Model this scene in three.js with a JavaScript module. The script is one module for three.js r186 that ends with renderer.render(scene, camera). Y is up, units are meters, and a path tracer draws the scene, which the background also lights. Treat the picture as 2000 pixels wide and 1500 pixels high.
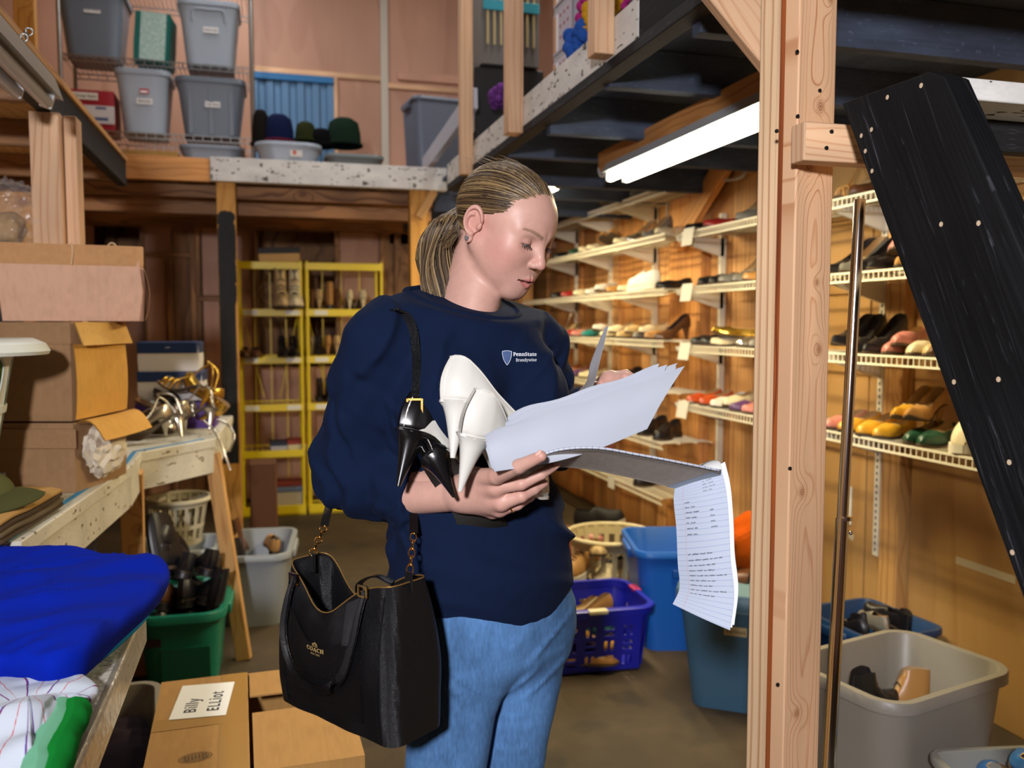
import * as THREE from 'three';
import { RoundedBoxGeometry } from 'three/addons/geometries/RoundedBoxGeometry.js';
import { RectAreaLightUniformsLib } from 'three/addons/lights/RectAreaLightUniformsLib.js';
import { mergeGeometries, mergeVertices, toCreasedNormals } from 'three/addons/utils/BufferGeometryUtils.js';

// ---------- camera ----------
const V = (x, y, z) => new THREE.Vector3(x, y, z);
const scene = new THREE.Scene();
scene.background = new THREE.Color(0x000000);
const FPX = 1680, EYE = V(0, 1.33, 0), YAW = 15.9 * Math.PI / 180, PITCH = -4 * Math.PI / 180;
const camera = new THREE.PerspectiveCamera(2 * Math.atan(750 / FPX) * 180 / Math.PI, 4 / 3, 0.05, 60);
camera.position.copy(EYE);
const FWD = V(Math.sin(YAW) * Math.cos(PITCH), Math.sin(PITCH), -Math.cos(YAW) * Math.cos(PITCH));
camera.lookAt(EYE.clone().add(FWD));
camera.focus = 1.42; camera.userData.fStop = 4.0;
const RGT = V(Math.cos(YAW), 0, Math.sin(YAW)), UPV = RGT.clone().cross(FWD);
// ---------- lights and exposure ----------
const renderer = new THREE.WebGLRenderer({ antialias: true });
renderer.toneMapping = THREE.LinearToneMapping;
renderer.toneMappingExposure = 1.0;
renderer.shadowMap.enabled = true;
RectAreaLightUniformsLib.init();
const FLASH_AT = V(-0.5, 1.82, 0.75), FLASH = 24.5;
const flash = new THREE.SpotLight(0xfaf8ff, FLASH, 0, 0.95, 0.6, 2);
flash.position.copy(FLASH_AT); flash.target.position.set(0.42, 1.15, -1.5); flash.castShadow = true; flash.shadow.radius = 4;
flash.shadow.mapSize.set(2048, 2048); flash.shadow.camera.near = 0.1; flash.shadow.camera.far = 12;
scene.add(flash, flash.target);
const TUBE_COLOR = new THREE.Color().setRGB(1, 0.82, 0.46), HIGH_COLOR = new THREE.Color().setRGB(1, 0.98, 0.98);
const TUBE_POWER = 88, HIGH_POWER = 27;
// ---------- reading positions: a picture point at a depth, or on a plane of the room ----------
const ray = (px, py) => FWD.clone().addScaledVector(RGT, (px - 1000) / FPX).addScaledVector(UPV, -(py - 750) / FPX);
const at = (px, py, d) => EYE.clone().addScaledVector(ray(px, py), d);
const atX = (px, py, x) => { const v = ray(px, py); return EYE.clone().addScaledVector(v, x / v.x); };
const atY = (px, py, y) => { const v = ray(px, py); return EYE.clone().addScaledVector(v, (y - EYE.y) / v.y); };
const atZ = (px, py, z) => { const v = ray(px, py); return EYE.clone().addScaledVector(v, z / v.z); };
// ---------- seeded noise ----------
function rng(seed) { let s = seed >>> 0 || 1; return () => { s = (s + 0x6D2B79F5) | 0; let t = Math.imul(s ^ (s >>> 15), 1 | s); t = (t + Math.imul(t ^ (t >>> 7), 61 | t)) ^ t; return ((t ^ (t >>> 14)) >>> 0) / 4294967296; }; }
const R0 = rng(7), rnd = (a = 1, b) => b === undefined ? R0() * a : a + R0() * (b - a), pick = a => a[Math.floor(R0() * a.length)];
const hsh = (x, y, z) => { let h = Math.imul(x, 374761393) + Math.imul(y, 668265263) + Math.imul(z, 2147483647 ^ 1274126177) | 0; h = Math.imul(h ^ (h >>> 13), 1274126177); return ((h ^ (h >>> 16)) >>> 0) / 4294967296; };
function noise(x, y, z = 0) {
  const X = Math.floor(x), Y = Math.floor(y), Z = Math.floor(z); let a = x - X, b = y - Y, c = z - Z;
  a = a * a * (3 - 2 * a); b = b * b * (3 - 2 * b); c = c * c * (3 - 2 * c);
  const l = (p, q, t) => p + (q - p) * t;
  const f = k => l(l(hsh(X, Y, Z + k), hsh(X + 1, Y, Z + k), a), l(hsh(X, Y + 1, Z + k), hsh(X + 1, Y + 1, Z + k), a), b);
  return c === 0 ? f(0) : l(f(0), f(1), c);
}
const fbm = (x, y, z = 0, o = 4) => { let s = 0, w = 0.5; for (let i = 0; i < o; i++) { s += w * noise(x, y, z); x *= 2.03; y *= 2.03; z *= 2.03; w *= 0.5; } return s / (1 - 0.5 ** o); };
const clamp = (x, a = 0, b = 1) => Math.max(a, Math.min(b, x)), mix = (a, b, t) => a + (b - a) * t, sstep = (a, b, x) => { const t = clamp((x - a) / (b - a)); return t * t * (3 - 2 * t); };
const mix3 = (a, b, t) => [mix(a[0], b[0], t), mix(a[1], b[1], t), mix(a[2], b[2], t)];
// ---------- textures ----------
function tex(w, h, fn, srgb = true) {
  const d = new Uint8Array(w * h * 4);
  for (let j = 0, k = 0; j < h; j++) for (let i = 0; i < w; i++, k += 4) { const c = fn((i + .5) / w, (j + .5) / h); d[k] = clamp(c[0], 0, 255); d[k + 1] = clamp(c[1], 0, 255); d[k + 2] = clamp(c[2], 0, 255); d[k + 3] = 255; }
  const t = new THREE.DataTexture(d, w, h); t.magFilter = THREE.LinearFilter; t.minFilter = THREE.LinearMipmapLinearFilter; t.generateMipmaps = true;
  t.wrapS = t.wrapT = THREE.MirroredRepeatWrapping; if (srgb) t.colorSpace = THREE.SRGBColorSpace; t.needsUpdate = true; return t;
}
function woodTex(seed, light, dark, o = {}) {
  const { rings = 9, wob = .35, flat = 0, knots = [], blotch = .25, w = 256, h = 1024, contrast = 1, stretch = 1, deep = null, cut = .55, oval = .35 } = o;
  return tex(w, h, (u, v) => {
    let q = flat ? (u - .5) * (u - .5) * flat + v * 1.1 * stretch : u; let kd = 0;
    q += wob * (fbm(u * 1.6 + seed, v * 2.2 * stretch + seed * 3, 0, 3) - .5);
    for (const [ku, kv, s, a] of knots) { const dx = (u - ku) / s, dy = (v - kv) / (s * oval), r2 = dx * dx + dy * dy; q += a * Math.exp(-r2 * .35); kd = Math.max(kd, Math.exp(-r2 * 3.2)); }
    const f = q * rings, fr = f - Math.floor(f); let s = sstep(cut, .93, fr) * (1 - sstep(.95, 1, fr)) * (.5 + .9 * noise(f | 0, seed * 7.3));
    s = s * .75 * contrast + .35 * contrast * (fbm(u * 60 + seed, v * 5, 0, 2) - .5);
    let c = mix3(light, dark, clamp(s)); const b = 1 + blotch * (fbm(u * 2 + seed, v * 3, 5, 3) - .5); c = [c[0] * b, c[1] * b, c[2] * b];
    if (kd > .05) c = mix3(c, deep || [dark[0] * .7, dark[1] * .6, dark[2] * .55], clamp(kd * 1.1) * (.6 + .4 * Math.sin(Math.sqrt(-Math.log(kd)) * 14)));
    return c;
  });
}
function canvasTex(w, h, draw) {
  const c = document.createElement('canvas'); c.width = w; c.height = h; const g = c.getContext('2d'); draw(g, w, h);
  const t = new THREE.CanvasTexture(c); t.colorSpace = THREE.SRGBColorSpace; return t;
}
const mat = (color, roughness = .7, o = {}) => new THREE.MeshStandardMaterial({ color, roughness, side: THREE.DoubleSide, ...o });
const phys = (color, roughness = .5, o = {}) => new THREE.MeshPhysicalMaterial({ color, roughness, side: THREE.DoubleSide, ...o });
const T = {
  fir: woodTex(1, [222, 182, 142], [193, 138, 98], { rings: 9, wob: .28, contrast: .8 }),
  firFlat: woodTex(2, [228, 184, 142], [182, 122, 80], { flat: 3.4, rings: 5, wob: .7, w: 256, h: 2048, contrast: .85, cut: .72, knots: [[.35, .12, .13, .5], [.72, .27, .14, -.5], [.62, .34, .1, .3], [.32, .46, .2, .7], [.6, .52, .16, .5], [.8, .63, .12, -.6], [.3, .72, .14, .5], [.38, .88, .15, .6]], deep: [150, 96, 62], oval: .075 }),
  firEdge: woodTex(3, [226, 192, 150], [176, 128, 90], { rings: 7, wob: .14, contrast: .95 }),
  pine: woodTex(4, [206, 158, 96], [164, 112, 58], { rings: 6, wob: .5, knots: [[.4, .3, .1, .4], [.6, .75, .09, -.3]] }),
  oldPine: woodTex(5, [166, 122, 80], [104, 68, 42], { rings: 5, wob: .6, blotch: .7, knots: [[.5, .4, .12, .4]] }),
  lauan: woodTex(6, [192, 146, 120], [166, 116, 92], { rings: 3, wob: 1.1, blotch: .25, contrast: .55, stretch: .6 }),
  tanPly: woodTex(8, [182, 142, 88], [156, 114, 64], { rings: 4, wob: .8, blotch: .25, contrast: .5 }),
  plank: woodTex(9, [222, 168, 106], [184, 124, 70], { rings: 7, wob: .4, blotch: .3, contrast: .8 }),
  concrete: tex(1024, 1024, (u, v) => { const a = fbm(u * 7, v * 7, 1, 5), b = fbm(u * 40, v * 40, 3, 3), s = sstep(.62, .75, fbm(u * 12 + 9, v * 12, 4, 4)); const k = .72 + .4 * a + .18 * (b - .5) - .16 * s; return [72 * k, 58 * k, 38 * k]; }),
  whitePaint: tex(512, 1024, (u, v) => { const n = fbm(u * 22, v * 34, 2, 4), m = fbm(u * 90, v * 120, 5, 2), c = fbm(u * 5, v * 9, 8, 3); if (n > .73 + .12 * (m - .5)) return mix3([92, 76, 56], [44, 40, 38], c); const k = .9 + .16 * c + .06 * (m - .5); return [226 * k, 224 * k, 216 * k]; }),
  creamPaint: tex(512, 1024, (u, v) => { const n = fbm(u * 26, v * 30, 12, 4), m = fbm(u * 90, v * 120, 15, 2), c = fbm(u * 5, v * 9, 18, 3); if (n > .745) return [112, 90, 62]; const k = .86 + .2 * c + .08 * (m - .5); return [212 * k, 206 * k, 188 * k]; }),
  blackPaint: tex(512, 1024, (u, v) => { const g = fbm(u * 60, v * 4, 1, 3), n = fbm(u * 34, v * 12, 3, 4), c = fbm(u * 4, v * 6, 6, 3), sc = Math.pow(fbm(u * 90 + v * 26, v * 7, 9, 2), 9); const k = 10 + 16 * (g - .5) + 12 * c + (n > .76 ? 30 : 0) + sc * 120; return [k * .96, k * .99, k * 1.06]; }),
  loftBlack: tex(512, 512, (u, v) => { const c = fbm(u * 5, v * 7, 6, 4), n = fbm(u * 40, v * 9, 2, 3), sp = fbm(u * 60, v * 60, 9, 2); const k = 74 + 56 * c + 18 * (n - .5) + (sp > .8 ? 34 : 0); return [k * .62, k * .71, k * .88]; }),
  card: tex(512, 512, (u, v) => { const k = .95 + .1 * fbm(u * 60, v * 8, 1, 3) + .06 * (fbm(u * 5, v * 5, 4, 3) - .5); return [255 * k * .98, 255 * k * .98, 255 * k * .98]; }),
  fabricBump: tex(256, 256, (u, v) => { const k = 128 + 60 * Math.sin(u * 402) * Math.sin(v * 402) + 60 * (fbm(u * 40, v * 40, 2, 2) - .5); return [k, k, k]; }, false),
  leatherBump: tex(512, 512, (u, v) => { let m = 9; const X = Math.floor(u * 64), Y = Math.floor(v * 64); for (let i = -1; i < 2; i++) for (let j = -1; j < 2; j++) { const cx = X + i + hsh(X + i, Y + j, 3), cy = Y + j + hsh(X + i, Y + j, 7); m = Math.min(m, Math.hypot(u * 64 - cx, v * 64 - cy)); } const k = 220 - 170 * m; return [k, k, k]; }, false),
  denim: tex(1024, 1024, (u, v) => { const n = fbm(u * 5, v * 3, 1, 4), t = fbm(u * 170, v * 70, 3, 2), s = fbm(u * 26, v * 60, 6, 2); const k = .82 + .42 * (n - .5) + .16 * (t - .5) + .1 * (s - .5); return [88 * k * 1.08, 136 * k * 1.04, 196 * k]; }),
  grainBump: tex(256, 256, (u, v) => { const k = 255 * fbm(u * 30, v * 30, 2, 4); return [k, k, k]; }, false),
};
const wood = (t, o = {}) => mat(o.tint ?? 0xffffff, o.rough ?? .68, { map: t, bumpMap: t, bumpScale: o.bump ?? .0012 });
const M = {
  fir: wood(T.fir), firFlat: wood(T.firFlat, { rough: .6 }), firEdge: wood(T.firEdge), pine: wood(T.pine), oldPine: wood(T.oldPine), lauan: wood(T.lauan, { rough: .55, bump: .0004 }), 
  tanPly: wood(T.tanPly, { rough: .5, bump: .0004 }), plank: wood(T.plank), plank2: wood(T.plank, { tint: 0xe0d2c0 }), plank3: wood(T.plank, { tint: 0xfff0dc }), yellowPine: wood(T.pine, { tint: 0xfff2b8 }),
  concrete: mat(0xffffff, .78, { map: T.concrete, bumpMap: T.concrete, bumpScale: .002 }), white: mat(0xffffff, .6, { map: T.whitePaint, bumpMap: T.whitePaint, bumpScale: .0012 }), cream: mat(0xffffff, .6, { map: T.creamPaint, bumpMap: T.creamPaint, bumpScale: .001 }),
  black: phys(0xffffff, .7, { specularIntensity: .35, map: T.blackPaint, bumpMap: T.blackPaint, bumpScale: .0004 }), loftBlack: mat(0xffffff, .8, { map: T.loftBlack }), blackDull: mat(0xffffff, .75, { map: T.blackPaint }), 
  chrome: mat(0xd8d8d8, .12, { metalness: 1 }), steel: mat(0xa8a8a4, .3, { metalness: 1 }), gold: mat(0xe0b060, .18, { metalness: 1 }), goldLeather: mat(0xd8ae4a, .22, { metalness: .9 }), silverLeather: mat(0xcfc8b8, .22, { metalness: .9 }),
  wireWhite: mat(0xe6e0cc, .45), enamel: mat(0xdcdcdc, .4), paper: mat(0xf0efec, .85), label: mat(0xe8e6dc, .8), yellow: mat(0xe6cc18, .4), screw: mat(0x3c3c40, .35, { metalness: .8 }), blueTape: mat(0x2a86b8, .7),
  corru: mat(0x5a80a4, .45, { metalness: .3 }), blueTrim: mat(0x1c6ea8, .5),
};
const plastic = (c, r = .42, o) => phys(c, r, { clearcoat: .15, clearcoatRoughness: .4, ...o });
const leather = (c, r = .32, o = {}) => phys(c, r, { ...o });
const cloth = (c, o = {}) => phys(c, .95, { specularIntensity: .15, sheen: .25, sheenColor: new THREE.Color(c), sheenRoughness: .6, bumpMap: T.fabricBump, bumpScale: .0004, ...o });
// ---------- building ----------
const names = {};
const numbered = n => { const k = names[n] = (names[n] ?? -1) + 1; return k ? n + '_' + String(k).padStart(3, '0') : n; };
const shadow = o => { o.castShadow = o.receiveShadow = true; return o; };
function thing(name, label, category, pos, group, kind) {
  const o = new THREE.Group(); o.name = numbered(name); if (pos) o.position.copy(pos); scene.add(o);
  o.userData = { label, category }; if (group) o.userData.group = group; if (kind) o.userData.kind = kind; return o;
}
function part(parent, name, geo, m, label) { const o = shadow(new THREE.Mesh(geo, m)); o.name = name; if (label) o.userData.label = label; parent.add(o); return o; }
function structure(name, geo, m, label, category = 'wall') { const o = geo ? shadow(new THREE.Mesh(geo, m)) : new THREE.Group(); o.name = name; o.userData = { kind: 'structure', label, category }; scene.add(o); return o; }
// uv in metres from the dominant normal axis; the length of the piece runs along v
function uvBox(g, su = 1, sv = 1, long = 1, ou = 0, ov = 0) {
  const p = g.attributes.position, n = g.attributes.normal, uv = new Float32Array(p.count * 2), P = [0, 0, 0], N = [0, 0, 0];
  for (let i = 0; i < p.count; i++) {
    P[0] = p.getX(i); P[1] = p.getY(i); P[2] = p.getZ(i); N[0] = Math.abs(n.getX(i)); N[1] = Math.abs(n.getY(i)); N[2] = Math.abs(n.getZ(i));
    const d = N[0] >= N[1] && N[0] >= N[2] ? 0 : N[1] >= N[2] ? 1 : 2; let b = long, a;
    if (d === long) { b = (d + 1) % 3; a = (d + 2) % 3; } else a = 3 - d - long;
    uv[2 * i] = P[a] / su + ou + d * .37; uv[2 * i + 1] = P[b] / sv + ov;
  }
  g.setAttribute('uv', new THREE.BufferAttribute(uv, 2)); return g;
}
const rbox = (w, h, d, r = .003, seg = 1) => new RoundedBoxGeometry(w, h, d, seg, Math.min(r, w / 2.01, h / 2.01, d / 2.01));
// a board from p0 to p1: w measured along hint, t across
function board(parent, name, p0, p1, w, t, m, hint = V(1, 0, 0), o = {}) {
  const L = p0.distanceTo(p1), dir = p1.clone().sub(p0).normalize(), hx = hint.clone().addScaledVector(dir, -hint.dot(dir)).normalize(), hz = hx.clone().cross(dir);
  const g = o.sharp ? new THREE.BoxGeometry(w, L, t) : rbox(w, L, t, o.r ?? .003);
  uvBox(g, o.su ?? .25, o.sv ?? 1.0, 1, rnd(), rnd(3));
  const k = shadow(new THREE.Mesh(g, m)); k.name = name; k.position.copy(p0).add(p1).multiplyScalar(.5);
  k.quaternion.setFromRotationMatrix(new THREE.Matrix4().makeBasis(hx, dir, hz)); if (o.label) k.userData.label = o.label;
  if (parent) { if (parent.position && parent !== scene) k.position.sub(parent.position); parent.add(k); } return k;
}
// a box that spans two corners, in world coordinates
function span(parent, name, a, b, m, o = {}) {
  const s = [Math.abs(b[0] - a[0]), Math.abs(b[1] - a[1]), Math.abs(b[2] - a[2])], g = o.sharp ? new THREE.BoxGeometry(...s) : rbox(...s, o.r ?? .003);
  uvBox(g, o.su ?? .25, o.sv ?? 1, o.long ?? s.indexOf(Math.max(...s)), o.ou ?? rnd(), o.ov ?? rnd(3));
  const k = shadow(new THREE.Mesh(g, m)); k.name = name; k.position.set((a[0] + b[0]) / 2, (a[1] + b[1]) / 2, (a[2] + b[2]) / 2);
  if (o.label) k.userData.label = o.label; if (parent) { if (parent !== scene) k.position.sub(parent.position); parent.add(k); } return k;
}
const tube = (pts, r, seg = 24, rad = 6, closed = false) => new THREE.TubeGeometry(new THREE.CatmullRomCurve3(pts, closed), seg, r, rad, closed);
const xf = (g, x = 0, y = 0, z = 0, rx = 0, ry = 0, rz = 0) => g.applyMatrix4(new THREE.Matrix4().compose(V(x, y, z), new THREE.Quaternion().setFromEuler(new THREE.Euler(rx, ry, rz)), V(1, 1, 1)));
const merge = a => mergeGeometries(a.map(g => { const k = g.index ? g.toNonIndexed() : g; for (const n of Object.keys(k.attributes)) if (!['position', 'normal', 'uv'].includes(n)) k.deleteAttribute(n); return k; }));
// a grid surface fn(u,v) -> Vector3, optionally with thickness
function surf(fn, nu, nv, th = 0, uvs = [1, 1], wrapU = false) {
  const pos = [], uv = [], idx = [];
  for (let j = 0; j <= nv; j++) for (let i = 0; i <= nu; i++) { const p = fn(i / nu, j / nv); pos.push(p.x, p.y, p.z); uv.push(i / nu * uvs[0], j / nv * uvs[1]); }
  const id = (i, j) => j * (nu + 1) + i;
  for (let j = 0; j < nv; j++) for (let i = 0; i < nu; i++) idx.push(id(i, j), id(i + 1, j), id(i, j + 1), id(i + 1, j), id(i + 1, j + 1), id(i, j + 1));
  const g = new THREE.BufferGeometry(); g.setAttribute('position', new THREE.Float32BufferAttribute(pos, 3)); g.setAttribute('uv', new THREE.Float32BufferAttribute(uv, 2)); g.setIndex(idx); g.computeVertexNormals();
  if (wrapU) { const n = g.attributes.normal; for (let j = 0; j <= nv; j++) { const a = id(0, j), b = id(nu, j), s = V(n.getX(a) + n.getX(b), n.getY(a) + n.getY(b), n.getZ(a) + n.getZ(b)).normalize(); n.setXYZ(a, s.x, s.y, s.z); n.setXYZ(b, s.x, s.y, s.z); } }
  if (!th) return g;
  const N = g.attributes.normal, n = pos.length / 3, P2 = pos.slice(), U2 = uv.slice(), I2 = idx.slice();
  for (let i = 0; i < n; i++) { P2.push(pos[3 * i] - N.getX(i) * th, pos[3 * i + 1] - N.getY(i) * th, pos[3 * i + 2] - N.getZ(i) * th); U2.push(uv[2 * i], uv[2 * i + 1]); }
  for (let k = 0; k < idx.length; k += 3) I2.push(idx[k] + n, idx[k + 2] + n, idx[k + 1] + n);
  const edge = (a, b) => I2.push(a, a + n, b, b, a + n, b + n);
  for (let i = 0; i < nu; i++) { edge(id(i + 1, 0), id(i, 0)); edge(id(i, nv), id(i + 1, nv)); } for (let j = 0; j < nv; j++) { edge(id(0, j), id(0, j + 1)); edge(id(nu, j + 1), id(nu, j)); }
  const h = new THREE.BufferGeometry(); h.setAttribute('position', new THREE.Float32BufferAttribute(P2, 3)); h.setAttribute('uv', new THREE.Float32BufferAttribute(U2, 2)); h.setIndex(I2); h.computeVertexNormals(); return h;
}
// rounded-rectangle sections stacked into one surface: [{w,d,r,y}] (w along x, d along z)
function rrPoint(w, d, r, t) {
  r = Math.min(r, w / 2 - 1e-4, d / 2 - 1e-4); const a = w - 2 * r, b = d - 2 * r, q = Math.PI * r / 2, P = 2 * (a + b) + 4 * q; let s = t * P;
  const seg = [[a, s => [-a / 2 + s, d / 2]], [q, s => [a / 2 + r * Math.sin(s / r), b / 2 + r * Math.cos(s / r)]], [b, s => [w / 2, b / 2 - s]], [q, s => [a / 2 + r * Math.cos(s / r), -b / 2 - r * Math.sin(s / r)]],
  [a, s => [a / 2 - s, -d / 2]], [q, s => [-a / 2 - r * Math.sin(s / r), -b / 2 - r * Math.cos(s / r)]], [b, s => [-w / 2, -b / 2 + s]], [q, s => [-a / 2 - r * Math.cos(s / r), b / 2 + r * Math.sin(s / r)]]];
  for (const [l, f] of seg) { if (s <= l + 1e-9) return f(s); s -= l; } return [-a / 2, d / 2];
}
function rrLoft(sec, nu = 48, capBottom = true, capTop = false, warp) {
  const n = sec.length - 1; const fn = (u, v) => { const i = Math.round(v * n), s = sec[i], [x, z] = rrPoint(s.w, s.d, s.r, u); const p = V(x + (s.x || 0), s.y, z + (s.z || 0)); return warp ? warp(p, u, i) : p; };
  const gs = [surf(fn, nu, n, 0, [2, 1], true)];
  const cap = (i, up) => { const c = []; for (let k = 0; k < nu; k++) c.push(fn(k / nu, i / n)); const m = c.reduce((a, p) => a.add(p), V(0, 0, 0)).multiplyScalar(1 / nu), pos = []; for (let k = 0; k < nu; k++) { const a = c[k], b = c[(k + 1) % nu]; (up ? [m, a, b] : [m, b, a]).forEach(p => pos.push(p.x, p.y, p.z)); } const g = new THREE.BufferGeometry(); g.setAttribute('position', new THREE.Float32BufferAttribute(pos, 3)); g.setAttribute('uv', new THREE.Float32BufferAttribute(new Float32Array(pos.length / 3 * 2), 2)); g.computeVertexNormals(); return g; };
  if (capBottom) gs.push(cap(0, false)); if (capTop) gs.push(cap(n, true)); return merge(gs);
}
const ordinal = n => ['first', 'second', 'third', 'fourth', 'fifth', 'sixth', 'seventh', 'eighth', 'ninth', 'tenth', 'eleventh', 'twelfth', 'thirteenth', 'fourteenth', 'fifteenth', 'sixteenth'][n - 1];
// ================= the room =================
const XR = 2.32, XL = -1.95, ZB = -6.8, ZK = -7.5, ZF = 1.6, HC = 4.3;
{
  const f = structure('floor', uvBox(new THREE.BoxGeometry(XR - XL + .4, .1, ZF - ZK + .4), 2.2, 2.2, 2), M.concrete, 'brown worn concrete floor of the storeroom', 'floor'); f.position.set((XR + XL) / 2, -.05, (ZF + ZK) / 2);
  const c = structure('ceiling', new THREE.BoxGeometry(XR - XL + .4, .1, ZF - ZK + .4), mat(0x5a544e, .9), 'dark roof underside high above the storage lofts', 'ceiling'); c.position.set((XR + XL) / 2, HC + .05, (ZF + ZK) / 2);
  const w = structure('wall_front', new THREE.BoxGeometry(XR - XL + .4, HC, .1), M.lauan, 'plywood wall behind the photographer'); w.position.set((XR + XL) / 2, HC / 2, ZF + .05);
}
// ---- back wall: sheathing, reddish plywood panels above, dark boarded bays below ----
const wb = structure('wall_back', null, null, 'back wall of reddish plywood panels with pale battens and dark boarded lower half');
const zx = (px, z = ZB) => atZ(px, 632, z).x, zy = (py, z = ZB, px = 620) => atZ(px, py, z).y;
{
  span(wb, 'sheathing', [XL - .1, 0, ZK - .1], [XR + .1, HC, ZK], M.oldPine, { sharp: true, su: .6, long: 1 });
  const up = zy(318), hor = zy(148);
  const P = (n, x0, x1, y0, y1, m, z = .012) => span(wb, n, [x0, y0, ZB - .012], [x1, y1, ZB + z], m, { su: .9, sv: 2.4, r: .002 });
  P('plywood_panel', XL, zx(503), 2.2, HC, M.lauan); P('plywood_panel', zx(506), zx(748), hor + .03, HC, M.lauan, .01);
  P('plywood_panel', zx(664), zx(748), up - .3, hor, M.lauan, .01); P('plywood_panel', zx(762), zx(912), hor - .02, HC, M.lauan); P('plywood_panel', zx(762), zx(912), up - .6, hor - .06, M.lauan);
  P('plywood_panel', zx(912), zx(1000), hor - .02, HC, M.lauan); P('plywood_panel', zx(912), XR, up - .6, hor - .06, M.lauan); P('plywood_panel', zx(1000), XR, hor - .02, HC, M.lauan);
  // battens
  const B = (x0, x1, y0, y1, m = M.fir, t = .03) => span(wb, 'batten', [x0, y0, ZB + .012], [x1, y1, ZB + t], m, { r: .002 });
  B(zx(748), zx(762), up - .2, HC, mat(0xc8bfae, .6)); B(zx(505), zx(748), hor - .01, hor + .03); B(zx(658), zx(665), up - .2, hor - .01); B(zx(762), zx(985), hor - .06, hor - .02); B(zx(780), zx(985), hor + .01, hor + .075, M.lauan, .04); B(zx(972), zx(982), hor + .1, HC);
  // blue corrugated sheet in its trimmed opening
  const x0 = zx(506), x1 = zx(658), n = 64, y0 = up - .35;
  const cg = surf((u, v) => V(mix(x0, x1, u), mix(y0, hor - .05, v), ZB + .002 + .016 * sstep(.3, .42, Math.abs(((u * 5.2) % 1) - .5) * 1.6)), n * 2, 1, 0);
  part(wb, 'corrugated_sheet', cg, M.corru, 'blue grey corrugated metal sheet'); span(wb, 'metal_trim', [x0, hor - .06, ZB], [x1, hor - .012, ZB + .04], M.blueTrim, { label: 'bright blue metal trim strip' });
  // lower half: bays between studs
  const low = 2.06;
  for (const [a, b, y0, y1, m, t] of [[-300, 189, 0, low, M.lauan, .012], [190, 285, 0, 1.84, M.lauan, .015], [287, 340, 0, low, M.lauan, .012], [342, 395, 0, low, M.oldPine, .012], [398, 460, 0, low, M.lauan, .012], [462, 505, 0, low, M.lauan, .012], [505, 660, 0, 1.0, M.lauan, .012], [664, 745, 0, low, M.lauan, .012], [747, 830, 0, low, M.oldPine, .012], [832, 1000, 0, low, M.lauan, .012], [1000, 1040, 0, low, M.plank, .012]])
    span(wb, 'panel', [zx(a), y0, ZB - .012], [zx(b), y1, ZB + t], m, { su: .6, sv: 2, r: .002 });
  for (const [a, b, y0 = 0, y1 = low] of [[280, 288], [330, 337, 0, 1.8], [376, 386, .5], [452, 462], [500, 506], [655, 665], [742, 750], [770, 782], [826, 834], [1000, 1010]]) span(wb, 'stud', [zx(a), y0, ZB + .012], [zx(b), y1, ZB + .06], M.oldPine, { r: .003 });
  for (const [a, b, y] of [[288, 376, 1.83], [386, 452, 1.52], [288, 376, 1.0], [664, 742, 1.5]]) span(wb, 'nogging', [zx(a), y - .02, ZB + .012], [zx(b), y + .02, ZB + .05], M.oldPine);
  for (const [y0, y1, z] of [[2.03, 2.12, .05], [2.14, 2.22, .07]]) span(wb, 'header', [XL, y0, ZB + .012], [XR, y1, ZB + z], M.oldPine);
}
// ---- right wall: vertical planks, studs and a tan plywood run ----
const wr = structure('wall_right', null, null, 'right wall of upright planks and tan plywood behind the wire shoe shelves');
{
  span(wr, 'sheathing', [XR + .01, 0, ZK], [XR + .12, HC, ZF], M.tanPly, { sharp: true, su: .9, sv: 2.4, long: 1 });
  const pz = px => { const v = ray(px, 632); return v.z / v.x * XR; };
  const S = (n, a, b, x, m, y0 = 0, y1 = 2.16, o = {}) => span(wr, n, [XR - x, y0, pz(a)], [XR + .01, y1, pz(b)], m, { long: 1, ...o });
  let a = 1012; const ms = [M.plank, M.plank3, M.plank2, M.plank]; let i = 0;
  for (const b of [1030, 1052, 1075, 1096, 1120, 1142, 1168, 1190, 1215, 1240, 1262, 1290, 1318]) { S('plank', a, b - 1.2, .012 + .008 * (i % 3), ms[i++ % 4], 0, 2.16, { su: .3 }); a = b; }
  S('stud', 1321, 1384, .05, M.plank3, 0, 2.16, { su: .3 }); S('plank', 1393, 1434, .02, M.plank2); S('plank', 1436, 1480, .022, M.plank); S('plank', 1483, 1530, .02, M.plank2); S('plank', 1533, 1580, .02, M.plank);
  S('plywood_panel', 1583, 1704, .012, M.tanPly, 0, 2.16, { su: .9, sv: 2.4 }); S('plywood_panel', 1707, 1752, .012, M.tanPly, 0, 2.16, { su: .9, sv: 2.4 }); S('stud', 1755, 1792, .06, M.pine); S('plywood_panel', 1795, 2070, .012, M.tanPly, 0, 2.16, { su: .9, sv: 2.4 }); S('batten', 1795, 2070, .03, M.pine, 1.42, 1.46);
  for (const [px, h0, h1] of [[1345, 1.86, 2.14]]) board(wr, 'brace', V(XR - .09, h1, pz(1442)), V(XR - .09, h0 - .08, pz(1348)), .12, .04, M.plank3, V(0, .4, 1));
}
// ---- left wall, far side of the left loft ----
const wl = structure('wall_left', null, null, 'left wall of studs and yellow boards above the left loft');
{
  span(wl, 'sheathing', [XL - .12, 0, ZK], [XL, HC, ZF], M.lauan, { sharp: true, su: .9, sv: 2.4, long: 1 });
  for (let z = -6.6, i = 0; z < -2; z += .42, i++) { span(wl, 'stud', [XL, 0, z], [XL + .09, HC, z + .05], M.pine); span(wl, 'panel', [XL, 2.5, z + .06], [XL + .012, HC, z + .41], i % 2 ? M.yellowPine : M.oldPine, { su: .5, long: 1 }); }
}
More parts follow.
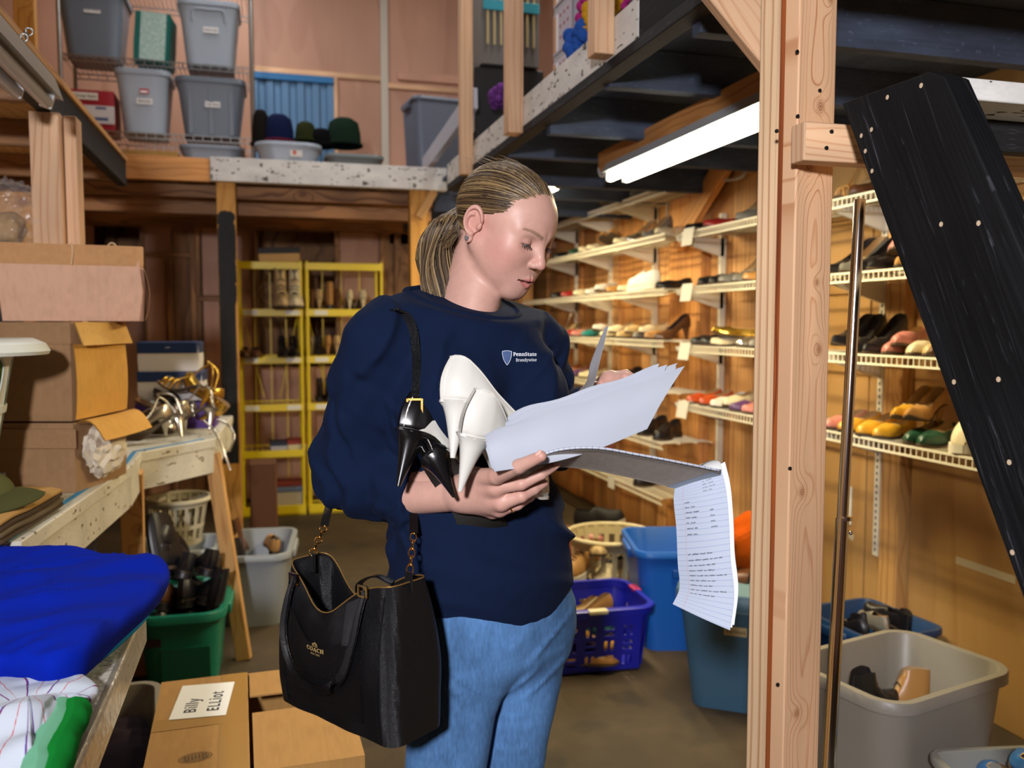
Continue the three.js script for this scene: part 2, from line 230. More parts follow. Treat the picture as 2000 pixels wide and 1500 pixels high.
// ================= back loft =================
const lb = structure('loft_back', null, null, 'back storage loft with a white painted front beam', 'loft');
{
  const zf = -5.0, y0 = 2.105, y1 = 2.225, xw = atZ(410, 340, zf).x, xe = atZ(872, 350, zf).x;
  span(lb, 'front_beam', [XL, y0 - .005, zf - .05], [xw, y1, zf], M.plank3, { label: 'bare scuffed wooden beam' });
  span(lb, 'front_beam', [xw + .002, y0, zf - .05], [xe, y1 + .008, zf + .012], M.white, { label: 'white painted chipped beam' });
  span(lb, 'deck', [XL, y1 - .03, ZB], [xe, y1 - .002, zf - .05], M.oldPine, { su: .6 });
  for (let i = 0; i < 4; i++) span(lb, 'joist', [XL, y0 - .06 - .02 * (i % 2), zf - .38 - i * .4], [xe - .02, y0 + .08, zf - .34 - i * .4], M.oldPine);
  board(lb, 'knee_brace', V(xe - .07, y0, zf - .03), V(xe - .16, y0 - .16, zf - .03), .05, .04, M.pine);
  for (let i = 0; i < 2; i++) span(lb, 'header_board', [XL, y0 - .075 - i * .085, zf - .16 - i * .05], [xe - .06, y0 - .005 - i * .085, zf - .12 - i * .05], M.oldPine);
  // two posts; the first is half covered by black paint
  const pa = atZ(425, 500, zf).x, pb = atZ(462, 500, zf).x, pc = atZ(803, 500, zf).x, pd = atZ(838, 500, zf).x;
  span(lb, 'post', [pa, 0, zf - .1], [pb, y0 - .001, zf - .02], M.yellowPine, { su: .3, label: 'pale yellow wooden post' });
  const blot = []; const rb = rng(4);
  for (let k = 0; k < 60; k++) { const yy = mix(1.4, 1.92, Math.pow(rb(), .8)); blot.push(xf(new THREE.CircleGeometry(mix(.025, .05, rb()), 9), mix(pa + .03, pb - .035, rb()), yy, zf - .019 + k * .00003)); }
  blot.push(xf(new THREE.PlaneGeometry((pb - pa) * .86, 1.3), (pa + pb) / 2 - .004, 1.2, zf - .0192)); 
  const cl = merge(blot), pp = cl.attributes.position; for (let k = 0; k < pp.count; k++) pp.setX(k, clamp(pp.getX(k), pa + .002, pb - .002));
  part(lb, 'paint_patch', cl, M.blackDull, 'black brushed paint on the post').position.sub(lb.position);
  span(lb, 'post', [pc, 0, zf - .1], [pd, y0 - .001, zf - .02], M.yellowPine, { su: .3 });
}
// ================= right loft =================
const lr = structure('loft_right', null, null, 'right storage loft with black underside, dark joists and a chipped white edge beam', 'loft');
const joistM = M.loftBlack; const LX = .95, LY0 = 2.065, LY1 = 2.185, RAILX = LX - .02;
{
  span(lr, 'edge_beam', [LX, LY0 + .012, -4.6], [LX + .045, LY1, -2.13], M.white, { label: 'white painted chipped edge beam' });
  span(lr, 'edge_beam', [LX, LY0 + .012, -2.128], [LX + .045, LY1, .6], M.black, { label: 'black painted end of the edge beam' });
  span(lr, 'edge_sill', [LX - .004, LY0 - .022, -4.6], [LX + .05, LY0 + .011, .6], M.blackDull);
  span(lr, 'deck', [LX + .05, LY1 - .03, ZB], [XR, LY1 - .008, .6], M.loftBlack, { su: .6, sv: 1.2 });
  for (let i = 0, z = -6.4; z < .5; z += .56, i++) span(lr, 'joist', [LX + .046, LY0 - .05 + .02 * (i % 2), z], [XR, LY1 - .031, z + .045], joistM);
  // boards bolted below: the timber carrying the strip lamp
  const a = atX(1178, 300, 1.38), b = atX(1560, 118, 1.38); 
  board(lr, 'lamp_timber', V(1.40, 2.015, a.z - .02), V(1.40, 2.015, -2.0), .07, .075, M.plank2, V(1, 0, 0), { su: .2, label: 'bare timber carrying the strip lamp' });
  // railing uprights on the outside of the edge beam
  for (const [px, w, yb] of [[914, .05, 2.03], [1008, .07, 2.05], [1179, .06, 2.08]]) { const p = atX(px, 250, RAILX); span(lr, 'railing_post', [RAILX - .04, yb, p.z - w / 2], [RAILX + .019, 3.6, p.z + w / 2], M.fir, { su: .2, label: 'pale wooden railing upright' }); }
  board(lr, 'toe_board', V(LX + .02, 2.40, -4.06), V(LX + .02, 2.30, -5.5), .1, .035, mat(0xb9bcc6, .6), V(0, 1, 0), { label: 'pale painted board end' });
  span(lr, 'cross_board', [LX + .05, 2.29, -4.3], [LX + .42, 2.44, -4.26], M.white, { label: 'white painted cross board' });
  board(lr, 'corner_post', V(LX + .06, 0, -3.98), V(LX + .06, LY0 - .024, -3.98), .09, .09, M.plank, V(1, 0, 0));
  board(lr, 'knee_brace', V(1.02, LY0 - .02, -3.86), V(1.02, 1.86, -4.06), .05, .04, M.plank3);
  // diagonal knee brace close to the near post
  board(lr, 'knee_brace', at(1385, -60, 1.78), at(1530, 118, 1.72), .09, .04, M.fir, V(.5, 1, 0), { su: .2, label: 'reddish diagonal knee brace' });
}
// ================= near post: two boards and a bark-edged filler, with screws =================
const np_ = thing('wooden_post', 'tall bare fir post of doubled boards standing beside the woman', 'post', null, null);
{
  const A = at(1470, 700, 1.62), Bc = at(1548, 700, 1.55), C = at(1620, 700, 1.60), top = LY0 - .024;
  const d1 = Bc.clone().sub(A).setY(0), d2 = C.clone().sub(Bc).setY(0), L1 = d1.length(), L2 = d2.length(); d1.normalize(); d2.normalize();
  const inn = V(0, 1, 0).cross(d1).normalize(); if (inn.dot(FWD) < 0) inn.negate();
  const col = (n, s0, s1, dep, m, setback, o) => { const mid = A.clone().addScaledVector(d1, (s0 + s1) / 2 * L1).addScaledVector(inn, dep / 2 + setback); board(np_, n, mid.clone().setY(0), mid.clone().setY(top), (s1 - s0) * L1, dep, m, d1, { su: .12, sv: 1.3, r: .004, ...o }); };
  col('board', 0, .49, .085, M.firEdge, .002); col('filler_strip', .495, .66, .06, mat(0xffb468, .8, { map: T.oldPine }), .003, { label: 'orange brown bark edge between the boards' });
  // front board: its broad face is flat sawn with knots
  const fm = Bc.clone().addScaledVector(d2, L2 / 2).addScaledVector(d1, -.0), n2 = V(0, 1, 0).cross(d2); if (n2.dot(FWD) < 0) n2.negate();
  const g = rbox(L2, top, .036 * 1.0, .004), U = uvBox(g, .1, 1, 1).attributes.uv, P = g.attributes.position; for (let i = 0; i < P.count; i++) U.setXY(i, P.getX(i) / L2 + .5, P.getY(i) / 1.75 + .12);
  const k = part(np_, 'board', g, M.firFlat, 'front board with a knotty flat sawn face'); k.position.copy(fm).addScaledVector(n2, .019).setY(top / 2); k.quaternion.setFromRotationMatrix(new THREE.Matrix4().makeBasis(d2.clone(), V(0, 1, 0), d2.clone().cross(V(0, 1, 0))));
  board(np_, 'board', Bc.clone().addScaledVector(d1, -.0155).addScaledVector(inn, .05).setY(0), Bc.clone().addScaledVector(d1, -.0155).addScaledVector(inn, .05).setY(top), .029, .09, M.firEdge, d1, { su: .12, sv: 1.3 });
  for (const [px, py] of [[1601, 177], [1558, 227], [1557, 101], [1543, 915], [1519, 1337], [1517, 256]]) { const p = at(px, py, 1.5), u = p.clone().sub(EYE), t = Bc.clone().sub(EYE).dot(n2) / u.dot(n2), q = EYE.clone().addScaledVector(u, t); const s = part(np_, 'screw', new THREE.CylinderGeometry(.0035, .0035, .003, 10), M.screw); s.position.copy(q); s.quaternion.setFromUnitVectors(V(0, 1, 0), n2); }
}
// ================= stair to the loft =================
{
  const st = thing('stair_stringer', 'scuffed black painted stair stringer plank slanting across the wall shelves', 'stair');
  const X0 = .93, p = (px, py) => { const q = atX(px, py, X0); return [q.z, q.y]; };
  const a = p(1648, 203), b = p(1846, 137), dz = p(1985, 1120), dir = [dz[0] - a[0], dz[1] - a[1]], k = 1.75;
  const sh = new THREE.Shape([[a[0], a[1]], [b[0] - .03, b[1] + .004], [b[0], b[1] - .012], [b[0] + dir[0] * k, b[1] + dir[1] * k], [a[0] + dir[0] * k, a[1] + dir[1] * k]].map(q => new THREE.Vector2(q[0], Math.max(q[1], .0))));
  const g = new THREE.ExtrudeGeometry(sh, { depth: .04, bevelEnabled: true, bevelSize: .002, bevelThickness: .002, bevelSegments: 1 });
  g.rotateY(-Math.PI / 2); { const L = Math.hypot(...dir), c = dir[0] / L, s = dir[1] / L, P = g.attributes.position, U = g.attributes.uv; for (let i = 0; i < P.count; i++) { const z = P.getZ(i) - a[0], y = P.getY(i) - a[1]; U.setXY(i, (z * s - y * c) / .22 + P.getX(i) / .2, (z * c + y * s) / .9); } }
  part(st, 'plank', g, M.black).position.x = X0 + .04;
  // bare wood where nails pulled the paint away
  const chipM = mat(0xcdb596, .8), scar = new THREE.CircleGeometry(.0038, 8).rotateY(-Math.PI / 2);
  for (const [px, py] of [[1702, 253], [1682, 265], [1690, 295], [1703, 334], [1733, 190], [1799, 167], [1838, 438], [1911, 436], [1863, 746], [1950, 741], [1971, 903], [1977, 1079]]) part(st, 'nail_scar', scar, chipM).position.copy(atX(px, py, X0 - .0026));
  for (const [py, d] of [[148, 0], [404, .14]]) { // treads
    const q = atX(py === 148 ? 1866 : 1975, py, X0 + .045); span(st, 'tread', [X0 + .045, q.y - .032, q.z - .2], [X0 + .75, q.y, q.z], M.white, { label: 'white painted tread edge' }); span(st, 'riser_board', [X0 + .045, q.y - .082, q.z - .12], [X0 + .75, q.y - .034, q.z - .09], M.blackDull);
  }
  const br = thing('rail_brace', 'short horizontal two by four screwed across the bare fir post', 'brace');
  const A = at(1572, 236, 1.46), y0 = at(1572, 312, 1.46).y;
  span(br, 'board', [A.x - .0, y0, A.z - .04], [XR - .1, A.y, A.z], M.fir, { su: .12, long: 0 });
  for (const [px, py] of [[1624, 257], [1614, 289]]) { const q = atZ(px, py, A.z + .001), s = part(br, 'screw', new THREE.CylinderGeometry(.0035, .0035, .003, 10), M.screw); s.position.copy(q); s.rotation.x = Math.PI / 2; }
}
// ================= chrome pole =================
{
  const p0 = atY(1606, 1595, 0), p1 = at(1676, 388, 0); const t = thing('clothes_rail_pole', 'polished chrome clothes rail pole beside the fir post', 'pole');
  const d = 1.72, a = at(1617, 1440, d), b = at(1675, 390, d), dir = b.clone().sub(a).normalize(), lo = a.clone().addScaledVector(dir, -a.y / dir.y);
  const seg = (n, q0, q1, r) => { const m = part(t, n, new THREE.CylinderGeometry(r, r, q0.distanceTo(q1), 24), M.chrome); m.position.copy(q0).add(q1).multiplyScalar(.5); m.quaternion.setFromUnitVectors(V(0, 1, 0), dir); };
  const mid = at(1650, 1012, d); seg('lower_tube', lo, mid, .0132); seg('upper_tube', mid, b, .0112); seg('collar', mid.clone().addScaledVector(dir, -.004), mid.clone().addScaledVector(dir, .004), .0145);
  const kn = part(t, 'lock_button', new THREE.SphereGeometry(.004, 10, 8), M.chrome); kn.position.copy(mid).addScaledVector(dir, -.03).addScaledVector(RGT, .0135);
  const ft = part(t, 'foot', new THREE.CylinderGeometry(.02, .024, .03, 16), mat(0x222222, .6)); ft.position.copy(lo).setY(.015);
}
// ================= lamps =================
function stripLamp(label, x, y, z0, z1, on, opts = {}) {
  const t = thing('strip_lamp', label, 'lamp', V(x, y, (z0 + z1) / 2)), L = z1 - z0;
  const sh = new THREE.Shape([[-.065, 0], [.065, 0], [.03, .05], [-.03, .05]].map(q => new THREE.Vector2(...q)));
  const hg = new THREE.ExtrudeGeometry(sh, { depth: L, bevelEnabled: false }).translate(0, .018, -L / 2); part(t, 'housing', hg, mat(opts.c ?? 0xb8c0c4, .4));
  for (const s of [-1, 1]) {
    const m = part(t, 'fluorescent_tube', new THREE.CylinderGeometry(.0165, .0165, L - .08, 16).rotateX(Math.PI / 2), on ? new THREE.MeshStandardMaterial({ color: 0xffffff, emissive: new THREE.Color().setRGB(1, .93, .72), emissiveIntensity: 11, roughness: .4 }) : mat(0xc8ccd0, .25)); m.position.set(s * .036, -.004, 0);
    for (const e of [-1, 1]) { part(t, 'tube_holder', rbox(.03, .045, .014), M.enamel).position.set(s * .036, .004, e * (L / 2 - .03)); }
  }
  if (on) { const l = new THREE.RectAreaLight(TUBE_COLOR, on, .11, L - .08); l.position.set(x, y - .024, (z0 + z1) / 2); l.lookAt(x, y - 1, (z0 + z1) / 2); l.name = 'tube_light'; scene.add(l); }
  return t;
}
stripLamp('lit twin tube strip lamp hanging under the black loft', 1.40, 1.93, -3.36, -2.12, TUBE_POWER);
stripLamp('lit strip lamp end peeking out behind the woman\'s hair', 1.42, 2.04, -5.45, -4.22, TUBE_POWER);
{ const o = stripLamp('unlit shop lamp with two grey tubes hung on a chain', 0, 0, -.3, .3, 0, { c: 0x9a9484 }); const p = at(2, 128, 1.95); o.position.copy(p); o.rotation.z = -.3;
  const c0 = at(26, 98, 1.98), c1 = at(56, 62, 2.1), ch = []; for (let i = 0; i < 7; i++) { const q = c0.clone().lerp(c1, i / 6); ch.push(xf(new THREE.TorusGeometry(.009, .0022, 5, 10), q.x, q.y, q.z, 0, i % 2 * 1.57, .6)); }
  const cm = part(o, 'chain', merge(ch), M.steel); cm.position.copy(o.position).negate(); o.updateMatrix(); const inv = new THREE.Matrix4().copy(o.matrix).invert(); cm.position.set(0, 0, 0); cm.applyMatrix4(inv);
}
for (const [x, z, pw] of [[-.3, -5.5, 1], [1.5, -4.0, 1], [.1, -3.0, .4]]) { // high lamps under the roof, above the picture
  const t = thing('ceiling_lamp', pw < 1 ? 'long white ceiling lamp high above the aisle' : x < 0 ? 'long white ceiling lamp high above the back loft' : 'long white ceiling lamp high above the right loft', 'lamp', V(x, HC - .06, z)); part(t, 'housing', rbox(.3, .06, 1.3), M.enamel).position.y = .02;
  part(t, 'diffuser', new THREE.BoxGeometry(.26, .01, 1.22), new THREE.MeshStandardMaterial({ color: 0xffffff, emissive: HIGH_COLOR, emissiveIntensity: 3 })).position.y = -.015;
  const l = new THREE.RectAreaLight(HIGH_COLOR, HIGH_POWER * pw, .26, 1.22); l.position.set(x, HC - .09, z); l.lookAt(x, 0, z); scene.add(l);
}
{ const t = thing('lamp_cable', 'grey cable looping from the lit strip lamp', 'cable'); const a = at(1218, 335, 3.1);
  part(t, 'cable', tube([V(1.37, 1.97, -3.33), V(1.36, 1.945, -3.40), V(1.37, 1.99, -3.46), V(1.39, 2.03, -3.44), V(1.4, 2.05, -3.38)], .006, 30), mat(0xb8bcc0, .5));
  const c = thing('wall_cable', 'grey cable curling down the planks behind the strip lamp', 'cable'); part(c, 'cable', tube([atX(1448, 322, 2.24), atX(1455, 340, 2.22), atX(1420, 352, 2.24), atX(1300, 330, 2.26), atX(1304, 400, 2.27), atX(1302, 442, 2.27), atX(1320, 452, 2.26), atX(1345, 452, 2.26)], .007, 60), mat(0xc4c4bc, .5)); }
// ================= wire shelves =================
const SX = 2.0; const pxz = (px, x = SX) => { const v = ray(px, 632); return v.z / v.x * x; };
const wire = (w, h, d, x, y, z) => new THREE.BoxGeometry(w, h, d).translate(x, y, z);
function wireShelf(label, y, z0, z1, brackets, group) {
  const t = thing('wire_shelf', label, 'shelf', V(SX, y, (z0 + z1) / 2), group), L = z1 - z0, D = XR - .03 - SX, deck = [], lip = [];
  for (let z = -L / 2; z <= L / 2 + 1e-6; z += .0254) { deck.push(wire(D, .0034, .0034, D / 2, 0, z)); lip.push(wire(.0034, .03, .0034, 0, -.015, z)); }
  for (const x of [.1, .2, D]) deck.push(wire(.006, .006, L, x, -.004, 0));
  lip.push(wire(.007, .007, L, 0, 0, 0), wire(.007, .007, L, 0, -.03, 0));
  part(t, 'deck_wires', merge(deck), M.wireWhite); part(t, 'front_lip', merge(lip), M.wireWhite);
  for (const z of brackets) { const sh = new THREE.Shape([[.02, -.008], [D, -.008], [D, -.1], [D - .03, -.1], [.03, -.03]].map(q => new THREE.Vector2(...q))); const b = part(t, 'bracket', new THREE.ExtrudeGeometry(sh, { depth: .012, bevelEnabled: false }), M.wireWhite); b.position.z = z - t.position.z; }
  return t;
}
const RS = [1.78, 1.51, 1.222, .932], LS = [2.04, 1.797, 1.512, 1.24, .963, .697, .4], STANDZ = [pxz(1288, XR), pxz(1202, XR), pxz(1134, XR)], STANDR = [pxz(1742, XR), pxz(1420, XR)];
const ordW = ['top', 'second', 'third', 'lowest'];
RS.forEach((y, i) => wireShelf(`${ordW[i]} white wire shelf passing behind the fir post`, y, -3.93, -1.75, STANDR));
LS.forEach((y, i) => wireShelf(`${i === 6 ? 'lowest' : ordinal(i + 1)} white wire shelf from the top on the far rack under the lamp`, y, i === 2 ? -6.7 : -6.5, -4.12, STANDZ));
for (const [z, w] of [[STANDZ[0], 'nearest the corner stud'], [STANDZ[1], 'in the middle of the far rack'], [STANDZ[2], 'at the deep end of the far rack']]) { const t = thing('shelf_track', 'white slotted shelf track ' + w, 'shelf track'); span(t, 'rail', [XR - .05, .3, z - .012], [XR - .02, 2.1, z + .012], M.wireWhite, { sharp: true }); }
{ const t = thing('shelf_track', 'white slotted shelf track beside the chrome pole', 'shelf track'), z = STANDR[0], g = []; g.push(new THREE.BoxGeometry(.014, 1.45, .03).translate(XR - .04, 1.15, z)); part(t, 'rail', merge(g), M.wireWhite); const n = []; for (let y = .45; y < 1.85; y += .025) n.push(wire(.003, .012, .006, XR - .048, y, z)); part(t, 'slots', merge(n), mat(0x6a665c, .6)); 
  const w = thing('shelf_track', 'white slotted shelf track hidden behind the fir post', 'shelf track'); span(w, 'rail', [XR - .05, .4, STANDR[1] - .012], [XR - .02, 1.9, STANDR[1] + .012], M.wireWhite, { sharp: true }); }
[[1348, 437, 0, 'top'], [1347, 568, 1, 'second'], [1344, 681, 2, 'third'], [1342, 792, 3, 'lowest']].forEach(([px, py, i, w]) => { const t = thing('shelf_tag', `blank white card tag on the ${w} shelf end by the corner stud`, 'tag'), z = pxz(px), y = RS[i]; part(t, 'card', surf((u, v) => V(SX - .012 - .012 * v, y + .016 - v * .085, z - .055 + u * .11 - .006 * v), 4, 4, .0012), M.label); part(t, 'fold', surf((u, v) => V(SX - .012 + .03 * v, y + .014 + .002 * v, z - .045 + u * .09), 3, 2, .0012), M.label); });
{ const t = thing('shelf_tag', 'small cream card tag hanging on the lowest far shelf', 'tag'), z = pxz(1200), y = LS[6]; part(t, 'card', surf((u, v) => V(SX - .012, y + .014 - v * .075, z - .05 + u * .1), 3, 3, .0012), M.label);
  for (const [px, py, pw, w] of [[1880, 1098, .25, 'slanting masking tape strip on the tan plywood'], [1640, 1036, .12, 'short masking tape strip on the plywood behind the chrome pole']]) { const p = atX(px, py, XR - .013), q = thing('tape_strip', w, 'tape'); const b = part(q, 'tape', new THREE.BoxGeometry(.001, .026, pw), mat(0xcfc2a4, .8)); b.position.copy(p); b.position.z += pw / 2 - .03; b.rotation.x = px > 1800 ? 0 : .18; }
  const p = atX(1652, 985, XR - .016), q = thing('paper_tag', 'curved off white paper tag pinned behind the chrome pole', 'tag'); const m = part(q, 'tag', rbox(.002, .16, .075, .001), M.label); m.position.copy(p); }
// ================= shoes =================
const lerpT = (tab, s) => { for (let i = 1; i < tab.length; i++) if (s <= tab[i][0]) { const t = (s - tab[i - 1][0]) / (tab[i][0] - tab[i - 1][0]); return mix(tab[i - 1][1], tab[i][1], t * t * (3 - 2 * t)); } return tab[tab.length - 1][1]; };
const SHOE = {
  pump: { L: .245, W: .08, heel: .075, sole: .004, ctr: .062, side: .04, open: .63, vamp: .05, toe: .03, point: .55, hw: .2 },
  heldpump: { L: .245, W: .078, heel: .08, sole: .004, ctr: .066, side: .034, open: .63, vamp: .048, toe: .03, point: .5, hw: .125 },
  flat: { L: .245, W: .082, heel: .008, sole: .006, ctr: .05, side: .036, open: .62, vamp: .045, toe: .03, point: .72, hw: .9 },
  loafer: { L: .27, W: .095, heel: .02, sole: .009, ctr: .07, side: .055, open: .45, vamp: .075, toe: .042, point: .85, hw: .95 },
  sneaker: { L: .28, W: .1, heel: .012, sole: .026, ctr: .078, side: .066, open: .42, vamp: .085, toe: .05, point: .95, hw: 1 },
  boot: { L: .27, W: .098, heel: .03, sole: .012, ctr: .2, side: .2, open: .44, vamp: .16, toe: .055, point: .88, hw: .95 },
  sandal: { L: .24, W: .078, heel: .085, sole: .006, point: .7, hw: .16, strappy: 1 },
};
const shoeCache = {};
function shoeGeo(kind) {
  if (shoeCache[kind]) return shoeCache[kind];
  const k = SHOE[kind], { L, W, heel, sole } = k;
  const yb = s => sole + heel * (1 - sstep(.16, .74, s)) + .006 * sstep(.85, 1, s);
  const hw = s => W / 2 * lerpT([[0, .004], [.02, .28], [.055, .46], [.13, .62], [.26, .68], [.45, .66], [.68, 1], [.82, .9], [.94, .55 * k.point + .1], [.985, .34 * k.point], [1, .03]], s);
  const e = s => kind === 'boot' ? lerpT([[0, .2], [.3, .2], [.46, .19], [1, .1]], s) : lerpT([[0, k.ctr], [.05, k.ctr * .985], [.36, k.side], [k.open, k.vamp * .8], [1, .03]], s);
  const h = s => kind === 'boot' ? lerpT([[0, .2], [.42, .2], [.52, .11], [.7, .07], [.95, .05], [1, .02]], s) : lerpT([[0, .07], [k.open, k.vamp], [.9, k.toe * 1.1], [.97, k.toe * .85], [1, .008]], s);
  const upper = (sh, lift) => surf((u, v) => {
    const s = sh ? .014 + .98 * v : v, t = u * 2 - 1, a = Math.abs(t), sg = Math.sign(t) || 1, w = Math.max(hw(s) - sh, .001), c = sstep(k.open - .07, k.open + .06, s); let z, y;
    if (a < .3) { z = w * a / .3; y = yb(s) + lift; } else { const q = (a - .3) / .7, zo = w * (1 + .07 * Math.sin(q * Math.PI) - .16 * q * q), yo = e(s) * q, zc = w * Math.pow(Math.max(Math.cos(q * Math.PI / 2), 0), .75), yc = h(s) * Math.sin(q * Math.PI / 2); z = mix(zo, zc, c); y = yb(s) + lift + Math.max(0, mix(yo, yc, c) - sh * c); }
    const back = (1 - sstep(0, .2, s)) * (y - yb(s)); return V(s * L + back * (kind === 'boot' ? .02 : .2) - .007 * (1 - sstep(0, .14, s)) * Math.sin(clamp((y - yb(s)) / (k.ctr || .06)) * Math.PI), y, sg * z);
  }, 22, 26);
  const G = {};
  const outline = (s0, s1, n) => { const p = []; for (let i = 0; i <= n; i++) p.push(mix(s0, s1, i / n)); return p; };
  const slab = (th, grow, s0 = 0, s1 = 1, n = 24) => { const ss = outline(s0, s1, n), top = (u, v, dy) => { const s = s0 + (s1 - s0) * v, w = hw(s) + grow; return V(s * L, Math.max(yb(s) + dy, 0), (u * 2 - 1) * w); };
    return merge([surf((u, v) => top(u, v, .0005), 4, n), surf((u, v) => top(1 - u, v, -th), 4, n), surf((u, v) => top(0, v, mix(.0005, -th, u)), 1, n), surf((u, v) => top(1, v, mix(-th, .0005, u)), 1, n), surf((u, v) => top(u, 1, mix(-th, .0005, v)), 4, 1), surf((u, v) => top(u, 0, mix(.0005, -th, v)), 4, 1)]); };
  if (!k.strappy) { G.upper = upper(0, 0); G.lining = upper(.0022, .002); }
  else { G.upper = merge([[.9, .035], [.8, .045], [.7, .05]].map(([s, hh]) => tube([V(s * L, yb(s), -hw(s)), V(s * L - .004, yb(s) + hh * .8, -hw(s) * .5), V(s * L - .006, yb(s) + hh, 0), V(s * L - .004, yb(s) + hh * .8, hw(s) * .5), V(s * L, yb(s), hw(s))], .0045, 14, 6)).concat([tube([V(.02, yb(.1), -.02), V(.05, yb(.1) + .07, -.034), V(.1, yb(.1) + .09, 0), V(.05, yb(.1) + .07, .034), V(.02, yb(.1), .02)], .004, 20, 6), tube([V(.18, yb(.75) + .04, 0), V(.13, yb(.5) + .06, .01), V(.09, yb(.1) + .085, .005)], .004, 12, 6)])); G.lining = surf((u, v) => V((.02 + .96 * v) * L, yb(.02 + .96 * v) + .002, (u * 2 - 1) * hw(.02 + .96 * v) * .96), 4, 20); }
  G.sole = slab(kind === 'sneaker' ? .026 : Math.min(sole, .012), kind === 'sneaker' ? .005 : .0015);
  if (heel > .015) { const n = 10, hs = .24; G.heel = surf((u, v) => { const t = u * Math.PI * 2, f = k.hw < .5 ? mix(1, k.hw, Math.pow(v, .55)) : 1, cx = mix(hs * .5 * L, hs * (k.hw < .5 ? .42 : .5) * L, v), y = mix(yb(.1) - .001, 0, v), sl = k.hw < .5 ? (1 - v) : 0; const x = cx + Math.cos(t) * hs * .5 * L * f * (1 + (Math.cos(t) > 0 ? sl * .5 * (1 - v) : 0)); return V(Math.max(x, .002), v < .08 ? Math.min(y, yb(clamp(x / L))) : y, Math.sin(t) * W * .33 * f); }, 18, n, 0, [1, 1], true); G.heelTip = new THREE.CylinderGeometry(1, 1, .004, 12); G.tip = { x: hs * (k.hw < .5 ? .42 : .5) * L, rx: hs * .5 * L * (k.hw < .5 ? k.hw : 1), rz: W * .33 * (k.hw < .5 ? k.hw : 1) }; G.heelTip.scale(G.tip.rx * 1.02, 1, G.tip.rz * 1.02).translate(G.tip.x, .002, 0); }
  if (kind === 'sneaker' || kind === 'boot') { const a = []; for (let i = 0; i < 5; i++) { const s = .48 + i * .06, y = yb(s) + h(s) * (1) + .001; a.push(tube([V(s * L, y - .01, -.022), V(s * L + .004, y + .002, 0), V(s * L, y - .01, .022)], .0028, 6, 5)); } G.laces = a; }
  return shoeCache[kind] = G;
}
const SC = { black: 0x17161a, white: 0xd9d6ce, tan: 0xb08046, brown: 0x5e3a22, grey: 0x77746e, yellow: 0xd09a2a, green: 0x1f4a38, beige: 0xc4a878, cream: 0xdccfae, red: 0xa02a26, pink: 0xc07a72, orange: 0xb8481c, purple: 0x5a3a6a, teal: 0x1d7a78, navy: 0x1e2a48, blue: 0x2a68a8 };
const shoeMats = {}; const shoeMat = (c, g = .38) => shoeMats[c + g] ??= c === 'gold' ? M.goldLeather : c === 'silver' ? M.silverLeather : leather(SC[c] ?? c, g);
const SOLE = mat(0x4a3a2a, .7), SOLEW = mat(0xd6d0c0, .6), LIN = mat(0xb89a70, .7), LIND = mat(0x2a2220, .8), LINW = mat(0xd8d4ca, .7);
const shoeProto = {};
function shoe(kind, color, label, group, pos, ry = 0, o = {}) {
  const key = kind + color; let g = shoeProto[key];
  if (!g) { const G = shoeGeo(kind); g = new THREE.Group(); part(g, 'upper', G.upper, shoeMat(color, kind === 'sneaker' ? .7 : .36)); part(g, 'lining', G.lining, color === 'black' || color === 'brown' ? LIND : color === 'white' ? LINW : LIN); part(g, 'sole', G.sole, kind === 'sneaker' ? SOLEW : SOLE); if (G.heel) { part(g, 'heel', G.heel, shoeMat(kind === 'loafer' || kind === 'boot' ? 'black' : color)); part(g, 'heel_tip', G.heelTip, LIND); } if (G.laces) for (const q of G.laces) part(g, 'lace', q, color === 'white' ? SOLEW : LIND); shoeProto[key] = g; }
  const c = g.clone(); c.name = numbered(kind === 'pump' ? 'heeled_shoe' : kind === 'flat' ? 'flat_shoe' : kind === 'sandal' ? 'strappy_sandal' : kind === 'boot' ? 'ankle_boot' : kind); c.userData = { label, category: kind === 'boot' ? 'boot' : kind === 'sandal' ? 'sandal' : 'shoe' }; if (group) c.userData.group = group;
  c.position.copy(pos); c.rotation.set(o.rx ?? 0, ry, o.rz ?? 0, 'YXZ'); if (o.s) c.scale.setScalar(o.s); scene.add(c); return c;
}
const KW = { pump: 'heeled pump', flat: 'flat shoe', loafer: 'loafer', sneaker: 'sneaker', boot: 'ankle boot', sandal: 'strappy sandal' };
// toes point out of the shelf (-x) unless turned; px gives where each stands along the shelf
function shelfRow(y, items, where, ref, group) {
  items.forEach(([kind, color, px, turn = 0, o = {}], i) => { const z = pxz(px, SX + .06), dir = Math.PI + turn; const L = SHOE[kind].L, hx = SX + .02 + L * .96 * Math.cos(turn) * .95 + (o.back ?? 0);
    const p = V(turn && Math.abs(turn) > 1 ? SX + .12 : hx, y + .004 + (o.up ?? 0), z + (Math.abs(turn) > 1 ? -Math.sign(turn) * -L / 2 * 0 : 0)); shoe(kind, color, `${color} ${KW[kind]} on ${where}, ${ordinal(i + 1)} from ${ref}`, group, p, dir, o); });
}
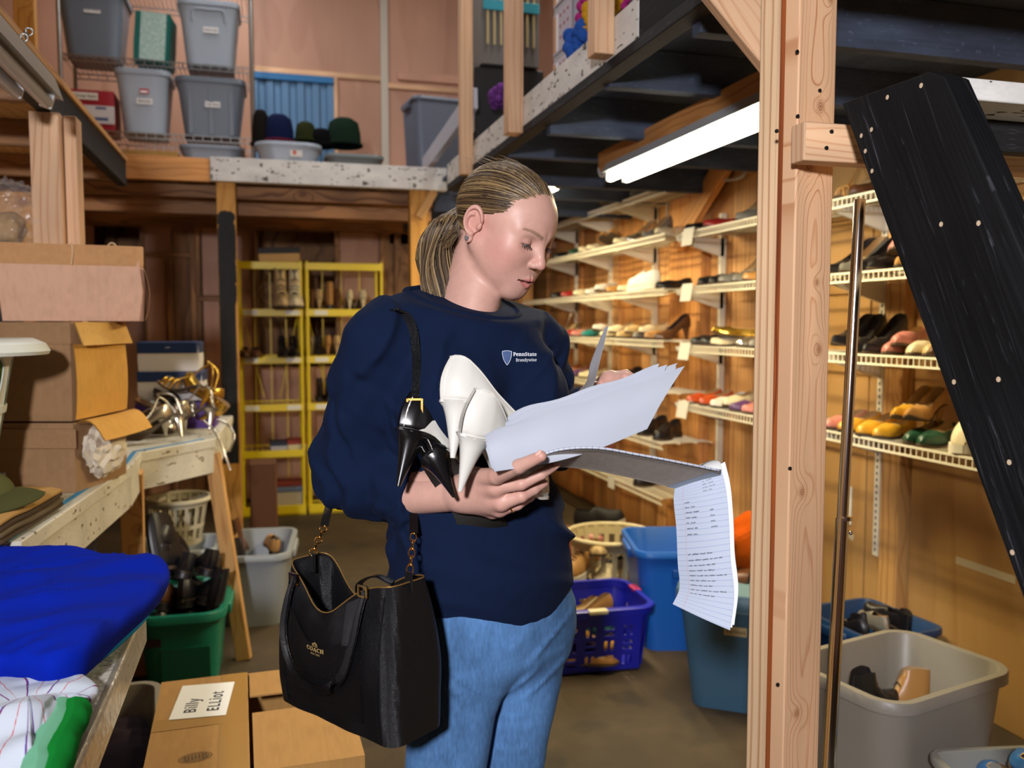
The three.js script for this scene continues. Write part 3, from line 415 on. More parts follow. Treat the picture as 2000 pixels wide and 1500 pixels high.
// ================= shoes on the wall shelves =================
const upBy = { rz: .5, up: .0 };
shelfRow(RS[0], [['flat', 'black', 1348, .2], ['flat', 'red', 1388, .1], ['pump', 'grey', 1440, .3]], 'the top shelf left of the fir post', 'the corner', 'shoes left of the fir post');
shelfRow(RS[1], [['flat', 'black', 1362, .5], ['flat', 'black', 1384, .5], ['flat', 'grey', 1410, .3], ['pump', 'grey', 1436, .3], ['flat', 'tan', 1462, .2]], 'the second shelf left of the fir post', 'the corner', 'shoes left of the fir post');
shelfRow(RS[2], [['flat', 'black', 1362, .2], ['flat', 'black', 1382, .2], ['flat', 'cream', 1406, .1], ['flat', 'gold', 1430, -.4, { up: .02, rz: .15 }], ['flat', 'silver', 1452, .2], ['pump', 'grey', 1476, .2]], 'the third shelf left of the fir post', 'the corner', 'shoes left of the fir post');
shelfRow(RS[3], [['flat', 'orange', 1352, .3], ['flat', 'orange', 1374, .35], ['flat', 'white', 1398, .3], ['flat', 'cream', 1420, .35, { up: .015 }], ['flat', 'purple', 1446, .1], ['flat', 'pink', 1470, .1]], 'the lowest shelf left of the fir post', 'the corner', 'shoes left of the fir post');
shelfRow(RS[0], [['sandal', 'tan', 1636, .2], ['flat', 'brown', 1664, .2], ['flat', 'cream', 1694, .3, { rz: .3, up: .02 }], ['pump', 'black', 1735], ['pump', 'tan', 1780], ['flat', 'brown', 1830]], 'the top shelf beyond the chrome pole', 'the fir post', 'shoes beyond the chrome pole');
shelfRow(RS[1], [['pump', 'black', 1630, .1], ['pump', 'grey', 1652, .15], ['pump', 'black', 1682, .1], ['flat', 'black', 1704, .2], ['flat', 'pink', 1722, .5, { up: .035, rz: .1 }], ['flat', 'tan', 1748, .3], ['pump', 'black', 1790], ['pump', 'brown', 1830]], 'the second shelf beyond the chrome pole', 'the fir post', 'shoes beyond the chrome pole');
shelfRow(RS[2], [['pump', 'black', 1628, .3, { rz: .12 }], ['pump', 'black', 1654, .4], ['pump', 'black', 1690, .3], ['flat', 'pink', 1716, .5], ['flat', 'pink', 1732, .5, { up: .03 }], ['flat', 'cream', 1762, .5], ['flat', 'beige', 1800, .4], ['pump', 'brown', 1850]], 'the third shelf beyond the chrome pole', 'the fir post', 'shoes beyond the chrome pole');
shelfRow(RS[3], [['flat', 'pink', 1622, .3], ['flat', 'yellow', 1648, .3], ['flat', 'yellow', 1680, .4, { s: 1.04 }], ['flat', 'yellow', 1712, .35], ['pump', 'yellow', 1740, .4, { up: .035, rz: .2 }], ['pump', 'tan', 1765, .4, { up: .035, rz: .22 }], ['flat', 'green', 1768, .4], ['flat', 'green', 1794, .4], ['sneaker', 'cream', 1836, .7], ['flat', 'brown', 1870, .3]], 'the lowest shelf beyond the chrome pole', 'the fir post', 'shoes beyond the chrome pole');
const farRef = 'the deep end';
const farRow = (i, items) => shelfRow(LS[i], items, `the ${i === 6 ? 'lowest' : ordinal(i + 1)} far rack shelf`, farRef, 'shoes on the far rack');
farRow(0, [['flat', 'tan', 1150, .2], ['flat', 'tan', 1175, .4, { rz: .15 }], ['pump', 'brown', 1205, .2], ['flat', 'grey', 1240, .2], ['flat', 'silver', 1270, .3]]);
farRow(1, [['flat', 'black', 1090, .2], ['flat', 'green', 1115, .5], ['flat', 'cream', 1136, .4], ['flat', 'cream', 1152, .4], ['flat', 'tan', 1168, .8, { rz: .3 }], ['flat', 'tan', 1184, .8, { rz: .3 }], ['flat', 'cream', 1206, .3], ['pump', 'silver', 1230, .3], ['pump', 'grey', 1258, .4], ['flat', 'cream', 1280, .5]]);
farRow(2, [['flat', 'black', 1085, .2], ['flat', 'red', 1104, .3], ['flat', 'cream', 1124, .5], ['flat', 'white', 1146, .6], ['flat', 'white', 1164, .6, { up: .02 }], ['flat', 'tan', 1190, .4], ['flat', 'cream', 1212, .4], ['sneaker', 'white', 1268, -1.35, {}], ['flat', 'black', 1292, .2]]);
farRow(3, [['flat', 'tan', 1076, .3], ['sandal', 'silver', 1096, .4], ['flat', 'red', 1110, .3], ['flat', 'pink', 1124, .3], ['flat', 'teal', 1142, .4], ['flat', 'white', 1160, .6, { up: .02, rz: .1 }], ['flat', 'cream', 1176, .5], ['flat', 'cream', 1192, .5, { up: .03 }], ['flat', 'beige', 1208, .5], ['flat', 'beige', 1224, .5, { up: .03 }], ['flat', 'grey', 1240, .5], ['flat', 'cream', 1254, .4, { up: .03 }], ['flat', 'tan', 1268, .3], ['pump', 'brown', 1290, .2]]);
farRow(4, [['flat', 'orange', 1090, .3], ['flat', 'pink', 1106, .3], ['flat', 'purple', 1122, .3], ['flat', 'cream', 1140, .3], ['flat', 'silver', 1168, .3], ['loafer', 'black', 1206, .6], ['loafer', 'black', 1232, .5], ['flat', 'brown', 1262, .3]]);
farRow(5, [['flat', 'brown', 1120, .3], ['flat', 'purple', 1150, .3], ['flat', 'brown', 1190, .3], ['loafer', 'black', 1250, .5], ['loafer', 'black', 1278, .6]]);
farRow(6, [['loafer', 'brown', 1105, .3], ['loafer', 'black', 1125, .3], ['sneaker', 'pink', 1148, .3], ['loafer', 'black', 1250, .3]]);
// ================= containers =================
function shellGeo(w, d, h, o = {}) {
  const { taper = .82, r = .05, rim = .014, wall = .006, nu = 72, lip = .02 } = o, s = (k, y, e = 0) => ({ w: w * k + 2 * e, d: d * k + 2 * e, r: r + e, y });
  const sec = [s(taper, 0), s(taper, .002), s(1, h - lip), s(1, h - lip, rim), s(1, h - .004, rim), s(1, h, rim - .003), s(1, h, -wall + .003), s(1, h - .004, -wall), s(taper, .012, -wall), s(taper * .6, .011, -wall)];
  return toCreasedNormals(rrLoft(sec, nu, true, true), .75);
}
function tote(label, pos, w, d, h, ry, m, o = {}) {
  const t = thing(o.name ?? 'storage_bin', label, o.cat ?? 'bin', pos, o.group); t.rotation.y = ry; part(t, 'shell', shellGeo(w, d, h, o), m);
  if (o.handles !== false) for (const s of [-1, 1]) { const k = part(t, 'handle', toCreasedNormals(rbox(.03, .04, d * .42, .008, 2), .5), o.hm ?? m); k.position.set(s * (w / 2 + (o.rim ?? .014) - .004), h - .035, 0); }
  if (o.ribs) for (let i = 0; i < o.ribs; i++) { const x = (i / (o.ribs - 1) - .5) * w * .6; const k = part(t, 'rib', rbox(.03, h * .8, .006, .003), m); k.position.set(x, h * .44, d / 2 * mix(o.taper ?? .82, 1, .44) + .001); k.rotation.x = Math.atan2(d * (1 - (o.taper ?? .82)) / 2, h); }
  return t;
}
function sticker(t, w, h, p, rot, draw, name = 'label_sticker', label) { const m = draw ? mat(0xffffff, .75, { map: canvasTex(256, Math.max(32, Math.round(256 * h / w)), draw) }) : M.label; const k = part(t, name, new THREE.BoxGeometry(w, h, .0012), [m, m, m, m, m, m][0], label); k.position.copy(p); k.rotation.set(...rot, 'YXZ'); return k; }
function carton(name, label, pos, w, h, d, ry, bodyM, lidM, lidH, o = {}) {
  const t = thing(name, label, 'box', pos, o.group); t.rotation.y = ry; if (o.rz) t.rotation.z = o.rz; const b = o.bulge ?? .004;
  part(t, 'box_body', toCreasedNormals(rrLoft([{ w: w - .008, d: d - .008, r: .004, y: 0 }, { w: w - .006 + b, d: d - .006 + b, r: .005, y: h * .4 }, { w: w - .008, d: d - .008, r: .004, y: h - .004 }], 48, true, true), .6), bodyM);
  if (lidH) part(t, 'lid', toCreasedNormals(rrLoft([{ w, d, r: .004, y: h - lidH }, { w: w + .002, d: d + .002, r: .005, y: h - .002 }, { w: w - .003, d: d - .003, r: .005, y: h + .001 }], 40, true, true), .6), lidM); return t;
}
const kraft = c => mat(c, .8, { map: T.card });
const scribble = (txt, c = '#444', bg = '#eeece2') => (g, w, h) => { g.fillStyle = bg; g.fillRect(0, 0, w, h); g.fillStyle = c; const L = txt.split('|'); g.font = `bold ${Math.floor(h / L.length * .62)}px sans-serif`; g.textAlign = 'center'; g.textBaseline = 'middle'; L.forEach((s, i) => g.fillText(s, w / 2, h * (i + .5) / L.length, w * .9)); };
// ================= bench along the left =================
const BY = .88;
{
  const t = thing('workbench', 'cream painted plank workbench with chipped edge and blue stripe', 'workbench');
  const P = [[-.5, -1.97], [-.425, -2.95], [-.435, -3.24], [-.205, -3.55], [-.17, -4.42], [-1.55, -4.42], [-1.55, -1.97]];
  const sh = new THREE.Shape(P.map(p => new THREE.Vector2(p[0], -p[1]))); const g = new THREE.ExtrudeGeometry(sh, { depth: .03, bevelEnabled: true, bevelSize: .003, bevelThickness: .003, bevelSegments: 1 }).rotateX(-Math.PI / 2).translate(0, BY - .033, 0); { const U = g.attributes.uv; for (let i = 0; i < U.count; i++) U.setXY(i, U.getX(i) / .5, U.getY(i) / .8); } part(t, 'bench_top', g, M.cream);
  for (let i = 0; i < 4; i++) { const a = V(P[i][0], BY - .085, P[i][1]), b = V(P[i + 1][0], BY - .085, P[i + 1][1]), dir = b.clone().sub(a).normalize(), nrm = V(-dir.z, 0, dir.x); if (nrm.x < 0) nrm.negate(); board(t, 'apron', a.clone().addScaledVector(nrm, -.012), b.clone().addScaledVector(nrm, -.012), .1, .022, M.cream, V(0, 1, 0), { su: .4, sv: .8 });
    if (i < 3) { const o = (i === 1 ? .02 : .028); board(t, 'blue_stripe', a.clone().addScaledVector(nrm, -o).setY(BY + .0012), b.clone().addScaledVector(nrm, -o).addScaledVector(dir, i === 2 ? -.03 : 0).setY(BY + .0012), .014, .0016, M.blueTape, nrm, { sharp: 1, label: 'bright blue paint stripe' }); } }
  board(t, 'leg', V(-.46, BY - .06, -3.2), V(-.5, 0, -3.46), .075, .045, M.pine, V(1, 0, 0)); board(t, 'leg', V(-.215, BY - .06, -3.57), V(-.11, 0, -3.5), .055, .04, M.pine, V(1, 0, .2)); board(t, 'leg', V(-1.5, BY - .06, -4.3), V(-1.5, 0, -4.3), .09, .04, M.pine); board(t, 'leg', V(-1.5, BY - .06, -2.05), V(-1.5, 0, -2.05), .09, .04, M.pine); board(t, 'leg', V(-.62, BY - .06, -2.05), V(-.62, 0, -2.05), .09, .04, M.pine);
}
// ---- overhead shelf on the left: black edge board, bare post standing on the bench ----
{
  const t = structure('loft_left', null, null, 'left overhead shelf with a black painted edge board and bare post', 'loft');
  span(t, 'edge_board', [-.64, 1.955, -4.3], [-.6, 2.062, .3], M.blackDull, { label: 'black painted edge board' }); span(t, 'deck', [-1.93, 2.063, -4.3], [-.592, 2.085, .3], M.pine, { label: 'bare tan deck edge' });
  span(t, 'post', [-.66, BY + .001, -2.98], [-.578, 1.954, -2.86], M.fir, { su: .2, label: 'bare wooden post' }); span(t, 'post', [-.576, BY + .001, -2.98], [-.54, 1.954, -2.9], M.fir, { su: .2 });
  for (let i = 0; i < 6; i++) span(t, 'joist', [-1.93, 1.97, -4.25 + i * .7], [-.642, 2.062, -4.21 + i * .7], M.oldPine);
  for (const [x, z, m] of [[-1.0, -4.2, M.yellowPine], [-1.2, -4.2, M.pine], [-1.42, -4.2, M.oldPine]]) span(t, 'upright', [x, 2.086, z], [x + .08, 4.2, z + .05], m);
  span(t, 'wall_panel', [-1.9, BY, -4.6], [-.95, 1.95, -4.58], M.yellowPine, { su: .6, label: 'yellowed board panel' }); 
}
// ================= boxes on the bench =================
{
  const fr = V(-.485, BY, -2.48), ang = Math.atan2(.09, .5) - .0, ry = -.28;
  const loc = (x, z) => { const c = Math.cos(ry), s = Math.sin(ry); return V(fr.x + x * c + z * s, 0, fr.z - x * s + z * c); };
  const brown = kraft(0x9a7650), tanL = kraft(0xb8875a), amber = kraft(0xd29a3e);
  let c = loc(-.17, -.165).setY(BY + .001); const b3 = carton('shoe_box', 'lowest dusty brown box on the bench with crumpled paper spilling out', c, .32, .19, .31, ry, brown, brown, 0);
  part(b3, 'lid_band', rbox(.326, .052, .005, .002), brown).position.set(0, .145, .157);
  // raised side flap and crumpled tissue
  part(b3, 'side_flap', surf((u, v) => V(.162 + .075 * v + .01 * Math.sin(u * 3), .188 + .028 * Math.sin(v * 1.8) - .075 * v * v, -.145 + u * .3), 8, 6, .003), amber, 'lighter inside face of the open flap');
  const r = rng(31), ball = new THREE.IcosahedronGeometry(.06, 5), bp = ball.attributes.position; for (let i = 0; i < bp.count; i++) { const n = V(bp.getX(i), bp.getY(i), bp.getZ(i)).normalize(); const k = .058 * (1 + .35 * Math.abs(noise(n.x * 4 + 9, n.y * 4, n.z * 4) - .5) * 2 + .2 * Math.abs(noise(n.x * 9, n.y * 9 + 4, n.z * 9) - .5) * 2); bp.setXYZ(i, n.x * k * .55, n.y * k * 1.15, n.z * k * 1.5); } ball.computeVertexNormals();
  const tp = thing('tissue_paper', 'crumpled white tissue paper poking from the lowest brown box', 'paper'); const tm = part(tp, 'paper', ball, mat(0xd8cdb8, .85)); tm.position.copy(loc(.005, -.14)).setY(BY + .105); tm.rotation.y = ry;
  c = loc(-.175, -.17).setY(BY + .192); const b2 = carton('shoe_box', 'tall brown box in the middle of the bench stack with an amber end', c, .33, .262, .31, ry, brown, brown, .058);
  part(b2, 'end_panel', surf((u, v) => V(.164 + .006 * Math.sin(v * 3.1) + .006 * Math.sin(u * 3.1), .004 + v * .2, .152 - u * .3), 10, 8, .002), amber, 'amber end panel'); part(b2, 'lid_flap', surf((u, v) => V(.168 + .016 * v + .008 * Math.sin(u * 5), .262 - .062 * v, .155 - u * .31 - .012 * v), 10, 4, .003), kraft(0xd6a552), 'lifted lid end flap');
  c = at(150, 632, 2.5).setY(BY + .458); const b1 = carton('shoe_box', 'pinkish tan lidded box tied with string atop the bench stack', c, .365, .212, .2, .13, kraft(0xd6aa8c), kraft(0xc4925f), .056, { bulge: .012 });
  const str = [], stM = mat(0xd8b890, .9); str.push(tube([V(0, .214, .1), V(.002, .19, .1065), V(-.002, .156, .1065)], .0022, 8, 5), tube([V(0, .214, .1), V(0, .2145, 0), V(0, .214, -.09)], .0022, 6, 5), tube([V(.09, .216, .06), V(.1, .224, .06), V(.112, .216, .06), V(.1, .215, .06)], .002, 10, 5)); for (const q of str) part(b1, 'string', q, stM, 'thin tan string');
  part(b1, 'end_flap', surf((u, v) => V(.182 + .014 * Math.sin(v * 3.1), .15 - v * .147, .1 - u * .15), 6, 8, .002), kraft(0xbf9068));
}
// ---- white basket at the frame edge, on an upturned crate ----
{
  const BK = at(-128, 680, 1.98).setY(.966), ck = thing('low_crate', 'low dark crate carrying the white slotted basket', 'crate', V(BK.x, BY + .001, BK.z)); part(ck, 'crate_shell', rbox(.22, .083, .2).translate(0, .0415, 0), mat(0x3a3028, .7));
  const t = thing('laundry_basket', 'white slotted plastic basket cut by the frame beside the boxes', 'basket', BK), wh = plastic(0xd8dccf);
  const R = (y) => mix(.105, .165, y / .33), g = []; for (let i = 0; i < 16; i++) { const a = i / 16 * Math.PI * 2 + .28; g.push(surf((u, v) => { const y = .02 + v * .29, w = .019 - .006 * Math.sin(v * Math.PI * 2.0) ** 2 + (v < .12 || v > .9 ? .02 : 0), q = a + (u - .5) * w / R(y) * 1.8; return V(Math.sin(q) * R(y), y, Math.cos(q) * R(y)); }, 3, 14, .004)); }
  part(t, 'ribs', merge(g), wh); const ring = (y, h, w) => toCreasedNormals(new THREE.LatheGeometry([[R(y), y], [R(y) + w, y], [R(y + h) + w, y + h], [R(y + h), y + h], [R(y), y]].map(p => new THREE.Vector2(...p)), 48), .5);
  part(t, 'band', ring(.155, .018, .004), wh); part(t, 'base', new THREE.CylinderGeometry(.115, .105, .03, 40).translate(0, .015, 0), wh);
  part(t, 'rim', toCreasedNormals(new THREE.LatheGeometry([[.16, .305], [.172, .312], [.2, .318], [.225, .306], [.232, .292], [.236, .3], [.226, .318], [.2, .33], [.165, .325], [.16, .305]].map(p => new THREE.Vector2(...p)), 56), .6), wh);
  const bag = thing('green_cloth', 'green cloth heaped inside the white slotted basket', 'cloth', V(BK.x, BK.y + .03, BK.z)); const s = new THREE.SphereGeometry(.14, 24, 16); s.scale(1, 1.2, 1); part(bag, 'cloth', s, cloth(0x4a5c22)).position.y = .18;
}
// ---- clear plastic bag above, on a dark tin ----
{
  const tin = thing('black_tin', 'tall black tin standing behind the pink tan box', 'tin', at(-8, 632, 2.62).setY(BY + .001)); part(tin, 'can', new THREE.CylinderGeometry(.075, .075, .62, 32).translate(0, .31, 0), mat(0x101012, .5)); part(tin, 'lid', new THREE.CylinderGeometry(.077, .077, .02, 32).translate(0, .625, 0), mat(0x18181a, .4));
  const t = thing('plastic_bag', 'crinkled clear plastic bag stuffed with tan wrapping, on the black tin', 'bag', at(22, 632, 2.62).setY(BY + .637)); const g = new THREE.IcosahedronGeometry(1, 40), p = g.attributes.position; for (let i = 0; i < p.count; i++) { const n = V(p.getX(i), p.getY(i), p.getZ(i)).normalize(); const k = 1 + .22 * Math.abs(noise(n.x * 3.3 + 5, n.y * 3.3, n.z * 3.3) - .5) * 2 + .14 * Math.abs(noise(n.x * 8, n.y * 8, n.z * 8 + 3) - .5) * 2 + .05 * Math.abs(noise(n.x * 19, n.y * 19, n.z * 19) - .5); p.setXYZ(i, n.x * .118 * k, .115 + n.y * .115 * k, n.z * .105 * k); } const gg = mergeVertices(g.deleteAttribute('uv').deleteAttribute('normal')); gg.computeVertexNormals();
  part(t, 'film', gg, phys(0xffffff, .08, { transmission: .93, thickness: 0, ior: 1.4, specularIntensity: 1 })); const s = new THREE.IcosahedronGeometry(.05, 6); { const q = s.attributes.position; for (let i = 0; i < q.count; i++) { const n = V(q.getX(i), q.getY(i), q.getZ(i)); n.multiplyScalar(1 + .3 * (noise(n.x * 40, n.y * 40, n.z * 40) - .5)); q.setXYZ(i, n.x, n.y + .1, n.z); } s.computeVertexNormals(); } part(t, 'wrapping', s, mat(0xb89460, .8), 'tan wrapping paper');
}
// ================= folded things near the bench front =================
function foldStack(name, label, cat, c, w, d, layers, ry, cols, y0, bend = 0) {
  const t = thing(name, label, cat, V(c.x, y0, c.z)); t.rotation.y = ry; let y = 0; const r = rng(w * 977 | 0);
  for (let i = 0; i < layers; i++) { const h = .009 + .006 * r(), m = cols[i % cols.length], e = (r() - .5) * .01; part(t, 'fold', toCreasedNormals(rrLoft([{ w: w - .012 + e, d: d - .012, r: .02, y }, { w: w + e, d, r: .024, y: y + h * .3 }, { w: w + e, d, r: .024, y: y + h * .7 }, { w: w - .012 + e, d: d - .012, r: .02, y: y + h }], 44, true, true, (p) => { p.y += .006 * noise(p.x * 9 + i, p.z * 9) + bend * p.x * p.x; return p; }), .9), m); y += h + .0008; } return t;
}
foldStack('folded_blanket', 'folded brown and tan striped blanket on the bench edge', 'blanket', V(-.6, 0, -2.1), .2, .42, 4, -.1, [cloth(0x57493c), cloth(0x6a5a44), cloth(0x544538), cloth(0xb28a52)], BY + .001);
{
  const t = thing('cap', 'olive green cloth cap lying on the folded blanket', 'cap', V(-.63, BY + .068, -2.12)); t.rotation.set(.0, .6, .12); const g = new THREE.SphereGeometry(.085, 28, 14, 0, Math.PI * 2, 0, Math.PI / 2); g.scale(1, .72, 1.1); part(t, 'crown', g, cloth(0x555430)); part(t, 'peak', surf((u, v) => { const a = (u - .5) * 2.1; return V(Math.sin(a) * (.08 + .06 * v), .008 - .02 * v * v, Math.cos(a) * (.085 + .075 * v)); }, 16, 6, .003), cloth(0x4c4c2c)); part(t, 'band', new THREE.TorusGeometry(.085, .006, 8, 40).rotateX(Math.PI / 2), cloth(0x2a3038));
}
// ================= foam topped table in the corner of the frame, with clothes =================
const TY = .8;
{
  const t = thing('foam_table', 'low table with a shiny white foam board top under the clothes', 'table'); const fm = phys(0xc2beb4, .25, { clearcoat: .6, clearcoatRoughness: .2, bumpMap: T.grainBump, bumpScale: .006 });
  span(t, 'foam_top', [-.85, TY - .075, -1.72], [-.228, TY, -.55], fm, { r: .01, su: .4, sv: .4 }); for (const [x, z] of [[-.8, -1.6], [-.8, -.65], [-.66, -1.5], [-.5, -.6]]) span(t, 'leg', [x, 0, z], [x + .05, TY - .077, z + .05], M.pine);
}
function garment(name, label, pts, y0, h, m, seed, o = {}) {
  const t = thing(name, label, 'clothing'), n = pts.length, c = pts.reduce((a, p) => a.add(V(p[0], 0, p[1])), V(0, 0, 0)).multiplyScalar(1 / n), cur = new THREE.CatmullRomCurve3(pts.map(p => V(p[0], p[2] ?? 0, p[1])), true, 'catmullrom', .35);
  const fn = (u, v) => { const e = cur.getPoint(u % 1), q = V(e.x, 0, e.z).lerp(c, v < .25 ? 0.02 * v : Math.pow((v - .25) / .75, 1.15)); const pr = v < .25 ? Math.sin(v / .25 * Math.PI / 2) * .75 : .75 + .25 * Math.sin((v - .25) / .75 * Math.PI / 2); const bul = v < .25 ? .012 * Math.sin(v / .25 * Math.PI) : 0; const dd = V(e.x - c.x, 0, e.z - c.z).normalize();
    const f = (fbm(q.x * 5 + seed, q.z * 13 + q.x * 6, seed, 3) - .5) * (o.fold ?? .06) + (o.crease ?? .018) * (.5 - Math.abs(noise(q.x * 9 + q.z * 14 + seed, q.z * 4, seed) * 2 - 1)); return V(q.x + dd.x * bul, y0 + e.y * (1 - clamp(v * 1.3)) + h * pr + f * clamp(v * 3), q.z + dd.z * bul); };
  const g = surf(fn, 96, 40, 0, [3, 2], true); part(t, 'cloth', g, m); return t;
}
const onTable = (y, l) => l.map(([px, py, dy]) => { const p = atY(px, py, y); return [p.x, p.z, dy ?? 0]; });
garment('cyan_garment', 'cyan garment edge folded beneath the royal blue garment', onTable(.815, [[40, 1170], [292, 1160], [282, 1195], [262, 1217], [200, 1272], [120, 1322], [60, 1338], [-120, 1330], [-100, 1200]]), TY + .001, .018, cloth(0x1f83b8), 3, { fold: .012, crease: .006 });
garment('red_garment', 'crimson garment peeking out under the royal blue one', onTable(.83, [[120, 1215], [222, 1205], [228, 1222], [205, 1252], [165, 1282], [100, 1285]]), TY + .02, .02, cloth(0xa01030), 5, { fold: .008, crease: .004 });
garment('blue_garment', 'crumpled royal blue garment spread over the foam table', onTable(.85, [[-60, 1100], [60, 1096], [150, 1094], [240, 1100], [318, 1128], [302, 1165], [232, 1228], [165, 1290], [95, 1312], [0, 1298], [-160, 1310], [-220, 1180]]), TY + .028, .055, cloth(0x041f96, { sheen: .1 }), 9, { fold: .05, crease: .026 });
{
  const strip = tex(256, 256, (u, v) => { const k = (u * 3 + .12 * noise(u * 3, v * 6)) % 1; return k < .05 ? [120, 40, 90] : k < .08 ? [60, 70, 160] : k > .5 && k < .52 ? [190, 60, 60] : [188, 196, 206]; });
  garment('striped_garment', 'white garment with thin purple stripes at the table corner', onTable(.82, [[-120, 1335], [50, 1328], [140, 1332], [178, 1352], [160, 1378], [110, 1400], [70, 1480], [50, 1580], [-160, 1600]]), TY + .003, .035, cloth(0xffffff, { map: strip }), 14, { fold: .05, crease: .03 });
  for (const [nm, c, dx, lb] of [['mint_garment', 0x6fb08c, 0, 'pale mint green cloth sleeve tucked by the striped garment'], ['green_garment', 0x0b7a2a, 30, 'bright green cloth sleeve tucked beside the foam table edge']]) { const t = thing(nm, lb, 'clothing'); const pts = [[118 + dx, 1388], [105 + dx, 1425], [82 + dx, 1480], [62 + dx, 1550]].map(q => atY(q[0], q[1], TY + .024)); const g = tube(pts, .019, 30, 14); const p = g.attributes.position; for (let i = 0; i < p.count; i++) { p.setXYZ(i, p.getX(i) + .008 * (noise(p.getX(i) * 60, p.getY(i) * 20, p.getZ(i) * 40) - .5), p.getY(i), p.getZ(i) + .006 * (noise(p.getX(i) * 50 + 5, p.getY(i) * 30) - .5)); } g.computeVertexNormals(); part(t, 'sleeve', g, cloth(c)); }
}
// ================= small things on the far bench corner =================
{
  const base = V(-.36, BY + .001, -4.05), navy = mat(0x10305e, .45), wht = mat(0xd6d2cc, .6);
  carton('shoe_box', 'purple shoe box at the bottom of the stack on the far bench', base.clone().add(V(-.02, 0, .03)), .33, .115, .2, -.06, mat(0x4a2382, .5), mat(0x4a2382, .5), 0);
  const b = carton('shoe_box', 'navy and white shoe box in the middle of the far bench stack', base.clone().add(V(-.04, .118, 0)), .27, .125, .19, -.05, wht, navy, .042); sticker(b, .05, .012, V(.0, .105, .0968), [0, 0, 0], scribble('asxvs', '#dde', '#10305e'));
  const c = carton('shoe_box', 'navy and white shoe box on top of the far bench stack', base.clone().add(V(-.045, .245, 0)), .255, .125, .18, -.05, wht, navy, .047); sticker(c, .05, .012, V(.0, .103, .0918), [0, 0, 0], scribble('asxvs', '#dde', '#10305e'));
  const s = (c, k, l, x, z, ry, rx, rz, y = 0) => shoe(k, c, l, 'metallic heels on the bench', V(x, BY + .002 + y, z), ry, { rx, rz });
  s('gold', 'pump', 'shiny gold pump tipped against the purple shoe box', -.27, -3.86, 2.6, .2, 1.1, .02); s('silver', 'pump', 'silver pump lying on its side before the gold pump', -.27, -3.8, 3.5, 1.2, .1, .06); s('silver', 'sandal', 'silver strappy sandal at the bench corner with dangling strap', -.21, -3.72, 3.3, .3, .2, .01); s('silver', 'sandal', 'silver strappy sandal lying nearest the cardboard boxes', -.3, -3.52, 3.6, .5, .1, .01); s('gold', 'sandal', 'gold strappy sandal leaning on the silver pump', -.25, -3.78, 2.9, .2, .5, .09); s('silver', 'flat', 'flat silver shoe lying behind the strappy sandals', -.36, -3.66, 3.2, .6, .1, .01); s('black', 'pump', 'black heeled pump standing behind the silver shoes', -.43, -3.95, 2.2, 0, .9, .03);
  for (const [c, k, px, py, ry, rx, rz, w] of [['silver', 'pump', 372, 842, 3.3, 0, 0, 'upright silver pump in the middle of the metallic heap'], ['silver', 'pump', 335, 852, 3.5, .15, .05, 'upright silver pump toward the cardboard boxes'], ['gold', 'pump', 418, 826, 3.6, 0, .5, 'gold pump heel up before the shoe boxes'], ['silver', 'flat', 352, 838, 2.9, .3, .4, 'flat silver shoe leaning in the metallic heap']]) { const p = atY(px, py, BY + .003); shoe(k, c, w, 'metallic heels on the bench', V(p.x, BY + .004 + (rz > .3 ? .03 : 0), p.z), ry, { rx, rz, s: .9 }); }
  const st = thing('sandal_strap', 'long silver ankle strap dangling off the bench corner', 'strap'); part(st, 'strap', tube([at(398, 822, 3.46), at(418, 840, 3.42), at(436, 878, 3.4), at(450, 918, 3.4)], .005, 20, 6), M.silverLeather); const st2 = thing('sandal_strap', 'looped silver ankle strap hanging by the bench end', 'strap'); part(st2, 'strap', tube([at(425, 820, 3.5), at(445, 830, 3.48), at(458, 852, 3.46), at(448, 882, 3.46)], .005, 20, 6), M.silverLeather);
}
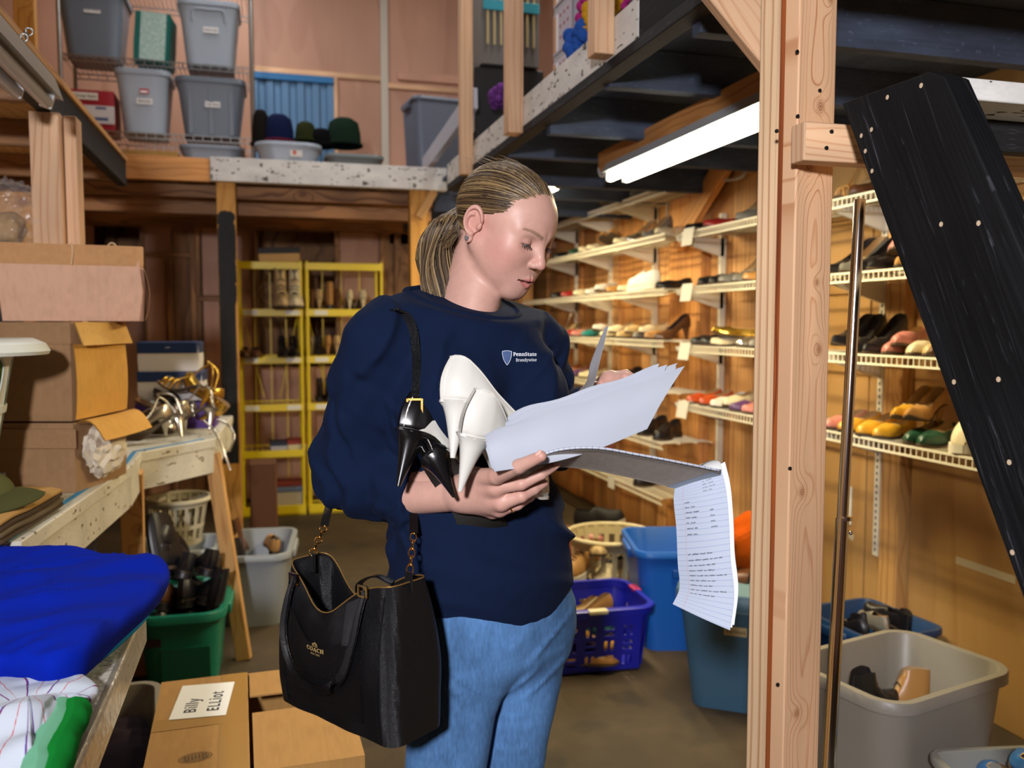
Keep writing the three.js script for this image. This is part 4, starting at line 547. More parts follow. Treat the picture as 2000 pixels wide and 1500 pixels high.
// ================= bins under the bench =================
{
  const g = tote('deep green storage bin heaped with black shoes under the bench', V(-.315, 0, -3.43), .28, .46, .3, -.03, plastic(0x0f7c64), { r: .06, rim: .02, lip: .03, taper: .84 }); part(g, 'panel', rbox(.17, .13, .006, .02, 2), plastic(0x0d6a56)).position.set(.02, .11, .212); g.children[g.children.length - 1].rotation.x = .1; part(g, 'label_patch', rbox(.06, .03, .004, .001), mat(0x2a1414, .7)).position.set(-.09, .2, .223);
  const gd = ['lying toe down at the left', 'deep in the back corner', 'leaning on the bench leg', 'showing its brown lining', 'under the others', 'nearest the bin rim', 'standing behind the rest', 'topmost of the heap', 'wedged beside the grey bin', 'resting on the rim corner'];
  gd.forEach((w, i) => { const c = i % 3, q = Math.floor(i / 3); shoe(i % 4 === 2 ? 'boot' : 'loafer', i === 3 ? 'brown' : 'black', `worn black shoe heaped in the green bin, ${w}`, 'shoes heaped in the green bin', V(-.4 + c * .085, .2 + q * .1, -3.24 - .03 * q), 1.35 + .25 * (c - 1) + .2 * (i % 2), { rz: -.15 - .2 * (i % 2), rx: .25 * (c - 1) + .3 * (i % 2), s: 1.0 }); });
  tote('pale grey storage bin with work shoes between bench leg and aisle', V(-.06, 0, -4.08), .3, .5, .33, -.1, plastic(0x8f9498), { r: .06, rim: .018, lip: .026 });
  for (let i = 0; i < 6; i++) shoe(['boot', 'loafer'][i % 2], ['black', 'brown', 'tan'][i % 3], `${['black', 'brown', 'tan'][i % 3]} work ${['boot', 'shoe'][i % 2]} in the pale grey aisle bin, ${ordinal(i + 1)} from its front`, 'shoes in the pale grey bin', V(-.06 + ((i % 2) - .5) * .15, .2 + .05 * (i > 3), -3.9 - .09 * Math.floor(i / 2)), 1.57 + .12 * (i % 3 - 1), { rz: .12 * ((i % 3) - 1), rx: .3 * ((i % 2) - .5), s: .78 });
  tote('light grey bin in shadow under the bench', V(-.42, 0, -4.1), .36, .3, .34, 0, plastic(0xb0b6b8), { r: .05 });
  const roundB = (label, p, rt, h, col, n = 18) => { const t = thing('round_basket', label, 'basket', p), m = plastic(col), rb = rt * .74, R = y => mix(rb, rt, y / h), g = []; for (let i = 0; i < n; i++) { const a = i / n * 6.2832; g.push(surf((u, v) => { const y = v * h, q = a + (u - .5) * .13; return V(Math.sin(q) * R(y), y, Math.cos(q) * R(y)); }, 2, 4, .004)); } part(t, 'ribs', merge(g), m); for (const [y, hh] of [[0, .02], [h * .36, .02], [h * .86, h * .14]]) part(t, 'band', new THREE.CylinderGeometry(R(y + hh) + .001, R(y) + .001, hh, 44, 1, true).translate(0, y + hh / 2, 0), m); part(t, 'base', new THREE.CylinderGeometry(rb, rb, .006, 40).translate(0, .003, 0), m); part(t, 'rim', new THREE.TorusGeometry(rt + .008, .012, 10, 56).rotateX(Math.PI / 2).translate(0, h, 0), m); return t; };
  globalThis.__rb = roundB;
  roundB('cream slatted round basket resting on the shaded bin under the bench', V(-.40, .345, -4.1), .13, .2, 0xc8bfa4, 16); roundB('bluish slatted basket behind the bench leg', V(-.82, .3, -3.98), .12, .22, 0x8f98b0, 14); tote('dark low crate holding the bluish basket under the bench', V(-.82, 0, -3.98), .32, .3, .3, 0, plastic(0x30343a), {});
  carton('brown_box', 'dark brown box standing behind the work shoes', V(-.03, 0, -4.62), .14, .62, .2, 0, kraft(0x5a3418), null, 0);
  tote('taupe plastic bin on the floor at the frame corner', V(-.42, 0, -2.22), .28, .5, .35, .12, plastic(0x877f6e), { r: .05, rim: .018, lip: .03, hm: plastic(0x6e7070) }); garment('dark_garment', 'dark garment with a blue stripe in the taupe bin', [[-.5, -2.4], [-.34, -2.42], [-.31, -2.2], [-.36, -2.02], [-.5, -2.05]], .2, .1, cloth(0x2a2024), 4, { fold: .04 });
}
// ================= the labelled carton on the floor =================
{
  const t = thing('cardboard_box', 'taped cardboard carton with a handwritten white paper sheet, flaps partly open', 'box', V(-.045, 0, -2.03)), k = kraft(0xb48648), H = .42, w = .44, d = .52, W = .004; t.rotation.y = .03;
  const B = (n, x0, x1, y0, y1, z0, z1, m = k, l) => { const g = uvBox(new THREE.BoxGeometry(x1 - x0, y1 - y0, z1 - z0), .4, .4, 1); const q = part(t, n, g, m, l); q.position.set((x0 + x1) / 2, (y0 + y1) / 2, (z0 + z1) / 2); return q; };
  B('bottom', -w / 2, w / 2, 0, W, -d / 2, d / 2); B('side_panel', -w / 2, -w / 2 + W, W, H, -d / 2, d / 2); B('side_panel', w / 2 - W, w / 2, W, H, -d / 2, d / 2); B('end_panel', -w / 2 + W, w / 2 - W, W, H, -d / 2, -d / 2 + W); B('end_panel', -w / 2 + W, w / 2 - W, W, H, d / 2 - W, d / 2);
  B('top_flap', -w / 2, -.012, H, H + W, -d / 2, d / 2, k, 'closed taped flap'); const f1 = B('top_flap', -.008, w / 2 - .1, H + .002, H + .002 + W, -d / 2, -d / 2 + .17, k); f1.rotation.x = -.06; const f2 = B('top_flap', -.004, w / 2, H + .001, H + W + .001, d / 2 - .26, d / 2, k); f2.rotation.x = .03;
  const tape = mat(0xa87c34, .35); B('packing_tape', -.13, -.07, H + W, H + W + .0008, -d / 2, d / 2, tape).position.x = -.045; B('packing_tape', -w / 2, -.012, H + W + .0004, H + W + .001, -.03, .03, tape).position.z = -.005;
  const sheet = mat(0xffffff, .8, { map: canvasTex(640, 416, (g, w, h) => { g.fillStyle = '#f3f1ea'; g.fillRect(0, 0, w, h); g.fillStyle = '#26262a'; g.strokeStyle = '#26262a'; g.lineWidth = 9; g.font = 'bold 128px sans-serif'; g.fillText('Billy', 90, 180); g.fillText('ELLiot', 90, 350); }) });
  const sg = new THREE.PlaneGeometry(.19, .125).rotateX(-Math.PI / 2).rotateY(Math.PI / 2 - .1); const sp = part(t, 'paper_label', sg, sheet, 'white sheet with handwritten name'); sp.position.set(-.115, H + W + .0022, -.115);
  const em = mat(0xffffff, .8, { transparent: true, map: canvasTex(256, 160, (g, w, h) => { g.clearRect(0, 0, w, h); g.strokeStyle = '#3a2c18'; g.lineWidth = 4; for (const s of [1, .82]) { g.beginPath(); g.ellipse(128, 80, 92 * s, 56 * s, 0, 0, 7); g.stroke(); } for (let i = 0; i < 7; i++) { g.beginPath(); g.moveTo(70 + i * 20, 50); g.lineTo(70 + i * 20, 112); g.stroke(); } for (let i = 0; i < 4; i++) { g.beginPath(); g.moveTo(66, 58 + i * 16); g.lineTo(190, 58 + i * 16); g.stroke(); } }) });
  const eg = part(t, 'printed_stamp', new THREE.PlaneGeometry(.09, .056).rotateX(-Math.PI / 2), em, 'dark printed oval stamp'); eg.position.set(-.12, H + W + .002, .17); eg.rotation.y = .1;
  const fl = thing('blue_bundle', 'slate blue cloth bundle inside the open carton', 'cloth', V(.03, .12, -2.1)); part(fl, 'cloth', new THREE.SphereGeometry(.1, 24, 16).scale(1, .9, 1.2), cloth(0x2c4260)).position.y = .09;
}
// ================= bins and baskets along the right =================
{
  const g = tote('large grey storage bin of boots on the floor by the plywood', V(1.617, 0, -1.886), .47, .34, .42, .22, plastic(0x8a857a), { r: .07, rim: .018, lip: .03, taper: .84, nu: 96, handles: false });
  sticker(g, .12, .06, V(-.214, .235, .05), [0, -Math.PI / 2, 0], (c, w, h) => { c.fillStyle = '#e4e8ee'; c.fillRect(0, 0, w, h); c.fillStyle = '#23262e'; c.font = 'italic 34px sans-serif'; c.fillText("Women's Boots", 8, 48); c.fillText('Size 7 / 7 1/2', 20, 96); }).rotation.z = 0;
  sticker(g, .03, .1, V(-.214, .27, -.06), [0, -Math.PI / 2, 0], (c, w, h) => { c.fillStyle = '#e8e4dc'; c.fillRect(0, 0, w, h); c.fillStyle = '#c02828'; c.fillRect(0, 0, w, h * .3); c.beginPath(); c.arc(w * .5, h * .5, 40, 0, 7); c.lineWidth = 16; c.strokeStyle = '#c02828'; c.stroke(); }, 'price_sticker');
  [['boot', 'black', 1.5, -1.93, .24, .2, 'at its left wall'], ['loafer', 'black', 1.6, -1.98, .23, 1.2, 'with a tan edge line'], ['loafer', 'black', 1.68, -1.88, .22, 2.4, 'in its middle'], ['boot', 'tan', 1.74, -1.92, .2, 2.9, 'at its right end'], ['boot', 'black', 1.58, -1.85, .06, .8, 'at its bottom']].forEach(([k, c, x, z, y, ry, w]) => shoe(k, c, `${c} ${k === 'boot' ? 'boot' : 'shoe'} in the large grey bin, ${w}`, 'boots in the large grey bin', V(x, y, z), ry, { s: .68, rz: .2, rx: .2 }));
  const h = tote('shallow pale grey bin of blue shoes in the frame corner', V(1.69, 0, -1.37), .44, .5, .3, -.2, plastic(0x8f8f86), { r: .03, rim: .012, lip: .02, taper: .86 });
  for (let i = 0; i < 9; i++) shoe('flat', 'blue', `dusty blue shoe in the shallow bin, ${ordinal(i + 1)} counted from the grey bin`, 'blue shoes in the shallow bin', V(1.58 + (i % 3) * .095, .2 + .06 * Math.floor(i / 3), -1.52 + .07 * Math.floor(i / 3)), .75 + .12 * (i % 4), { rz: .12 * ((i % 3) - 1), s: .95 });
}
{ // blue-grey and bright blue totes
  const t = tote('slate blue storage bin with a yellowed label beside the fir post', V(1.63, 0, -2.7), .38, .46, .42, -.62, plastic(0x3c627c), { r: .05, rim: .016, lip: .05, taper: .8, ribs: 0 });
  const k = part(t, 'rim_band', toCreasedNormals(rrLoft([{ w: .412, d: .492, r: .06, y: .36 }, { w: .42, d: .5, r: .06, y: .365 }, { w: .42, d: .5, r: .06, y: .38 }, { w: .41, d: .49, r: .06, y: .385 }], 64, true, true), .6), plastic(0x6a8c9c)); k.scale.set(.965, 1, .97);
  sticker(t, .075, .06, V(.0, .31, .222), [-.1, 0, 0], scribble('Boots|Various', '#6a5a3a', '#c8b88a'));
  shoe('loafer', 'brown', 'worn brown shoe sole up in the slate blue bin', 'shoes in the slate bin', V(1.62, .36, -2.8), 1.0, { rz: .6, rx: 1.2 });
  const o = thing('orange_cloth', 'orange cloth bundle behind the hanging notepad page', 'cloth', V(1.78, .38, -2.86)), og = new THREE.IcosahedronGeometry(.12, 8); { const p = og.attributes.position; for (let i = 0; i < p.count; i++) { const n = V(p.getX(i), p.getY(i), p.getZ(i)); n.multiplyScalar(1 + .35 * (noise(n.x * 22, n.y * 22, n.z * 22) - .4)); p.setXYZ(i, n.x, n.y * 1.1 + .1, n.z); } og.computeVertexNormals(); } part(o, 'cloth', og, cloth(0xb04a0c));
  const b = tote('bright blue storage bin behind the slate blue bin', V(1.69, 0, -3.26), .46, .42, .42, -.25, plastic(0x1460c0), { r: .05, rim: .014, lip: .025, taper: .82 }); part(b, 'latch', rbox(.09, .035, .02, .006), plastic(0x0d4ea0)).position.set(-.05, .33, .21);
  const bd = thing('shoe_sole', 'large upright brown shoe sole in the bright blue bin', 'shoe', at(1300, 1105, 3.2)); const s = part(bd, 'sole', toCreasedNormals(new THREE.ExtrudeGeometry(new THREE.Shape(new THREE.EllipseCurve(0, .1, .048, .13, 0, 7).getPoints(30)), { depth: .012, bevelEnabled: true, bevelSize: .003, bevelThickness: .003 }), .5), mat(0x6e5638, .8)); s.rotation.set(-.35, -.3, -.4);
}
{ // royal blue laundry basket with slotted walls
  const t = thing('laundry_basket', 'royal blue slotted laundry basket of shoes on the floor', 'basket', V(1.16, 0, -3.12)), m = plastic(0x1c22a8, .35), w = .5, d = .36, H = .265, top = .05; t.rotation.y = -.06;
  const panel = (len) => { const sh = new THREE.Shape([[-len / 2, .02], [len / 2, .02], [len / 2, H - .02], [-len / 2, H - .02]].map(p => new THREE.Vector2(...p))); const slot = (x, y, a, b) => { const q = new THREE.Path(), r = Math.min(a, b) / 2 * .98; q.moveTo(x - a / 2 + r, y - b / 2); q.lineTo(x + a / 2 - r, y - b / 2); q.absarc(x + a / 2 - r, y - b / 2 + r, r, -Math.PI / 2, 0); q.lineTo(x + a / 2, y + b / 2 - r); q.absarc(x + a / 2 - r, y + b / 2 - r, r, 0, Math.PI / 2); q.lineTo(x - a / 2 + r, y + b / 2); q.absarc(x - a / 2 + r, y + b / 2 - r, r, Math.PI / 2, Math.PI); q.lineTo(x - a / 2, y - b / 2 + r); q.absarc(x - a / 2 + r, y - b / 2 + r, r, Math.PI, Math.PI * 1.5); sh.holes.push(q); };
    const nx = Math.floor((len - .03) / .062), c = (len - .03) / nx; for (let i = 0; i < nx; i++) for (let j = 0; j < 3; j++) { const x = -len / 2 + .015 + (i + .5) * c, y = .055 + j * .06; if ((i + j) % 2) { slot(x, y - .0125, .042, .014); slot(x, y + .0125, .042, .014); } else { slot(x - .0125, y, .014, .042); slot(x + .0125, y, .014, .042); } }
    return new THREE.ExtrudeGeometry(sh, { depth: .004, bevelEnabled: false, curveSegments: 4 }); };
  const sl = .14; for (const [len, off, ry] of [[w - .1, d / 2, 0], [w - .1, d / 2, Math.PI], [d - .1, w / 2, Math.PI / 2], [d - .1, w / 2, -Math.PI / 2]]) { const q = part(t, 'slotted_wall', panel(len), m); q.rotation.set(sl, ry, 0, 'YXZ'); q.position.set(Math.sin(ry) * (off - .042), 0, Math.cos(ry) * (off - .042)); }
  for (const [sx, sz] of [[1, 1], [1, -1], [-1, 1], [-1, -1]]) part(t, 'corner', surf((u, v) => { const k = mix(-.042, -.004, v), a = u * Math.PI / 2, r = .052; return V(sx * (w / 2 + k - r + r * Math.sin(a)), .015 + v * (H - .03), sz * (d / 2 + k - r + r * Math.cos(a))); }, 8, 3, .004), m);
  part(t, 'base', rbox(w - .085, .012, d - .085, .005).translate(0, .012, 0), m);
  part(t, 'rim', toCreasedNormals(rrLoft([{ w: w - .014, d: d - .014, r: .06, y: H - .03 }, { w: w + .02, d: d + .02, r: .07, y: H - .03 }, { w: w + .03, d: d + .03, r: .075, y: H - .004 }, { w: w + .02, d: d + .02, r: .07, y: H }, { w: w - .02, d: d - .02, r: .055, y: H }, { w: w - .02, d: d - .02, r: .055, y: H - .03 }], 80, false), .6), m);
  part(t, 'handle_grip', rbox(.075, .018, .035, .006), plastic(0xcfc6a4)).position.set(.02, H - .006, d / 2 + .006); part(t, 'handle_grip', rbox(.035, .016, .07, .006), plastic(0xa0205a), 'magenta handle grip').position.set(w / 2 + .004, H - .004, -.05);
  const cs = ['brown', 'beige', 'black', 'tan', 'cream', 'grey', 'brown', 'yellow', 'beige', 'black', 'tan', 'green']; cs.forEach((c, i) => shoe(['flat', 'pump', 'flat'][i % 3], c, `${c} shoe in the royal blue basket, ${ordinal(i + 1)} counted from its back`, 'shoes in the royal blue basket', V(i % 2 ? 1.05 : 1.29, .03 + .055 * Math.floor(i / 4), -3.22 + .07 * (i % 4)), i % 2 ? .15 * (i % 3 - 1) : Math.PI + .15 * (i % 3 - 1), { rz: 0, rx: .2 * (i % 3 - 1), s: .95 }));
  const rb = __rb; rb('cream slatted round laundry basket on the floor behind the royal blue one', V(1.56, 0, -3.76), .2, .33, 0xd2c49c, 22);
  const q = rng(19); for (let i = 0; i < 5; i++) shoe(['flat', 'sneaker'][i % 2], ['brown', 'cream', 'black', 'tan', 'beige'][i], `${['brown', 'cream', 'black', 'tan', 'beige'][i]} shoe inside the cream round laundry basket`, 'shoes in the cream basket', V(1.52 + (q() - .5) * .12, .05 + i * .05, -3.76 + (q() - .5) * .12), q() * 6.28, { rz: (q() - .5) * .5 });
  for (let i = 0; i < 9; i++) { const c = ['pink', 'red', 'black', 'cream', 'red', 'black', 'red', 'pink', 'black'][i]; shoe(i % 2 ? 'flat' : 'sneaker', c, `${c} shoe piled on the floor by the cream basket, ${ordinal(i + 1)} from the aisle`, 'floor pile by the cream basket', V(1.4 + (i % 3) * .11, .02 + .085 * Math.floor(i / 3), -4.2 - .1 * (i % 3)), 2.6 + i * .4, { rz: .2 * ((i % 3) - 1) }); }
  tote('low blue bin of dark shoes seen beside the fir post', V(2.1, 0, -2.6), .32, .36, .26, .1, plastic(0x183c68), { r: .04 });
  for (let i = 0; i < 6; i++) shoe(i % 2 || i === 4 ? 'loafer' : 'boot', i === 4 ? 'grey' : 'black', `${i === 4 ? 'grey' : 'black'} ${i % 2 || i === 4 ? 'shoe' : 'boot'} in the low blue bin, ${ordinal(i + 1)} counted from the fir post`, 'shoes in the low blue bin', V(2.02 + (i % 3) * .075, .13 + .09 * Math.floor(i / 3), -2.5), 1.4 + .3 * (i % 2), { rz: .2 * (i % 3 - 1), s: .72 });
}
// ================= yellow wire shelf units =================
const YL = [1.745, 1.427, 1.103, .775, .455, .03], YZ = -6.1;
function yellowUnit(label, x0, x1) {
  const t = thing('yellow_shelf', label, 'shelf', V((x0 + x1) / 2, 0, YZ - .16)), w = x1 - x0, B = (n, a, b, c, x, y, z, m = M.yellow) => part(t, n, rbox(a, b, c, .003), m).position.set(x, y, z);
  for (const sx of [-1, 1]) for (const sz of [-1, 1]) part(t, 'post', new THREE.CylinderGeometry(.011, .011, 1.76, 10).translate(sx * (w / 2 - .012), .88, sz * .15), M.yellow);
  YL.forEach((y, i) => { B('shelf_bar', w, .05, .012, 0, y - .02, .158); B('shelf_bar', w, .012, .012, 0, y, -.15); const g = []; for (let k = 0; k <= 12; k++) g.push(wire(.004, .004, .31, -w / 2 + k * w / 12, y - .002, 0)); part(t, 'shelf_wires', merge(g), M.yellow); if (i && i < 4) for (const s of [-.22, .24]) part(t, 'label_sticker', new THREE.BoxGeometry(.09, .034, .002), M.label).position.set(s * w * 1.4, y - .02, .1652); });
  B('base_board', w, .06, .02, 0, .045, .17); const bw = []; for (let k = 1; k < 4; k++) bw.push(wire(.007, 1.72, .007, -w / 2 + k * w / 4, .87, -.155)); part(t, 'back_wires', merge(bw), M.yellow);
  for (const s of [-1, 1]) { const a = V(s * (w / 2 - .02), 1.42, -.152), b = V(s * (w / 2 - .16), .8, -.152); part(t, 'diagonal_wire', tube([a, a.clone().lerp(b, .5), b], .004, 4, 5), M.yellow); } return t;
}
yellowUnit('yellow wire shelf unit with beige boots on it', -.185, .243); yellowUnit('yellow wire shelf unit half hidden by the woman\'s shoulder', .262, .795);
{
  const yx = px => atZ(px, 632, YZ - .08).x, put = (k, c, px, lv, ry, l, o) => shoe(k, c, l, 'shoes on the yellow shelves', V(yx(px), YL[lv] + .004, YZ - .1), ry, o);
  put('boot', 'beige', 546, 1, -1.5, 'tall beige suede boot, the one nearer the yellow post', { s: 1.2 }); put('boot', 'cream', 577, 1, -1.6, 'tall cream suede boot, the one beside the second yellow unit', { s: 1.2 });
  [[610, 'brown'], [626, 'beige'], [645, 'tan'], [662, 'brown'], [684, 'cream'], [712, 'cream']].forEach(([px, c], i) => put(i === 2 ? 'boot' : 'pump', c, px, 1, 1.5 + .2 * (i % 2), `${c} heel on the second yellow shelf, ${ordinal(i + 1)} from the beige boots`, i === 2 ? { s: .8 } : {}));
  [[475, 'brown'], [496, 'brown'], [548, 'black'], [570, 'black']].forEach(([px, c], i) => put(i > 1 ? 'pump' : 'flat', c, px, 2, -1.5, `${c} shoe on the third yellow shelf under the beige boots, ${ordinal(i + 1)} along`)); [[608, 'silver'], [622, 'black'], [640, 'tan'], [658, 'beige'], [676, 'tan']].forEach(([px, c], i) => put('pump', c, px, 2, 1.5, `${c} heel on the third shelf of the second yellow unit, ${ordinal(i + 1)} along`));
  [[622, 'black'], [640, 'black'], [660, 'black']].forEach(([px, c], i) => put('boot', c, px, 3, 1.5, `small black boot on the fourth yellow shelf, ${ordinal(i + 1)} along`, { s: .7 }));
  const bx = (px, py, w, h, lv, c, l, d = .2, o = {}) => carton('shoe_box', l, V(yx(px), YL[lv] + .003 + (o.up ?? 0), YZ - .12), w, h, d, o.ry ?? 0, mat(c, .6), mat(o.lid ?? c, .6), o.lid ? h * .4 : 0, { rz: o.rz });
  bx(548, 495, .28, .1, 0, 0xc49a56, 'tan shoe box with black lid on top of the yellow unit', .22, { lid: 0x1a1814, rz: .04 });
  bx(540, 865, .12, .05, 4, 0xb0b0b8, 'flat dark blue and grey box on the fifth yellow shelf', .2, { lid: 0x28304a }); bx(575, 862, .13, .06, 4, 0xcfc49a, 'flat cream and red box on the fifth yellow shelf', .2, { lid: 0x903028 });
  bx(502, 950, .14, .13, 5, 0xc8c8cc, 'plain white box on the bottom yellow shelf', .2); bx(505, 915, .14, .09, 5, 0x5a1070, 'purple box stacked on the plain white box', .2, { up: .132, lid: 0x8a1070 }); bx(562, 955, .2, .13, 5, 0xb8ae98, 'patterned cream box on the bottom yellow shelf', .2); bx(562, 920, .2, .06, 5, 0x6a7ca0, 'flat blue grey box stacked on the patterned cream box', .2, { up: .132, lid: 0x803028 });
}
// ================= wire rack and bins on the back loft =================
{
  const D = 2.224, Z0 = -5.42, x0 = -1.08, x1 = -.055, t = thing('wire_rack', 'chrome wire storage rack of bins on the back loft', 'rack', V((x0 + x1) / 2, D, Z0 - .2)), w = x1 - x0;
  for (const sx of [-1, 1]) for (const sz of [-1, 1]) part(t, 'post', new THREE.CylinderGeometry(.012, .012, 1.75, 10).translate(sx * w / 2, .875, sz * .2), M.steel);
  const levels = [2.425, 2.835, 3.26]; for (const y of levels) { const g = []; for (const z of [.2, -.2]) for (const e of [0, -.03]) g.push(wire(w, .006, .006, 0, e, z)); for (let i = 0; i <= 40; i++) { g.push(wire(.004, .004, .4, -w / 2 + i * w / 40, .002, 0)); if (i % 2) for (const z of [.2, -.2]) g.push(wire(.005, .03, .005, -w / 2 + i * w / 40, -.015, z)); } part(t, 'wire_shelf', merge(g), M.steel).position.y = y - D; }
  const zx2 = px => atZ(px, 632, Z0 - .18).x, grey = plastic(0x7c8794), clear = plastic(0x68737f), lt = plastic(0xa3b0bc);
  const b = (l, a, c, y, h, m, txt, o = {}) => { const xa = zx2(a), xb = zx2(c), q = tote(l, V((xa + xb) / 2, y + .006, Z0 - .19), xb - xa - .03, .34, h, 0, m, { r: .05, handles: false, taper: .8, lip: .03, rim: .012, ...o }); sticker(q, .085, .035, V(o.lx ?? .01, h * (o.ly ?? .55), .17 * mix(.8, 1, .55) + .006), [-.1, 0, 0], scribble(txt, '#555', '#dcdcd8')); return q; };
  const A = b('smoky grey bin on the top rack shelf beside the green gift box', 138, 272, levels[1], .38, clear, 'Knit Hats', { ly: .68, ribs: 0 }); sticker(A, .09, .06, V(.01, .34, .162), [-.1, 0, 0], (g, w, h) => { g.fillStyle = '#c8d0d4'; g.fillRect(0, 0, w, h); g.fillStyle = '#b83a30'; g.fillRect(w * .35, h * .45, w * .3, h * .4); });
  const B2 = b('light grey bin with a moulded handle on the top rack shelf', 364, 484, levels[1], .37, lt, 'Indian Hats'); part(B2, 'handle', tube([V(-.09, .25, .165), V(-.085, .31, .172), V(0, .315, .175), V(.085, .31, .172), V(.09, .25, .165)], .007, 20, 6), lt);
  b('grey bin with a red sticker on the lower rack shelf', 243, 352, levels[0], .36, lt, 'Berets', { ly: .5 }); b('dark ribbed grey bin on the lower rack shelf', 356, 492, levels[0], .34, clear, 'Top Hats', { ribs: 3 }); const E2 = tote('grey bin on the loft deck below the rack', V(zx2(425), D + .002, Z0 - .15), .34, .3, .15, 0, grey, { handles: false });
  sticker(scene.children.find(o => o.userData.label === 'grey bin with a red sticker on the lower rack shelf'), .05, .03, V(.01, .235, .166), [-.1, 0, 0], (g, w, h) => { g.fillStyle = '#b02a2a'; g.fillRect(0, 0, w, h); g.fillStyle = '#eee'; g.fillRect(20, 60, 200, 60); }, 'price_sticker');
  const gb = carton('gift_box', 'teal green box with a white dotted panel on the rack', V(zx2(316), levels[1] + .006, Z0 - .17), .2, .29, .22, -.1, mat(0x0b6a60, .5), null, 0, { rz: -.07 }); sticker(gb, .14, .27, V(.01, .15, .114), [0, 0, 0], (g, w, h) => { g.fillStyle = '#9cc0b4'; g.fillRect(0, 0, w, h); g.fillStyle = '#e8f0ec'; const r = rng(8); for (let i = 0; i < 900; i++) g.fillRect(r() * w, r() * h, 5, 5); }, 'dotted_panel');
  const rb = carton('red_box', 'red and white printed box on the lower rack shelf', V(zx2(198), levels[0] + .006, Z0 - .17), .26, .23, .26, 0, mat(0xa81c2c, .5), null, 0); sticker(rb, .24, .1, V(.01, .09, .1335), [0, 0, 0], (g, w, h) => { g.fillStyle = '#d8d8d8'; g.fillRect(0, 0, w, h); g.fillStyle = '#506090'; g.fillRect(140, 70, 80, 20); g.fillRect(150, 8, 60, 14); }, 'printed_panel'); sticker(rb, .13, .04, V(-.02, .19, .1335), [0, 0, 0], scribble('Straw Hats'));
  carton('cardboard_box', 'low cardboard carton on the loft deck below the rack', V(zx2(312), D + .002, Z0 - .1), .3, .1, .26, 0, kraft(0xa8813e), null, 0);
  const z2 = -5.25, xq = px => atZ(px, 632, z2).x; const F1 = tote('arched grey tub of hats behind the white beam', V(xq(570), D + .002, z2 - .1), .36, .3, .15, 0, lt, { r: .1, rim: .012, handles: false }); sticker(F1, .07, .045, V(.04, .09, .147), [-.15, 0, 0], (g, w, h) => { g.fillStyle = '#d8d4cc'; g.fillRect(0, 0, w, h); g.fillStyle = '#c8604a'; g.fillRect(60, 30, 70, 90); });
  tote('low grey tub beside the dark green helmet', V(xq(697), D + .002, z2 - .1), .32, .3, .1, 0, plastic(0x6a7474), { r: .05, rim: .012, handles: false });
  const hat = (l, px, py, r, h, c, brim) => { const p = atZ(px, py, z2 - .1), q = thing('hat', l, 'hat', V(p.x, p.y, p.z)); const g = new THREE.LatheGeometry([[r * 1.02, 0], [r, h * .4], [r * .86, h * .82], [r * .5, h * .98], [0, h]].map(v => new THREE.Vector2(...v)), 28); part(q, 'crown', g, cloth(c)); part(q, 'brim', new THREE.TorusGeometry(r + .004, .01, 8, 30).rotateX(Math.PI / 2), cloth(brim)); return q; };
  hat('navy cap with a red band piled in the arched tub', 545, 278, .085, .16, 0x141c3c, 0x5a1a2c); hat('pointed olive hat between the navy cap and helmet', 597, 275, .06, .11, 0x2a2f16, 0x24280f); hat('rounded dark green helmet on the low tub', 672, 284, .1, .16, 0x16281c, 0x101c14); hat('black hat slumped behind the olive hat', 628, 285, .07, .1, 0x0a0a0c, 0x0a0a0c); hat('dark hat against the rack post', 510, 282, .05, .2, 0x1a1612, 0x1a1612);
  tote('tall slate grey bin on the right loft corner', V(1.08, LY1 + .001, -5.55), .38, .34, .55, .1, plastic(0x5a6270), { r: .04, rim: .014, taper: .88 });
}
